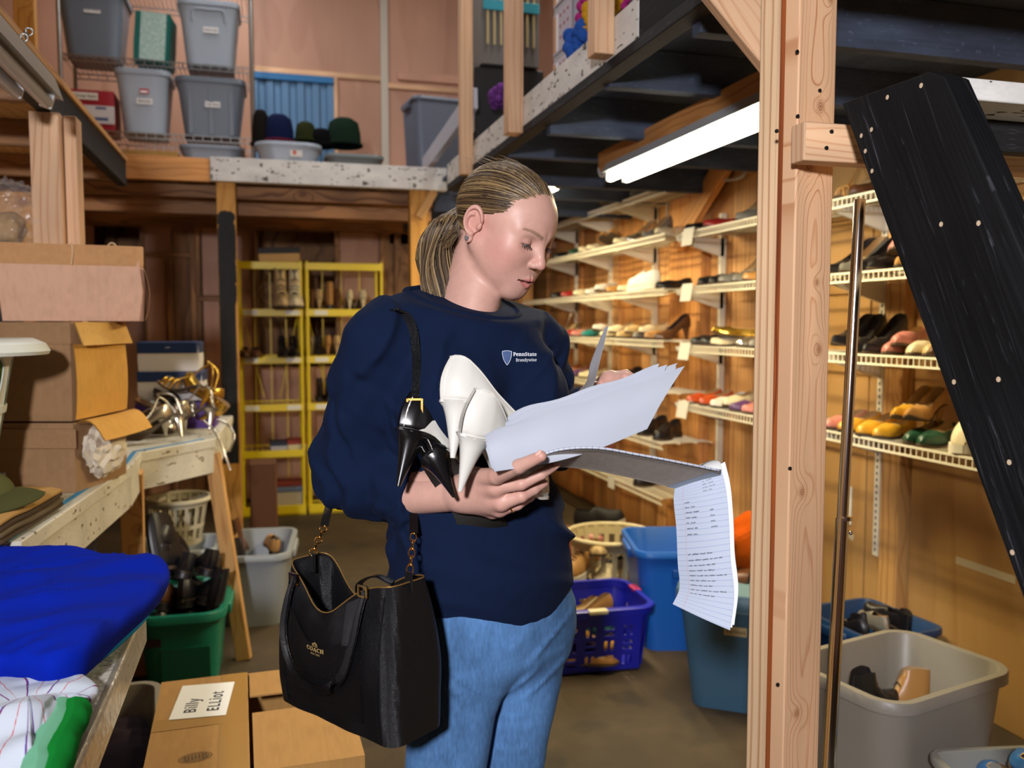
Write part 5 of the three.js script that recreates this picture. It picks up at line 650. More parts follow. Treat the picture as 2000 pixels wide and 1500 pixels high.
// ================= goods on the right loft =================
{
  const X = 1.2, P = (px, py, x = X) => atX(px, py, x), r = rng(23);
  for (let i = 0; i < 4; i++) { const z = -3.3 + i * .28; const b = carton('display_box', `pale printed display box on the loft, ${ordinal(i + 1)} from the railing corner`, V(1.28 + .02 * (i % 2), LY1 + .002, z), .26, .62 + .05 * (i % 2), .25, .06 * (i % 2), mat(0xa8a8b0, .6), null, 0, { group: 'display boxes on the right loft' }); for (let k = 0; k < 3; k++) { const s = sticker(b, .22, .16, V(-.1325, .12 + k * .19, 0), [0, -Math.PI / 2, 0], (g, w, h) => { g.fillStyle = ['#c8c4cc', '#b8b4c0', '#c4b4b4'][k]; g.fillRect(0, 0, w, h); g.fillStyle = '#c88a20'; g.fillRect(6, 10, 26, h - 20); g.fillStyle = '#f0f0f0'; g.fillRect(40, 10, 30, h - 20); g.fillStyle = '#a04848'; for (let q = 0; q < 9; q++) g.fillRect(90 + (q % 3) * 50, 20 + (q / 3 | 0) * 50, 22, 16); }, 'printed_panel'); } }
  const heap = (name, l, cat, c, n, rad, m, seed) => { const t = thing(name, l, cat, c), q = rng(seed), g = []; for (let i = 0; i < n; i++) { const a = q() * 6.28, h = q(), s = .012 + .014 * q(), b = new THREE.IcosahedronGeometry(s, 1); g.push(b.translate(Math.cos(a) * rad * q() * .8, s + h * rad * .7, Math.sin(a) * rad * 1.3 * q())); } part(t, 'blossoms', merge(g), m); t.userData.kind = 'stuff'; return t; };
  heap('blue_blossoms', 'heap of blue artificial blossoms at the loft edge', 'flowers', V(1.08, LY1 + .002, -2.75), 220, .13, cloth(0x28509a), 3); heap('pink_blossoms', 'heap of magenta artificial blossoms above the blue ones', 'flowers', V(1.1, LY1 + .12, -2.72), 160, .11, cloth(0xa02a70), 5); heap('yellow_blossoms', 'small heap of yellow artificial blossoms on the loft', 'flowers', V(1.07, LY1 + .08, -2.68), 80, .08, cloth(0xc09020), 6); heap('violet_blossoms', 'small heap of violet artificial blossoms by the railing corner', 'flowers', V(1.1, LY1 + .17, -4.0), 90, .08, cloth(0x6a3a80), 8);
  const t = thing('slatted_crate', 'grey slatted crate with a teal band high on the loft', 'crate', V(1.2, 2.62, -4.35)), n = 8; for (let i = 0; i < n; i++) part(t, 'slat', rbox(.012, .42, .012), mat(0xb8a878, .6)).position.set(-.12 + i * .034, .3, .12); part(t, 'crate_body', rbox(.3, .5, .22), mat(0x6a6660, .6)).position.set(0, .25, 0); part(t, 'band', rbox(.29, .05, .01), mat(0x2a90a0, .5)).position.set(0, .28, .128);
  const base = thing('black_chest', 'black storage chest under the slatted crate on the loft', 'chest', V(1.2, LY1 + .001, -4.4)); part(base, 'chest_shell', rbox(.36, .42, .3, .01), mat(0x121214, .5)).position.y = .215; 
}
// ================= signed distance modelling =================
const FH = V(Math.sin(YAW), 0, -Math.cos(YAW));
const smin = (a, b, k) => { const h = Math.max(k - Math.abs(a - b), 0) / k; return Math.min(a, b) - h * h * k * .25; }, smax = (a, b, k) => -smin(-a, -b, k);
const cone = (a, b, r1, r2) => { const dx = b.x - a.x, dy = b.y - a.y, dz = b.z - a.z, l = 1 / (dx * dx + dy * dy + dz * dz); return (x, y, z) => { const px = x - a.x, py = y - a.y, pz = z - a.z, t = clamp((px * dx + py * dy + pz * dz) * l), ex = px - dx * t, ey = py - dy * t, ez = pz - dz * t; return Math.sqrt(ex * ex + ey * ey + ez * ez) - r1 - (r2 - r1) * t; }; };
const ellip = (cx, cy, cz, a, b, c) => (x, y, z) => { x -= cx; y -= cy; z -= cz; const k0 = Math.hypot(x / a, y / b, z / c), k1 = Math.hypot(x / a / a, y / b / b, z / c / c); return k1 < 1e-9 ? -Math.min(a, b, c) : k0 * (k0 - 1) / k1; };
const orient = (f, o, ax, ay, az) => (x, y, z) => { x -= o.x; y -= o.y; z -= o.z; return f(x * ax.x + y * ax.y + z * ax.z, x * ay.x + y * ay.y + z * ay.z, x * az.x + y * az.y + z * az.z); };
function surfaceNet(f, lo, hi, h, colorOf, uvOf) {
  const n = [0, 1, 2].map(i => Math.ceil((hi[i] - lo[i]) / h) + 1), [nx, ny, nz] = n, F = new Float32Array(nx * ny * nz);
  for (let k = 0, q = 0; k < nz; k++) for (let j = 0; j < ny; j++) for (let i = 0; i < nx; i++, q++) F[q] = f(lo[0] + i * h, lo[1] + j * h, lo[2] + k * h);
  const id = new Int32Array(nx * ny * nz).fill(-1), P = [], I = [], sx = 1, sy = nx, sz = nx * ny, cn = [0, sx, sy, sx + sy, sz, sz + sx, sz + sy, sz + sx + sy], ed = [[0, 1], [2, 3], [4, 5], [6, 7], [0, 2], [1, 3], [4, 6], [5, 7], [0, 4], [1, 5], [2, 6], [3, 7]];
  for (let k = 0; k < nz - 1; k++) for (let j = 0; j < ny - 1; j++) for (let i = 0; i < nx - 1; i++) {
    const q = i + j * sy + k * sz; let m = 0; for (let c = 0; c < 8; c++) if (F[q + cn[c]] < 0) m |= 1 << c; if (m === 0 || m === 255) continue;
    let x = 0, y = 0, z = 0, w = 0; for (const [a, b] of ed) { if (((m >> a) & 1) === ((m >> b) & 1)) continue; const fa = F[q + cn[a]], fb = F[q + cn[b]], t = fa / (fa - fb); x += mix(a & 1, b & 1, t); y += mix(a >> 1 & 1, b >> 1 & 1, t); z += mix(a >> 2 & 1, b >> 2 & 1, t); w++; }
    id[q] = P.length / 3; P.push(lo[0] + (i + x / w) * h, lo[1] + (j + y / w) * h, lo[2] + (k + z / w) * h);
  }
  const quad = (a, b, c, d, fl) => { if (a < 0 || b < 0 || c < 0 || d < 0) return; if (fl) I.push(a, c, b, a, d, c); else I.push(a, b, c, a, c, d); };
  for (let k = 1; k < nz - 1; k++) for (let j = 1; j < ny - 1; j++) for (let i = 1; i < nx - 1; i++) { const q = i + j * sy + k * sz, s = F[q] < 0; if (s !== F[q + sx] < 0) quad(id[q], id[q - sy], id[q - sy - sz], id[q - sz], !s); if (s !== F[q + sy] < 0) quad(id[q], id[q - sz], id[q - sz - sx], id[q - sx], !s); if (s !== F[q + sz] < 0) quad(id[q], id[q - sx], id[q - sx - sy], id[q - sy], !s); }
  const nv = P.length / 3, N = new Float32Array(nv * 3), C = new Float32Array(nv * 3), U = new Float32Array(nv * 2), e = h * .45;
  for (let v = 0; v < nv; v++) { let x = P[3 * v], y = P[3 * v + 1], z = P[3 * v + 2], gx, gy, gz;
    for (let it = 0; it < 2; it++) { gx = f(x + e, y, z) - f(x - e, y, z); gy = f(x, y + e, z) - f(x, y - e, z); gz = f(x, y, z + e) - f(x, y, z - e); const l = Math.hypot(gx, gy, gz) || 1; gx /= l; gy /= l; gz /= l; if (!it) { const d = clamp(f(x, y, z), -h * .6, h * .6); x -= gx * d; y -= gy * d; z -= gz * d; } }
    P[3 * v] = x; P[3 * v + 1] = y; P[3 * v + 2] = z; N[3 * v] = gx; N[3 * v + 1] = gy; N[3 * v + 2] = gz; const c = colorOf ? colorOf(x, y, z, gx, gy, gz) : [1, 1, 1]; C.set(c, 3 * v); const u = uvOf ? uvOf(x, y, z) : [x * 2, y * 2]; U.set(u, 2 * v); }
  const g = new THREE.BufferGeometry(); g.setAttribute('position', new THREE.Float32BufferAttribute(P, 3)); g.setAttribute('normal', new THREE.BufferAttribute(N, 3)); g.setAttribute('uv', new THREE.BufferAttribute(U, 2)); g.setAttribute('color', new THREE.BufferAttribute(C, 3)); g.setIndex(I); return g;
}
const hit = (f, px, py, d0 = 1, d1 = 2) => { const r = ray(px, py); for (let d = d0; d < d1; d += .003) { const x = EYE.x + r.x * d, y = EYE.y + r.y * d, z = EYE.z + r.z * d; if (f(x, y, z) < 0) return V(x, y, z); } return at(px, py, d1); };
// ================= the woman =================
const person = thing('person', 'blond woman in a navy long sleeved shirt and jeans reading papers', 'person');
// head pose
const HS = .955, HO = V(.39825, 1.4953, -1.43156), HX = V(.78488, -.03769, -.6185), HYv = V(.32543, .87449, .35968), HZ = V(.52731, -.48358, .69863);
const toHead = (x, y, z) => { x = (x - HO.x) / HS; y = (y - HO.y) / HS; z = (z - HO.z) / HS; return [x * HX.x + y * HX.y + z * HX.z, x * HYv.x + y * HYv.y + z * HYv.z, x * HZ.x + y * HZ.y + z * HZ.z]; };
const H2W = (x, y, z) => HO.clone().addScaledVector(HX, x * HS).addScaledVector(HYv, y * HS).addScaledVector(HZ, z * HS);
const headM = new THREE.Matrix4().makeBasis(HX, HYv, HZ).scale(V(HS, HS, HS)).setPosition(HO);
const EYEP = [.031, .0, .0665];
const headF = (() => {
  const cran = ellip(0, .024, -.014, .0715, .075, .09), fore = ellip(0, .02, .03, .0595, .062, .0515), mid = ellip(0, -.028, .036, .055, .058, .046), under = ellip(0, -.064, .024, .044, .034, .048), muz = ellip(0, -.063, .069, .029, .024, .0225);
  const c = (a, b, r, s) => cone(V(...a), V(...b), r, s);
  const jaw = c([.051, -.04, .0], [.016, -.088, .063], .021, .017), fill = ellip(.027, -.046, .04, .034, .038, .036), chin = ellip(0, -.0905, .0685, .018, .0165, .0165), cheek = ellip(.035, -.02, .052, .024, .024, .023), brow = c([.01, .0165, .0755], [.044, .019, .059], .0095, .0085), br = c([0, .009, .0785], [0, -.02, .0965], .0068, .0078), tip = ellip(0, -.0272, .1005, .0088, .0082, .009), ala = ellip(.0092, -.0315, .091, .0064, .0058, .0085), nos = ellip(.0048, -.0365, .0965, .0027, .0025, .0042), soc = ellip(.031, .001, .0905, .0185, .0115, .0155);
  const ul1 = c([.003, -.0575, .0925], [.023, -.0645, .0795], .0048, .0028), ul0 = c([0, -.0585, .0915], [.004, -.0575, .092], .0046, .0046), ll = c([0, -.069, .0905], [.019, -.0665, .0795], .0062, .0036), phil = ellip(0, -.05, .097, .0035, .008, .0035);
  const lid = (x, y, z) => { const ex = x - EYEP[0], ey = y - EYEP[1], ez = z - EYEP[2], r = Math.hypot(ex, ey, ez) - .0139; const up = ey * .995 + ez * .07 + Math.abs(ex) * .07 , lo = ey * .84 + ez * .54 - ex * ex * 14 - .0006; return Math.max(r, -Math.max(Math.max(up + .0002, -lo - .0001), -(ez - .003))); };
  const ear = (x, y, z) => { // x outward
    const p = [x - .0715, y + .006, z + .014], cx = p[0] * .92 - p[2] * -.38, cz = p[2] * .92 + p[0] * -.38, t = .2, yy = p[1] * Math.cos(t) - cz * Math.sin(t), zz = cz * Math.cos(t) + p[1] * Math.sin(t);
    const base = Math.hypot(yy / 1, (zz) / .62) ; const ringR = .0252 - .0055 * sstep(.005, -.03, yy); const helix = Math.hypot(base - ringR, (cx - .011) * .9) - .0042 + .01 * sstep(.002, .01, zz) * sstep(.006, -.008, yy); const plate = Math.max(base - ringR, Math.abs(cx - .0045 - .1 * zz) - .0035); const anti = Math.hypot(Math.hypot(yy + .002, (zz + .003) / .62) - .015, cx - .009) - .0034 + .012 * sstep(-.002, .006, zz); const lobe = ellip(.0715 + .006, -.006 - .029, -.008, .0052, .009, .008)(x, y, z); const trag = ellip(.0715 + .004, -.01, .002, .0045, .006, .004)(x, y, z);
    let d = smin(helix, plate, .005); d = smin(d, anti, .004); d = smin(d, lobe, .007); d = smin(d, trag, .004); return d; };
  return (x0, y, z) => {
    const x = Math.abs(x0); let d = smin(cran(x, y, z), fore(x, y, z), .03); d = smin(d, mid(x, y, z), .026); d = smin(d, under(x, y, z), .03); d = smin(d, jaw(x, y, z), .024); d = smin(d, cheek(x, y, z), .026); d = smin(d, fill(x, y, z), .026); d = smin(d, muz(x, y, z), .018); d = smin(d, chin(x, y, z), .02); d = smin(d, brow(x, y, z), .014);
    d = smax(d, -soc(x, y, z), .013); d = smin(d, br(x, y, z), .012); d = smin(d, tip(x, y, z), .008); d = smin(d, ala(x, y, z), .006); d = smin(d, lid(x, y, z), .004);
    d = smin(d, Math.min(ul1(x, y, z), ul0(x, y, z)), .005); d = smin(d, ll(x, y, z), .005); d = smax(d, -phil(x, y, z), .004); d = smax(d, -nos(x, y, z), .002);
    const m = Math.max(Math.abs(y + .0636 + .022 * x * x / .023) - .0009, Math.max(x - .0235, .07 - z)); d = smax(d, -m, .003); 
    if (x > .05) d = smin(d, ear(x, y, z), .004); return d;
  };
})();
const neckA = H2W(0, -.035, -.034), neckB = at(900, 640, 1.497), neckF = cone(neckA, neckB, .045, .052), throat = cone(H2W(0, -.052, -.006), at(922, 622, 1.465), .03, .034);
// skin colours (linear)
const SK = [.55, .315, .245], BL = [.5, .17, .14], LIP = [.46, .13, .125], BROW = [.19, .11, .065], LASH = [.05, .03, .025];
const skinC = (x, y, z) => { const n = fbm(x * 90, y * 90, z * 90, 2) - .5, k = 1 + .12 * n + .1 * (fbm(x * 300, y * 300, z * 300, 2) - .5); return [SK[0] * k, SK[1] * k, SK[2] * k]; };
const headC = (wx, wy, wz) => {
  const [a, y, z] = toHead(wx, wy, wz), x = Math.abs(a); let c = skinC(wx, wy, wz); const G = (cx, cy, cz, s) => Math.exp(-((x - cx) ** 2 + (y - cy) ** 2 + (z - cz) ** 2) / (s * s));
  c = mix3(c, BL, .62 * G(.046, -.03, .052, .03) + .4 * G(0, -.028, .106, .013) + .35 * G(.078, -.005, -.012, .03) + .15 * G(0, -.1, .08, .02));
  if (z > .06 && x < .03) { const yc = -.0632, up = -.0545 - .45 * Math.max(0, x - .004) - .0015 * Math.exp(-((x / .003) ** 2)), lo = -.0755 + .011 * (x / .022) ** 2; const t = sstep(lo - .001, lo + .0015, y) * (1 - sstep(up - .001, up + .001, y)) * (1 - sstep(.021, .0245, x)); c = mix3(c, LIP, .78 * t); if (Math.abs(y + .0636 + .022 * x * x / .023) < .0014 && x < .023) c = mix3(c, [.12, .03, .03], .8); }
  if (z > .04) { const bx = (x - .012) / .038, byy = .0172 + .0062 * Math.sin(clamp(bx) * 2.2), th = .0036 * (1 - .65 * clamp(bx)) + .0008; if (bx > -.05 && bx < 1.02) c = mix3(c, BROW, .85 * (1 - sstep(th * .4, th * 1.3, Math.abs(y - byy))) * (.65 + .5 * noise(x * 900, y * 400))); }
  { const ex = x - EYEP[0], ey = y - EYEP[1], ez = z - EYEP[2], r = Math.hypot(ex, ey, ez); if (r < .0165 && ez > .003) { const up = ey * .995 + ez * .07 + Math.abs(ex) * .07; c = mix3(c, LASH, .9 * (1 - sstep(.0008, .0022, Math.abs(up - .0004)))); c = mix3(c, [.42, .2, .16], .3); } }
  if (Math.hypot(x - .0048, y + .0368, (z - .0965) * .7) < .0036) c = mix3(c, [.1, .03, .025], .85); return c;
};
const headWorldF = (x, y, z) => { const q = toHead(x, y, z); let d = headF(q[0], q[1], q[2]) * HS; d = smin(d, smin(neckF(x, y, z), throat(x, y, z), .03), .011); return d; };
// ---- torso frame: turned 37 degrees towards the shelves ----
const TH = 37 * Math.PI / 180, TF = RGT.clone().multiplyScalar(Math.sin(TH)).addScaledVector(FH, -Math.cos(TH)), TR = RGT.clone().multiplyScalar(-Math.cos(TH)).addScaledVector(FH, -Math.sin(TH)), YU = V(0, 1, 0);
const el = (o, a, b, c) => orient(ellip(0, 0, 0, a, b, c), o, TR, YU, TF);
const J = { rs: at(742, 672, 1.375), re: at(688, 912, 1.47), rw: at(905, 964, 1.34), ls: at(1040, 668, 1.575), le: at(1082, 862, 1.66), lw: at(1160, 782, 1.5), chest: at(905, 745, 1.475), waist: at(934, 975, 1.515), hip: at(948, 1120, 1.475), rh: at(905, 1225, 1.425), lh: at(1028, 1215, 1.53), rk: at(852, 1640, 1.43), lk: at(976, 1600, 1.52) };
J.ra = J.rk.clone().setY(.09).addScaledVector(TF, -.03); J.la = J.lk.clone().setY(.09).addScaledVector(TF, -.03);
const bust = s => J.chest.clone().addScaledVector(TF, .078).addScaledVector(TR, s * .075).setY(at(1000, 772, 1.4).y);
const at_arm = at(790, 800, 1.36), at_arm2 = at(1082, 730, 1.5);
const foldN = (x, y, z, s) => { const r = 1 - Math.abs(2 * noise(x, y, z + s) - 1), q = r * r * (3 - 2 * r); return q; };
const cuffN = J.rw.clone().sub(J.re).normalize(), cuffP = at(812, 972, 1.392), hemR = at(838, 1178, 1.39), hemC = at(960, 1224, 1.365), hemL = at(1104, 1152, 1.5);
const shirtBase = (() => {
  const ch = el(J.chest, .158, .19, .107), wa = el(J.waist, .142, .2, .1), hp = el(J.hip, .164, .15, .126), yoke = cone(J.rs.clone().add(V(0, .004, 0)), J.ls.clone().add(V(0, .006, 0)), .05, .05), trapR = cone(at(800, 632, 1.42), at(885, 608, 1.49), .045, .056), trapL = cone(at(985, 618, 1.53), at(915, 606, 1.5), .045, .056), b1 = el(bust(1), .072, .075, .066), b2 = el(bust(-1), .072, .075, .066), ua = cone(J.rs, J.re, .062, .058), fa = cone(J.re.clone().add(V(0, -.004, 0)), at(822, 972, 1.393), .066, .045), la = cone(J.ls, J.le, .058, .05), nk = cone(at(902, 650, 1.49), at(905, 578, 1.49), .1, .06), lf = cone(J.le, J.lw.clone().lerp(J.le, .25), .05, .04);
  return (x, y, z) => { let d = smin(ch(x, y, z), yoke(x, y, z), .05); d = smin(d, wa(x, y, z), .08); d = smin(d, hp(x, y, z), .08); d = smin(d, trapR(x, y, z), .05); d = smin(d, trapL(x, y, z), .05); d = smin(d, nk(x, y, z), .03); d = smin(d, smin(b1(x, y, z), b2(x, y, z), .035), .045); const cc = (x - cuffP.x) * cuffN.x + (y - cuffP.y) * cuffN.y + (z - cuffP.z) * cuffN.z, arm = smax(smin(ua(x, y, z), fa(x, y, z), .03), cc, .004); d = smin(d, arm, .022); const al = smin(la(x, y, z), lf(x, y, z), .02); return smin(d, al, .022); };
})();
const collarC = at(905, 585, 1.487), collarN = V(0, 1, 0).addScaledVector(TF, .34).addScaledVector(TR, -.06).normalize();
const shirtF = (x, y, z) => {
  let d = shirtBase(x, y, z);
  if (d < .05 && d > -.05) {
    const lat = (x - J.chest.x) * TR.x + (z - J.chest.z) * TR.z; // folds
    const ex = x - J.re.x, ey = y - J.re.y, ez = z - J.re.z, ed = Math.hypot(ex, ey, ez), along = ex * cuffN.x + ey * cuffN.y + ez * cuffN.z, ap = clamp(1 - ed / .26);
    d -= ap * .017 * (Math.pow(foldN(along * 34 + 4 * noise(x * 14, y * 14, z * 14), ey * 9 - along * 7, ez * 9, 3), 2.2) - .3);
    d -= .0085 * Math.exp(-(((along - .05) / .075) ** 2)) * clamp(1 - ed / .22) * Math.sin(along * 120 + 7 * noise(x * 16, y * 16, z * 16) + ey * 30); d -= .0032 * clamp(1 - ed / .3) * Math.sin(ey * 95 + 8 * noise(x * 14, y * 14, z * 14 + 7) + along * 25);
    const low = sstep(1.12, .98, y) * sstep(.83, .96, y) * (1 - ap); d -= low * .014 * (Math.pow(foldN(lat * 5 + y * 3, y * 24 - lat * 9, 0, 11), 1.3) - .3);
    const up = sstep(1.1, 1.25, y) * (1 - ap); d -= up * .01 * (Math.pow(foldN(lat * 13 + y * 7, y * 5 - lat * 3, 0, 21), 2) - .3);
    const ax = Math.hypot(x - at_arm.x, y - at_arm.y, z - at_arm.z); d -= clamp(1 - ax / .13) * .008 * (Math.pow(foldN((x - at_arm.x) * 30 + (y - at_arm.y) * 22, (y - at_arm.y) * 14, z * 9, 31), 2) - .35);
    const ax2 = Math.hypot(x - at_arm2.x, y - at_arm2.y, z - at_arm2.z); d -= clamp(1 - ax2 / .14) * .009 * (Math.pow(foldN((x - at_arm2.x) * 24 - (y - at_arm2.y) * 26, (y - at_arm2.y) * 10, z * 9, 41), 2) - .35);
    d += .0016 * (fbm(x * 60, y * 60, z * 60, 2) - .5);
  }
  // hem, cuffs and collar
  const lt = ((x - hemR.x) * RGT.x + (z - hemR.z) * RGT.z) / .23, hy = mix(hemR.y, hemL.y, clamp(lt)) - .066 * Math.sin(clamp(lt) * Math.PI) + .002 * Math.sin(lt * 14);
  d = smax(d, hy - y, .008);
  const k = (x - collarC.x) * collarN.x + (y - collarC.y) * collarN.y + (z - collarC.z) * collarN.z, rr = Math.hypot(x - collarC.x, z - collarC.z); if (rr < .16) d = smax(d, k, .006);
  return d;
};
const jeansF = (() => {
  const pel = el(at(955, 1175, 1.475), .15, .13, .108), seat = el(at(945, 1215, 1.51), .15, .09, .11), rt = cone(J.rh, J.rk, .079, .06), lt = cone(J.lh, J.lk, .08, .058), rc = cone(J.rk, J.ra, .06, .042), lc = cone(J.lk, J.la, .06, .042);
  return (x, y, z) => { const r = smin(rt(x, y, z), rc(x, y, z), .03), l = smin(lt(x, y, z), lc(x, y, z), .03); let d = smin(r, l, .012); d = smin(d, pel(x, y, z), .05); d = smin(d, seat(x, y, z), .05); if (d < .03 && d > -.03) { const lat = (x - J.hip.x) * RGT.x + (z - J.hip.z) * RGT.z, cr = clamp(1 - Math.abs(y - .77) / .12); d -= cr * .0055 * (Math.pow(foldN(lat * 6 + y * 9, y * 26 - Math.abs(lat - .04) * 22, 0, 51), 2) - .3); d -= .0022 * (foldN(lat * 9, y * 15, 0, 61) - .5); } d = Math.max(d, .085 - y); return Math.max(d, y - 1.02); };
})();
// hands
const chain = (pts, rs) => pts.slice(1).map((p, i) => cone(pts[i], p, rs[i], rs[i + 1]));
const RH = { wrist: J.rw, f: { thumb: [at(928, 934, 1.312), at(970, 930, 1.266), at(1014, 911, 1.222), at(1057, 891, 1.196)], index: [at(967, 950, 1.288), at(1018, 945, 1.272), at(1057, 926, 1.276), at(1083, 910, 1.288)], middle: [at(979, 981, 1.298), at(1018, 969, 1.287), at(1042, 956, 1.3), at(1062, 944, 1.314)], ring: [at(975, 993, 1.318), at(1010, 985, 1.312), at(1034, 970, 1.325), at(1052, 957, 1.34)], little: [at(962, 997, 1.342), at(990, 994, 1.34), at(1012, 984, 1.352), at(1030, 974, 1.365)] } };
const LHD = { wrist: J.lw, f: { thumb: [at(1150, 775, 1.47), at(1160, 760, 1.45), at(1175, 775, 1.435), at(1188, 795, 1.43)], index: [at(1192, 741, 1.455), at(1222, 738, 1.43), at(1246, 752, 1.425), at(1258, 775, 1.43)], middle: [at(1188, 740, 1.48), at(1222, 733, 1.46), at(1248, 748, 1.455), at(1260, 772, 1.46)], ring: [at(1185, 744, 1.505), at(1216, 736, 1.49), at(1242, 752, 1.485), at(1252, 778, 1.49)], little: [at(1180, 752, 1.528), at(1206, 748, 1.518), at(1228, 764, 1.515), at(1238, 786, 1.52)] } };
const fr = { thumb: [.0155, .0125, .0105, .0078], index: [.0128, .0094, .0082, .0068], middle: [.013, .0096, .0084, .0068], ring: [.0125, .009, .0078, .0064], little: [.0115, .008, .007, .0058] };
function handF(Hd, el0, r0) {
  const palm = ['index', 'middle', 'ring', 'little'].map(k => cone(Hd.wrist, Hd.f[k][0], .0215, .0135)), th = cone(Hd.wrist, Hd.f.thumb[0], .021, .0165), arm = cone(el0, Hd.wrist, r0, .0265), web = cone(Hd.f.thumb[0], Hd.f.index[0], .013, .012), ch = Object.entries(Hd.f).map(([k, p]) => chain(p, fr[k]));
  return (x, y, z) => { let d = arm(x, y, z); for (const p of palm) d = smin(d, p(x, y, z), .014); d = smin(d, th(x, y, z), .016); d = smin(d, web(x, y, z), .012); for (const c of ch) { let e = 1; for (const s of c) e = smin(e, s(x, y, z), .003); d = smin(d, e, .005); } return d; };
}
const rArmF = handF(RH, at(760, 968, 1.42), .035), lArmF = handF(LHD, J.le, .04);
const handC = Hd => (x, y, z) => { let c = skinC(x, y, z); const p = V(x, y, z); for (const k in Hd.f) { const t = Hd.f[k], kn = Math.max(Math.exp(-((p.distanceTo(t[0]) / .014) ** 2)), .7 * Math.exp(-((p.distanceTo(t[1]) / .011) ** 2))), tp = Math.exp(-((p.distanceTo(t[3]) / .012) ** 2)); c = mix3(c, BL, .35 * kn + .3 * tp); } return c; };
const bb = (pts, m) => { const b = new THREE.Box3().setFromPoints(pts); return [[b.min.x - m, b.min.y - m, b.min.z - m], [b.max.x + m, b.max.y + m, b.max.z + m]]; };
{
  const corners = []; for (const x of [-.09, .09]) for (const y of [-.125, .115]) for (const z of [-.115, .125]) corners.push(H2W(x, y, z)); const [hl, hh] = bb(corners, .002);
  hl[1] = Math.min(hl[1], 1.335); hl[0] -= .02;
  const head = surfaceNet(headWorldF, hl, hh, .0021, headC);
  const hp = Object.values(RH.f).flat().concat([J.rw, at(780, 968, 1.41)]), hand = surfaceNet(rArmF, ...bb(hp, .045), .003, handC(RH));
  const lp = Object.values(LHD.f).flat().concat([J.lw]), lhand = surfaceNet(lArmF, ...bb(lp, .04), .003, handC(LHD));
  // trunk and limbs below the clothes
  const tr = (() => { const ch = el(J.chest, .13, .125, .08), wa = el(J.waist, .115, .17, .08), hp = el(J.hip, .13, .11, .09), a = cone(J.rs, J.re, .04, .028), b = cone(J.re, J.rw, .026, .022), c = cone(J.ls, J.le, .04, .034), d = cone(J.le, J.lw, .034, .025), e = cone(J.rh, J.rk, .068, .048), f = cone(J.rk, J.ra, .046, .034), g = cone(J.lh, J.lk, .068, .046), h = cone(J.lk, J.la, .046, .034), nk = cone(neckB, J.chest, .05, .07); return (x, y, z) => [ch, wa, hp, a, b, c, d, e, f, g, h, nk].reduce((m, q) => smin(m, q(x, y, z), .03), 1); })();
  const trunk = surfaceNet(tr, ...bb(Object.values(J), .12), .014, skinC);
  const body = mergeGeometries([head, hand, lhand, trunk]);
  const skin = phys(0xffffff, .46, { vertexColors: true, specularIntensity: .7 }); skin.sheen = .15; skin.sheenRoughness = .5; part(person, 'body', body, skin, 'fair skin');
  const shirtG = surfaceNet(shirtF, ...bb([J.rs, J.re, J.rw, J.ls, J.le, J.lw, J.hip, at(900, 1260, 1.4), at(900, 560, 1.5)], .13), .0062, null, (x, y, z) => [(x * RGT.x + z * RGT.z) * 6, y * 6]);
  part(person, 'shirt', shirtG, cloth(0x0a1832, { specularIntensity: .3, sheen: .35, sheenColor: new THREE.Color(0x22365a), bumpScale: .0003 }), 'navy long sleeved cotton shirt');
  const jeansG = surfaceNet(jeansF, ...bb([J.rh, J.lh, J.rk, J.lk, J.ra, J.la, J.hip], .13), .0085, null, (x, y, z) => { const l = x * RGT.x + z * RGT.z; return [l * 1.9, y * 1.3]; });
  part(person, 'jeans', jeansG, cloth(0xffffff, { map: T.denim, sheen: .2, sheenColor: new THREE.Color(0x88a0c0) }), 'faded blue denim jeans');
  // collar band
  const ring = []; for (let i = 0; i < 40; i++) { const a = i / 40 * Math.PI * 2; let best = null; const dir = V(Math.cos(a), 0, Math.sin(a)), t1 = dir.clone().addScaledVector(collarN, -dir.dot(collarN)).normalize(); for (let r = .1; r > .02; r -= .002) { const p = collarC.clone().addScaledVector(t1, r).addScaledVector(collarN, -.004); if (shirtBase(p.x, p.y, p.z) < .0) { best = p; break; } } if (best) ring.push(best); }
  if (ring.length > 20) { const cg = new THREE.TubeGeometry(new THREE.CatmullRomCurve3(ring, true), 90, .0075, 8, true); part(person, 'collar', cg, cloth(0x0f1b33, { sheen: .25 }), 'ribbed crew neck collar'); }
  // eyes
  for (const s of [-1, 1]) { const g = new THREE.SphereGeometry(.0127, 40, 30), p = g.attributes.position, C = new Float32Array(p.count * 3), look = V(0, -.42, .9).normalize(); for (let i = 0; i < p.count; i++) { const n = V(p.getX(i), p.getY(i), p.getZ(i)).normalize(), a = Math.acos(clamp(n.dot(look), -1, 1)); C.set(a < .17 ? [.01, .01, .012] : a < .44 ? mix3([.1, .16, .2], [.04, .06, .08], sstep(.36, .44, a)) : [.62, .56, .54], 3 * i); } g.setAttribute('color', new THREE.BufferAttribute(C, 3)); const m = part(person, 'eye', g, phys(0xffffff, .12, { vertexColors: true })); m.applyMatrix4(new THREE.Matrix4().copy(headM).multiply(new THREE.Matrix4().makeTranslation(s * EYEP[0], EYEP[1], EYEP[2]))); 
    const lash = []; for (let i = 0; i <= 12; i++) { const a = (i / 12 - .5) * 1.75, ex = Math.sin(a) * .0142, ez = Math.cos(a) * .0142; const b = V(s * (EYEP[0] + ex), EYEP[1] - .0008 - .07 * Math.abs(ex) , EYEP[2] + ez), d = V(s * ex * .35, -.0045, .0055 + .001 * Math.sin(i * 3)); lash.push(tube([b, b.clone().add(d.clone().multiplyScalar(.5)).add(V(0, -.0008, 0)), b.clone().add(d)], .00038, 4, 4)); } part(person, 'eyelashes', merge(lash), mat(0x2a1c14, .6)).applyMatrix4(headM); }
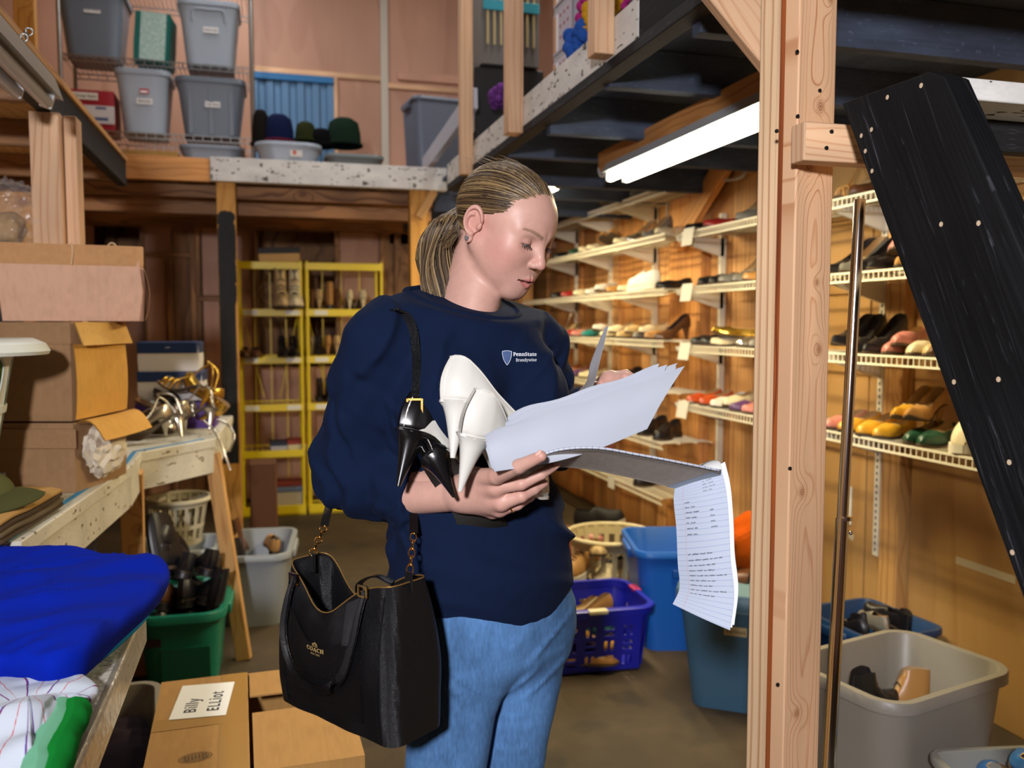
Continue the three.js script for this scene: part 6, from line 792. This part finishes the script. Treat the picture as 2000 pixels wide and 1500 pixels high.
  // earring, ring
  const er = []; const ec = V(-.0815, -.036, -.008); for (let i = 0; i < 9; i++) { const a = i * 2.4, r = i ? .0032 : 0; er.push(new THREE.IcosahedronGeometry(.0021, 0).translate(ec.x - .001, ec.y + Math.sin(a) * r, ec.z + Math.cos(a) * r)); } part(person, 'earring', merge(er), mat(0xf0f4f8, .06, { metalness: .9 }), 'sparkling crystal stud earring').applyMatrix4(headM);
  const q0 = RH.f.middle[0].clone().lerp(RH.f.middle[1], .75), q1 = RH.f.ring[0].clone().lerp(RH.f.ring[1], .7), dd = RH.f.ring[1].clone().sub(RH.f.ring[0]).normalize(); const rg = part(person, 'finger_ring', new THREE.TorusGeometry(.0104, .0014, 8, 28), M.gold); rg.position.copy(q1); rg.quaternion.setFromUnitVectors(V(0, 0, 1), dd);
  // nails
  const nailM = phys(0xe8b8a8, .2, {}); for (const k of ['thumb', 'index']) { const t = RH.f[k], d = t[3].clone().sub(t[2]).normalize(), up = EYE.clone().sub(t[3]).normalize().add(V(0, k === 'thumb' ? 1.0 : -.1, 0)); up.addScaledVector(d, -up.dot(d)).normalize(); const n = part(person, 'fingernail', new THREE.SphereGeometry(1, 16, 10), nailM); n.scale.set(.0048, .0014, .0062); n.position.copy(t[3]).addScaledVector(up, fr[k][3] * .92).addScaledVector(d, .001); n.quaternion.setFromRotationMatrix(new THREE.Matrix4().makeBasis(up.clone().cross(d), up, d)); }
  // footwear (below the picture)
  for (const [a, s] of [[J.ra, 1], [J.la, -1]]) { const G = shoeGeo('sneaker'), sg = new THREE.Group(); sg.name = 'shoe'; part(sg, 'upper', G.upper, shoeMat('white', .7)); part(sg, 'sole', G.sole, SOLEW); sg.position.set(a.x, 0, a.z).addScaledVector(TF, -.07); sg.rotation.y = Math.atan2(-TF.z, TF.x); person.add(sg); }
  // chest print: shield outline and two lines of lettering, laid on the cloth
  const map = canvasTex(512, 224, (g, w, h) => { g.clearRect(0, 0, w, h); g.strokeStyle = '#dfe6f2'; g.lineWidth = 6; g.beginPath(); g.moveTo(16, 22); g.quadraticCurveTo(80, 2, 146, 22); g.quadraticCurveTo(150, 130, 84, 206); g.quadraticCurveTo(12, 130, 16, 22); g.closePath(); g.fillStyle = '#4a608c'; g.fill(); g.stroke(); g.fillStyle = '#e8ecf4'; g.font = 'bold 70px serif'; g.fillText('PennState', 166, 84, 334); g.font = '58px serif'; g.fillText('Brandywine', 204, 160, 296); });
  const q = [[979, 683], [1050, 684], [979, 716], [1050, 714]]; const lg = surf((u, v) => { const px = mix(mix(q[0][0], q[1][0], u), mix(q[2][0], q[3][0], u), 1 - v), py = mix(mix(q[0][1], q[1][1], u), mix(q[2][1], q[3][1], u), 1 - v), p = hit(shirtF, px, py, 1.2, 1.7); return p.addScaledVector(ray(px, py), -.0042); }, 12, 6); part(person, 'chest_print', lg, mat(0xffffff, .8, { map, transparent: true }), 'white lettering and shield print');
}
// ================= hair =================
{
  const HC0 = V(0, .024, -.014), HR = V(.0765, .081, .0965), tie = V(0, -.012, -.108), hl = (x, y, z) => 1.1 * Math.max(0, .034 - y) * sstep(-.03, .0, z) + (y - .064) * -.56 + (z - .064) * .83 + .010 * Math.exp(-(((Math.abs(x) - .05) / .02) ** 2));
  const pal = [[.03, .018, .010], [.055, .033, .017], [.1, .06, .027], [.2, .125, .05], [.34, .23, .1]];
  const streak = (s, r) => { const n = noise(s * 26, 3.3) * .6 + noise(s * 70, 9.1) * .4; return pal[Math.min(4, Math.floor(clamp((n - .5) * 1.9 + .44 + (r - .5) * .24) * 5))]; };
  const cap = surfaceNet((x, y, z) => { const e = ellip(HC0.x, HC0.y, HC0.z, HR.x - .002, HR.y - .002, HR.z - .002)(x, y, z); let d = smax(e, hl(x, y, z), .004); const ear = Math.hypot(Math.abs(x) - .082, (y + .012) * .75, (z + .008) * 1.05) - .017; return smax(d, -ear, .004); }, [-.085, -.07, -.115], [.085, .12, .1], .003, (x, y, z) => { const s = Math.atan2(x, y + .012) + z * .2; const c = streak(s, .35); return [c[0] * .55, c[1] * .55, c[2] * .55]; });
  cap.applyMatrix4(headM); const hairG = new THREE.Group(); hairG.name = 'hair'; hairG.userData.label = 'blond streaked hair in a low ponytail'; person.add(hairG);
  const hm = phys(0xffffff, .42, { vertexColors: true, specularIntensity: .9, sheen: .3, sheenColor: new THREE.Color(0xc0a060), sheenRoughness: .4 });
  part(hairG, 'scalp_hair', cap, hm);
  const P = [], N = [], C = [], I = [], r = rng(99);
  const strand = (pts, rad, col, sides = 4) => { const n = pts.length, b = P.length / 3; for (let i = 0; i < n; i++) { const t = pts[Math.min(i + 1, n - 1)].clone().sub(pts[Math.max(i - 1, 0)]).normalize(), u = Math.abs(t.y) < .9 ? V(0, 1, 0) : V(1, 0, 0), a = u.cross(t).normalize(), c = t.clone().cross(a), w = rad * (i === n - 1 ? .35 : 1); for (let s = 0; s < sides; s++) { const q = s / sides * 6.2832, nx = a.x * Math.cos(q) + c.x * Math.sin(q), ny = a.y * Math.cos(q) + c.y * Math.sin(q), nz = a.z * Math.cos(q) + c.z * Math.sin(q); P.push(pts[i].x + nx * w, pts[i].y + ny * w, pts[i].z + nz * w); N.push(nx, ny, nz); C.push(...col); } } for (let i = 0; i < n - 1; i++) for (let s = 0; s < sides; s++) { const a = b + i * sides + s, c = b + i * sides + (s + 1) % sides; I.push(a, c, a + sides, c, c + sides, a + sides); } };
  const onE = (d, lift) => { const k = 1 / Math.hypot(d.x / HR.x, d.y / HR.y, d.z / HR.z); return HC0.clone().addScaledVector(d, k * (1 + lift)); };
  const tdir = tie.clone().sub(HC0).normalize(); let made = 0;
  for (let t = 0; t < 16000 && made < 3300; t++) {
    const d = V(r() * 2 - 1, r() * 2 - .75, r() * 2 - 1); if (d.length() > 1 || d.length() < .1) continue; d.normalize(); const p = onE(d, 0), m = hl(p.x, p.y, p.z); if (m > -.001) continue; if (m < -.03 && r() < .62) continue; const earD = Math.hypot(Math.abs(p.x) - .078, (p.y + .006) * .75, (p.z + .006) * 1.05); if (earD < .024) continue;
    const w = d.angleTo(tdir); if (w < .25) continue; const n = 13, pts = [], lift0 = .002 + .03 * r(), sag = (r() - .5) * .05, ax = d.clone().cross(tdir).normalize(); let bad = false;
    for (let i = 0; i < n; i++) { const f = i / (n - 1), q = d.clone().applyAxisAngle(ax, w * f); q.addScaledVector(ax, sag * Math.sin(f * Math.PI)); const e = onE(q.normalize(), lift0 * Math.sin(Math.min(1, f * 2.5 + .12) * 1.57) + .012 * noise(d.x * 9, d.y * 9, f * 3 + d.z * 9)); const ed = Math.hypot(Math.abs(e.x) - .078, (e.y + .006) * .75, (e.z + .006) * 1.05); if (ed < .022 && i > 1) { e.y += .0; bad = ed < .016; } pts.push(e.lerp(tie, .0 + .5 * sstep(.86, 1, f)).applyMatrix4(headM)); } if (bad) continue;
    const s = Math.atan2(d.x, d.y + .15) + d.z * .35; strand(pts, .00065 + .0004 * r(), streak(s, r())); made++;
  }
  // ponytail
  const T0 = tie.clone().applyMatrix4(headM), pd = [[1, 0], [.98, .02]];
  for (let i = 0; i < 1400; i++) {
    const a = r() * 6.283, q = Math.sqrt(r()), ox = Math.cos(a) * q, oz = Math.sin(a) * q, len = .8 + .28 * r(), col = streak(a * .6 + q * 2, r() * .9 + .15), pts = [];
    const key = [[T0, .011], [at(880, 422, 1.50), .024], [at(862, 465, 1.505), .035], [at(855, 512, 1.5), .038], [at(858, 552, 1.492), .036], [at(862, 592, 1.482), .028]], cur = new THREE.CatmullRomCurve3(key.map(k => k[0]));
    for (let k = 0; k < 13; k++) { const f = k / 12 * Math.min(1, len), c = cur.getPoint(f), R = key[Math.min(5, Math.floor(f * 5))][1] + (key[Math.min(5, Math.floor(f * 5) + 1)][1] - key[Math.min(5, Math.floor(f * 5))][1]) * (f * 5 % 1); const wv = .004 * Math.sin(f * 9 + a * 3 + q * 4); pts.push(c.addScaledVector(RGT, ox * R + wv).addScaledVector(FH, oz * R * .8).add(V(0, .004 * Math.sin(f * 6 + a), 0))); }
    strand(pts, .0007 + .0003 * r(), col);
  }
  // loose flyaway hairs and wisps at nape and temple
  for (let i = 0; i < 90; i++) { const d = V(r() * 1.6 - .8, .55 + r() * .5, r() * 1.5 - .6).normalize(), p0 = onE(d, .02), w = V(r() - .5, .5 + r() * .4, r() - .5).normalize(), L = .012 + .03 * r(), pts = []; for (let k = 0; k < 8; k++) { const f = k / 7; pts.push(p0.clone().addScaledVector(w, L * f * .5).addScaledVector(tdir, L * f * f * 1.4).addScaledVector(V(w.z, 0, -w.x), L * .5 * Math.sin(f * 3 + i)).applyMatrix4(headM)); } strand(pts, .00026, pal[3], 3); }
  for (let i = 0; i < 60; i++) { const p0 = V(-.072 - .002 * r(), -.03 - .02 * r(), -.036 - .016 * r()), pts = []; for (let k = 0; k < 8; k++) { const f = k / 7; pts.push(p0.clone().add(V(.002 * Math.sin(f * 5 + i), -.05 * f * (0.5 + r() * .2), .012 * f * Math.sin(i) - .012 * f)).applyMatrix4(headM)); } strand(pts, .0004, pal[1 + i % 3], 3); }
  const g = new THREE.BufferGeometry(); g.setAttribute('position', new THREE.Float32BufferAttribute(P, 3)); g.setAttribute('normal', new THREE.Float32BufferAttribute(N, 3)); g.setAttribute('color', new THREE.Float32BufferAttribute(C, 3)); g.setAttribute('uv', new THREE.Float32BufferAttribute(new Float32Array(P.length / 3 * 2), 2)); g.setIndex(I); part(hairG, 'hair_strands', g, hm).userData.kind = 'stuff';
  const tb = part(hairG, 'hair_tie', new THREE.TorusGeometry(.013, .004, 8, 24), mat(0x5a4630, .8)); tb.position.copy(T0); tb.quaternion.setFromUnitVectors(V(0, 0, 1), HZ);
}
// ================= held shoes =================
function heldPump(label, m, lining, tipP, toeP, upP, patch, s = 1) {
  const G = shoeGeo('heldpump'), t = thing('heeled_shoe', label, 'shoe', tipP), X = toeP.clone().sub(tipP).normalize(), Y = upP.clone().sub(tipP); Y.addScaledVector(X, -Y.dot(X)).normalize(); const Z = X.clone().cross(Y);
  const g = new THREE.Group(); const put = (n, geo, mm, l) => { const k = part(t, n, geo, mm, l); k.position.set(0, 0, 0); return k; };
  t.quaternion.setFromRotationMatrix(new THREE.Matrix4().makeBasis(X, Y, Z)); t.scale.setScalar(s); const off = -G.tip.x;
  for (const [n, geo, mm] of [['upper', G.upper, m], ['lining', G.lining, lining], ['sole', G.sole, m === whiteL ? whiteL : mat(0x16140f, .5)], ['heel', G.heel, m], ['heel_tip', G.heelTip, mat(m === whiteL ? 0x8a6a50 : 0x1c1a1a, .6)]]) put(n, geo, mm).position.x = off;
  if (patch) { const k = SHOE.pump, u = G.upper.attributes.position, gg = surf((a, b) => { const i = Math.round(mix(2, 13, b)), j = Math.round(mix(14, 18.4, a * Math.sin(b * Math.PI))), q = i * 23 + j, nn = G.upper.attributes.normal, sg = nn.getZ(q) < 0 ? -1 : 1; return V(u.getX(q) + sg * nn.getX(q) * .0018, u.getY(q) + sg * nn.getY(q) * .0018, u.getZ(q) + sg * nn.getZ(q) * .0018); }, 4, 10), g2 = gg.clone().scale(1, 1, -1); for (const w of [gg, g2]) put('side_patch', w, whiteL, 'white leather side inset').position.x = off; }
  put('topline', tube([...Array(16).keys()].map(i => { const u = G.upper.attributes.position, q = i * 23; return V(u.getX(q), u.getY(q), u.getZ(q)); }).concat([...Array(16).keys()].reverse().map(i => { const u = G.upper.attributes.position, q = i * 23 + 22; return V(u.getX(q), u.getY(q), u.getZ(q)); })), .0011, 60, 5, true), m).position.x = off;
  return t;
}
const whiteL = leather(0xd2d0c6, .33, { clearcoat: .2 }), blackL = leather(0x0d0c0d, .28, { clearcoat: .3, clearcoatRoughness: .25 });
heldPump('glossy ivory pump with a slim heel, the upper one in her arm', whiteL, LINW, at(884, 895, 1.275), at(1120, 915, 1.385), at(860, 803, 1.275), false, 1.02);
heldPump('ivory pump seen from behind, heel on her wrist', whiteL, LINW, at(898, 960, 1.24), at(1050, 965, 1.40), at(924, 868, 1.245), false, 1.0);
heldPump('black pump with a white side inset tucked under her arm', blackL, LINW, at(778, 950, 1.285), at(930, 1000, 1.42), at(762, 850, 1.275), true, 1.02);
heldPump('black pump with toe hanging below her wrist', blackL, LINW, at(886, 969, 1.262), at(968, 1064, 1.402), at(840, 880, 1.315), true, .93);
// ================= papers =================
const bez = (pts, t) => { const c = new THREE.CatmullRomCurve3(pts); return c.getPoint(clamp(t)); };
const paperM = phys(0xbcc2cc, .8, { transmission: .12, thickness: 0 });
function sheetGeo(topL, botL, dx, dy, dd, wob) { const tc = new THREE.CatmullRomCurve3(topL.map(p => at(p[0] + dx, p[1] + dy, p[2] + dd))), bc = new THREE.CatmullRomCurve3(botL.map(p => at(p[0] + dx, p[1] + dy, p[2] + dd))); return surf((u, v) => { const a = tc.getPoint(u), b = bc.getPoint(u), p = a.lerp(b, v); p.addScaledVector(FWD, .012 * Math.sin(v * Math.PI) + wob * Math.sin(u * 5 + v * 3)).add(V(0, .002 * Math.sin(u * 21) * (1 - v), 0)); return p; }, 30, 12, .0004); }
const TOPL = [[946, 850, 1.222], [1060, 808, 1.262], [1200, 764, 1.31], [1337, 717, 1.35]], BOTL = [[968, 921, 1.205], [1070, 905, 1.23], [1160, 880, 1.255], [1264, 838, 1.285]];
[[0, 0, 0, 0], [-14, 1, .006, .001], [-30, -3, .012, -.001], [-44, -5, .018, .0012], [-6, -6, .024, 0]].forEach(([dx, dy, dd, w], i) => { const t = thing('paper_sheet', ['front white sheet of the paper stack she holds', 'second sheet of her paper stack, corner just peeking out', 'third sheet of her paper stack', 'fourth sheet of her paper stack, shorter at the right', 'rearmost sheet of her paper stack'][i], 'paper', null, 'sheets in her hand'); part(t, 'sheet', sheetGeo(i ? TOPL.map(p => [p[0] + dx * (p[0] > 1000), p[1], p[2]]) : TOPL, BOTL, i ? -i * 2 : 0, dy, dd, w), paperM); });
{ const t = thing('paper_sheet', 'curled sheet rising upright as she turns the page', 'paper'); const L = [[1118, 782, 1.36], [1146, 745, 1.37], [1153, 712, 1.375], [1170, 668, 1.38], [1182, 640, 1.385]], R = [[1152, 772, 1.40], [1164, 738, 1.405], [1172, 705, 1.40], [1181, 668, 1.395], [1188, 637, 1.39]], a = new THREE.CatmullRomCurve3(L.map(p => at(...p))), b = new THREE.CatmullRomCurve3(R.map(p => at(...p))); part(t, 'sheet', surf((u, v) => a.getPoint(v).lerp(b.getPoint(v), u), 8, 16, .0004), paperM); }
// ================= notepad =================
{
  const t = thing('notepad', 'ruled notepad with grey card back and handwritten pages folded over its end', 'notepad');
  const near = new THREE.CatmullRomCurve3([[1026, 906, 1.245], [1085, 884, 1.235], [1160, 879, 1.235], [1250, 893, 1.25], [1330, 908, 1.265], [1408, 924, 1.285]].map(p => at(...p))), far = new THREE.CatmullRomCurve3([[1036, 921, 1.315], [1090, 912, 1.31], [1150, 916, 1.315], [1220, 930, 1.325], [1270, 941, 1.335], [1318, 952, 1.345]].map(p => at(...p)));
  const lay = (o, th, m, n, l) => part(t, n, surf((u, v) => near.getPoint(u).lerp(far.getPoint(u), v).add(V(0, o, 0)), 36, 8, th), m, l);
  const rule = canvasTex(1024, 64, (g, w, h) => { g.fillStyle = '#c8ccd4'; g.fillRect(0, 0, w, h); g.fillStyle = '#6f88b4'; for (let i = 0; i < 34; i++) g.fillRect(i * 30 + 10, 0, 3, h); });
  const pageM = mat(0xffffff, .8, { map: rule });
  lay(0, .0011, mat(0xa79c90, .8, { map: T.card }), 'card_back', 'stiff grey card back'); part(t, 'page_block', surf((u, v) => near.getPoint(u).lerp(far.getPoint(u), v).add(V(0, .0052, 0)), 36, 8, .004), pageM, 'block of ruled pages');
  // binding strip and folded pages
  part(t, 'binding_strip', surf((u, v) => near.getPoint(mix(.95, 1, u)).lerp(far.getPoint(mix(.93, 1, u)), v).add(V(0, -.0016, 0)), 3, 8, .0005), mat(0x9aa6b4, .7));
  const hand = canvasTex(640, 1536, (g, w, h) => { g.fillStyle = '#b8c2d2'; g.fillRect(0, 0, w, h); g.strokeStyle = '#7f93b8'; g.lineWidth = 3; for (let y = 70; y < h; y += 52) { g.beginPath(); g.moveTo(0, y); g.lineTo(w, y); g.stroke(); } g.strokeStyle = '#c89098'; g.beginPath(); g.moveTo(112, 0); g.lineTo(112, h); g.stroke(); g.strokeStyle = '#34363e'; g.lineWidth = 4; const r = rng(61); const line = (x, y, n, k = 1) => { let X = x; g.beginPath(); for (let i = 0; i < n; i++) { const L = 3 + Math.floor(r() * 5); for (let j = 0; j < L; j++) { const hh = (10 + r() * 16) * k; g.moveTo(X, y - 2); g.quadraticCurveTo(X + 5, y - hh, X + 9, y - 2 - r() * 6); X += 11; } X += 16; } g.stroke(); };
    for (let i = 0; i < 5; i++) line(360, 60 + i * 52, 2); for (let i = 0; i < 7; i++) { line(130, 380 + i * 52, i ? 2 : 1); if (i > 1 && i < 6) line(420, 380 + i * 52, 1); } for (let i = 0; i < 9; i++) line(130, 860 + i * 52, 4 + (i * 5 % 3)); });
  const pm = mat(0xffffff, .8, { map: hand });
  const Ledge = [[1319, 949, 1.345], [1316, 975, 1.345], [1321, 1030, 1.343], [1324, 1100, 1.34], [1327, 1150, 1.338], [1314, 1180, 1.335]], Redge = [[1408, 912, 1.29], [1418, 955, 1.288], [1424, 1020, 1.286], [1427, 1090, 1.283], [1434, 1160, 1.28], [1426, 1231, 1.277]];
  [0, 1, 2].forEach(i => { const a = new THREE.CatmullRomCurve3(Ledge.map(p => at(p[0] + i * 4, p[1] - i * 3, p[2] + i * .004))), b = new THREE.CatmullRomCurve3(Redge.map(p => at(p[0] + i * 4, p[1] - i * 5, p[2] + i * .004))); part(t, 'page', surf((u, v) => a.getPoint(v).lerp(b.getPoint(v), u).addScaledVector(FWD, -.006 * Math.sin(u * Math.PI)), 10, 30, .0003).clone(), i ? mat(0xe4e8ee, .8) : pm, i ? undefined : 'handwritten ruled page hanging down'); });
  { const k = t.children[t.children.length - 3].geometry, uv = k.attributes.uv; for (let i = 0; i < uv.count; i++) uv.setY(i, 1 - uv.getY(i)); }
  const c0 = new THREE.CatmullRomCurve3([at(1360, 915, 1.29), at(1390, 903, 1.285), at(1406, 906, 1.283), at(1410, 920, 1.286)]), c1 = new THREE.CatmullRomCurve3([at(1285, 946, 1.35), at(1305, 938, 1.35), at(1317, 942, 1.348), at(1319, 950, 1.346)]); part(t, 'page_fold', surf((u, v) => c0.getPoint(u).lerp(c1.getPoint(u), v).add(V(0, .003, 0)), 14, 6, .0004), mat(0xe2e2dc, .8), 'rolled top fold of the pages');
}
// ================= handbag =================
{
  const S = 1.06, K = at(757, 1462, 1.12 * S), Lb = at(550, 1368, 1.262 * S), Rb = at(857, 1420, 1.18 * S), t = thing('handbag', 'black pebbled leather handbag hanging from her shoulder strap', 'handbag');
  const A = Lb.clone().sub(K).setY(0), Bv = Rb.clone().sub(K).setY(0), yb = (K.y + Lb.y + Rb.y) / 3, W = A.length(), D = Bv.length() * 1.15, H = at(800, 1128, 1.2 * S).y - yb; A.normalize(); const n = V(A.z, 0, -A.x); if (n.dot(Bv) < 0) n.negate(); const C = K.clone().addScaledVector(A, W / 2).addScaledVector(n, D / 2).setY(yb);
  // local x along the front panel from the near corner to the far end, z to the front
  const Mx = new THREE.Matrix4().makeBasis(A.clone().negate(), V(0, 1, 0), n.clone().negate()); if (Mx.determinant() < 0) Mx.makeBasis(A.clone().negate(), V(0, 1, 0), n.clone().negate().multiplyScalar(1)); t.position.copy(C); const X = A.clone().negate(), Zf = X.clone().cross(V(0, 1, 0)); t.quaternion.setFromRotationMatrix(new THREE.Matrix4().makeBasis(X, V(0, 1, 0), Zf)); const fz = Math.sign(-n.dot(Zf)) || 1;
  const lm = phys(0x0b0b0d, .36, { bumpMap: T.leatherBump, bumpScale: .0009, specularIntensity: .9 }), edgeM = mat(0xa07a40, .4, { metalness: .6 });
  const sec = []; for (let i = 0; i <= 16; i++) { const f = i / 16; sec.push({ w: W * mix(1.1, .95, f) + .012 * Math.sin(f * 3.1), d: D * mix(1.0, .72, f * f) + .012 * Math.sin(f * 3.1), r: mix(.022, .016, f), y: H * f }); }
  const top = sec[16]; for (let i = 0; i <= 5; i++) { const f = i / 5; sec.push({ w: top.w - .006, d: top.d - .008, r: .014, y: H - .002 - H * .6 * f }); }
  sec.unshift({ w: W * 1.04, d: D * .9, r: .02, y: .001 }); 
  const dip = (p) => { const f = clamp(p.y / H), q = (p.x + W * .1) / (W * .26); p.y -= .052 * Math.exp(-q * q) * f * f * f; p.y += .02 * f * f * (p.x < 0 ? clamp(-p.x / W * 1.5) : clamp(p.x / W)); p.z += fz * .012 * Math.exp(-q * q) * f + .004 * (noise(p.x * 26, p.y * 22, p.z * 22) - .5); p.x += .004 * (noise(p.x * 18 + 7, p.y * 18) - .5); return p; };
  const bodyG = rrLoft(sec, 120, true, true, dip); { const U = bodyG.attributes.uv; for (let i = 0; i < U.count; i++) U.setXY(i, U.getX(i) * 5, U.getY(i) * 8); } part(t, 'bag_body', toCreasedNormals(bodyG, 1.2), lm);
  const rimPts = []; for (let i = 0; i < 64; i++) { const [x, z] = rrPoint(top.w, top.d, top.r, i / 64); rimPts.push(dip(V(x, H, z)).add(V(0, .001, 0))); } part(t, 'rim_piping', tube(rimPts, .0010, 128, 6, true), edgeM, 'gold toned piped rim');
  const face = (f, y) => { const k = clamp(y / H); return (D * mix(1.0, .72, k * k) + .012 * Math.sin(k * 3.1)) / 2 * fz; };
  // seams
  for (const sx of [-1, 1]) part(t, 'seam', tube([...Array(9).keys()].map(i => { const y = H * (.03 + .92 * i / 8); return dip(V(sx * (W * .43 + (sx > 0 ? .004 : 0)), y, face(0, y) + fz * .0012)); }), .0013, 24, 5), lm);
  const patch = (x0, x1, y0, y1, off, curve) => surf((u, v) => { const x = mix(x0, x1, u), y = mix(y0, y1, v) - (curve || 0) * Math.sin(u * Math.PI) * v; const p = dip(V(x, y, face(0, y))); p.z += fz * off; return p; }, 14, 10, .0012);
  part(t, 'front_pocket', patch(-W * .4, W * .3, H * .1, H * .74, .0022, .03), lm); part(t, 'leather_tag', patch(W * .13, W * .25, H * .62, H * .96, .004, 0), lm);
  const logo = canvasTex(256, 128, (g, w, h) => { g.clearRect(0, 0, w, h); g.fillStyle = '#d8b878'; g.textAlign = 'center'; g.font = 'bold 46px serif'; g.fillText('COACH', 128, 88, 200); g.font = '20px serif'; g.fillText('NEW YORK', 128, 116, 90); g.lineWidth = 4; g.strokeStyle = '#d8b878'; g.beginPath(); g.arc(112, 38, 9, 0, 7); g.moveTo(152, 38); g.arc(142, 38, 9, 0, 7); g.moveTo(100, 24); g.lineTo(150, 20); g.moveTo(118, 20); g.lineTo(128, 8); g.lineTo(140, 20); g.stroke(); });
  const lgm = surf((u, v) => { const x = mix(-W * .2, W * .04, u) , y = mix(H * .5, H * .64, v), p = dip(V(x, y, face(0, y))); p.z += fz * .005; return p; }, 4, 4); if (fz < 0) { const U = lgm.attributes.uv; for (let i = 0; i < U.count; i++) U.setX(i, 1 - U.getX(i)); } part(t, 'gold_print', lgm, mat(0xffffff, .35, { map: logo, transparent: true, metalness: .4 }), 'gold stamped lettering');
  // handles: flat straps looping down the front and one behind
  const inv = () => { t.updateMatrix(); return new THREE.Matrix4().copy(t.matrix).invert(); }; const iv = inv(); const loc = (px, py, d) => at(px, py, d).applyMatrix4(iv);
  const strap = (pts, w, th, side) => { const c = new THREE.CatmullRomCurve3(pts), N = 60; return surf((u, v) => { const p = c.getPoint(v), tg = c.getTangent(v), sd = side.clone().addScaledVector(tg, -side.dot(tg)).normalize(); return p.addScaledVector(sd, (u - .5) * w); }, 2, N, th); };
  const fx = (x, y, o = .008) => dip(V(x * W, y * H, face(0, y * H))).add(V(0, 0, fz * o));
  part(t, 'handle', strap([fx(-.36, 1.0, .006), fx(-.385, .8, .01), fx(-.39, .58, .01), fx(-.33, .4, .01), fx(-.18, .28, .01), fx(.02, .27, .01), fx(.16, .4, .01), fx(.235, .62, .01), fx(.265, .84, .01), fx(.275, 1.0, .006)], .015, .0028, V(.75, .65, 0)), lm, 'drooping leather handle');
  part(t, 'handle', strap([dip(V(-W * .1, H, -face(0, H))).add(V(0, .0, 0)), dip(V(-W * .04, H, -face(0, H) * .6)).add(V(0, .03, 0)), dip(V(W * .1, H, -face(0, H) * .6)).add(V(0, .026, 0)), dip(V(W * .2, H, -face(0, H) * .8))], .012, .0026, V(0, 0, 1)), lm);
  const buckle = (p, s = 1) => { const g = []; for (const [a, b, w, h] of [[0, .0075, .019, .0024], [0, -.0075, .019, .0024], [.0085, 0, .0024, .017], [-.0085, 0, .0024, .017]]) g.push(new THREE.BoxGeometry(w * s, h * s, .0026).translate(a * s, b * s, 0)); const k = part(t, 'buckle', merge(g), M.gold, 'gold toned rectangular buckle'); k.position.copy(p); return k; };
  buckle(fx(-.36, .985, .009)); buckle(fx(.275, 1.0, .009)); buckle(dip(V(-W * .04, H, -face(0, H) * .7)).add(V(0, .006, 0)), 1.1);
  // shoulder strap: over the shoulder, down the front, clipped to both ends of the bag
  const sp = [[770, 604], [792, 616], [806, 640], [813, 690], [814, 740], [810, 784]].map(([x, y]) => hit(shirtF, x, y, 1.1, 1.7).addScaledVector(ray(x, y), -.005).applyMatrix4(iv));
  const low = [[808, 800, 1.33], [806, 850, 1.37], [806, 905, 1.40], [807, 960, 1.41], [808, 1008, 1.37], [808, 1042, 1.32]].map(p => loc(...p)); const sdir = RGT.clone().transformDirection(iv);
  part(t, 'shoulder_strap', strap([...sp, ...low], .0135, .0028, sdir), lm, 'long leather shoulder strap'); const bkp = part(t, 'buckle', merge([[0, .01, .022, .003], [0, -.01, .022, .003], [.011, 0, .003, .022], [-.011, 0, .003, .022]].map(([a, b, w, h]) => new THREE.BoxGeometry(w, h, .003).translate(a, b, 0))), M.gold); const bw = hit(shirtF, 810, 793, 1.1, 1.7).addScaledVector(ray(810, 793), -.012); bkp.position.copy(bw.applyMatrix4(iv)); bkp.quaternion.setFromRotationMatrix(new THREE.Matrix4().extractRotation(iv).multiply(new THREE.Matrix4().makeBasis(RGT, UPV, FWD.clone().negate())));
  const bs = hit(shirtF, 770, 604, 1.1, 1.7), back = [hit(shirtF, 770, 604, 1.1, 1.7).addScaledVector(ray(770, 604), -.004), at(752, 606, 1.42), at(735, 640, 1.5), at(700, 800, 1.56), at(660, 930, 1.55), at(638, 1010, 1.46), at(634, 1028, 1.44)].map(p => p.applyMatrix4(iv)); part(t, 'shoulder_strap', strap(back, .0135, .0028, sdir), lm);
  const links = (a, b, n, r) => { const g = []; for (let i = 0; i < n; i++) { const p = a.clone().lerp(b, (i + .5) / n), d = b.clone().sub(a).normalize(), q = new THREE.Quaternion().setFromUnitVectors(V(0, 1, 0), d).multiply(new THREE.Quaternion().setFromAxisAngle(V(0, 1, 0), i * 1.57 + .4)); const ln = a.distanceTo(b) / n; g.push(new THREE.TorusGeometry(r, .0014, 6, 16).scale(.75, ln / (2 * r) * 1.12, 1).applyQuaternion(q).translate(p.x, p.y, p.z)); } return merge(g); };
  const tr = dip(V(W * .46, H, 0)), tl = dip(V(-W * .42, H, 0)); part(t, 'chain', links(loc(808, 1042, 1.32), tr, 6, .0065), M.gold, 'gold toned clasp and chain'); part(t, 'chain', links(loc(634, 1028, 1.44), tl.clone().add(V(0, .012, 0)), 5, .0075), M.gold, 'gold toned clasp and chain'); part(t, 'strap_tab', rbox(.014, .03, .004), lm).position.copy(tl); part(t, 'strap_tab', rbox(.014, .03, .004), lm).position.copy(tr);
}
// every thing's group sits at its own base
scene.updateMatrixWorld(true);
for (const o of [...scene.children]) if (o.isGroup && o.userData.kind !== 'structure' && o.position.lengthSq() === 0 && o.quaternion.w > .9999) {
  const b = new THREE.Box3().setFromObject(o); if (b.isEmpty()) continue; const c = V((b.min.x + b.max.x) / 2, b.min.y, (b.min.z + b.max.z) / 2);
  for (const k of o.children) k.position.sub(c); o.position.copy(c);
}
scene.traverse(o => { if (o.isMesh) { o.castShadow = true; o.receiveShadow = true; } });
renderer.render(scene, camera);
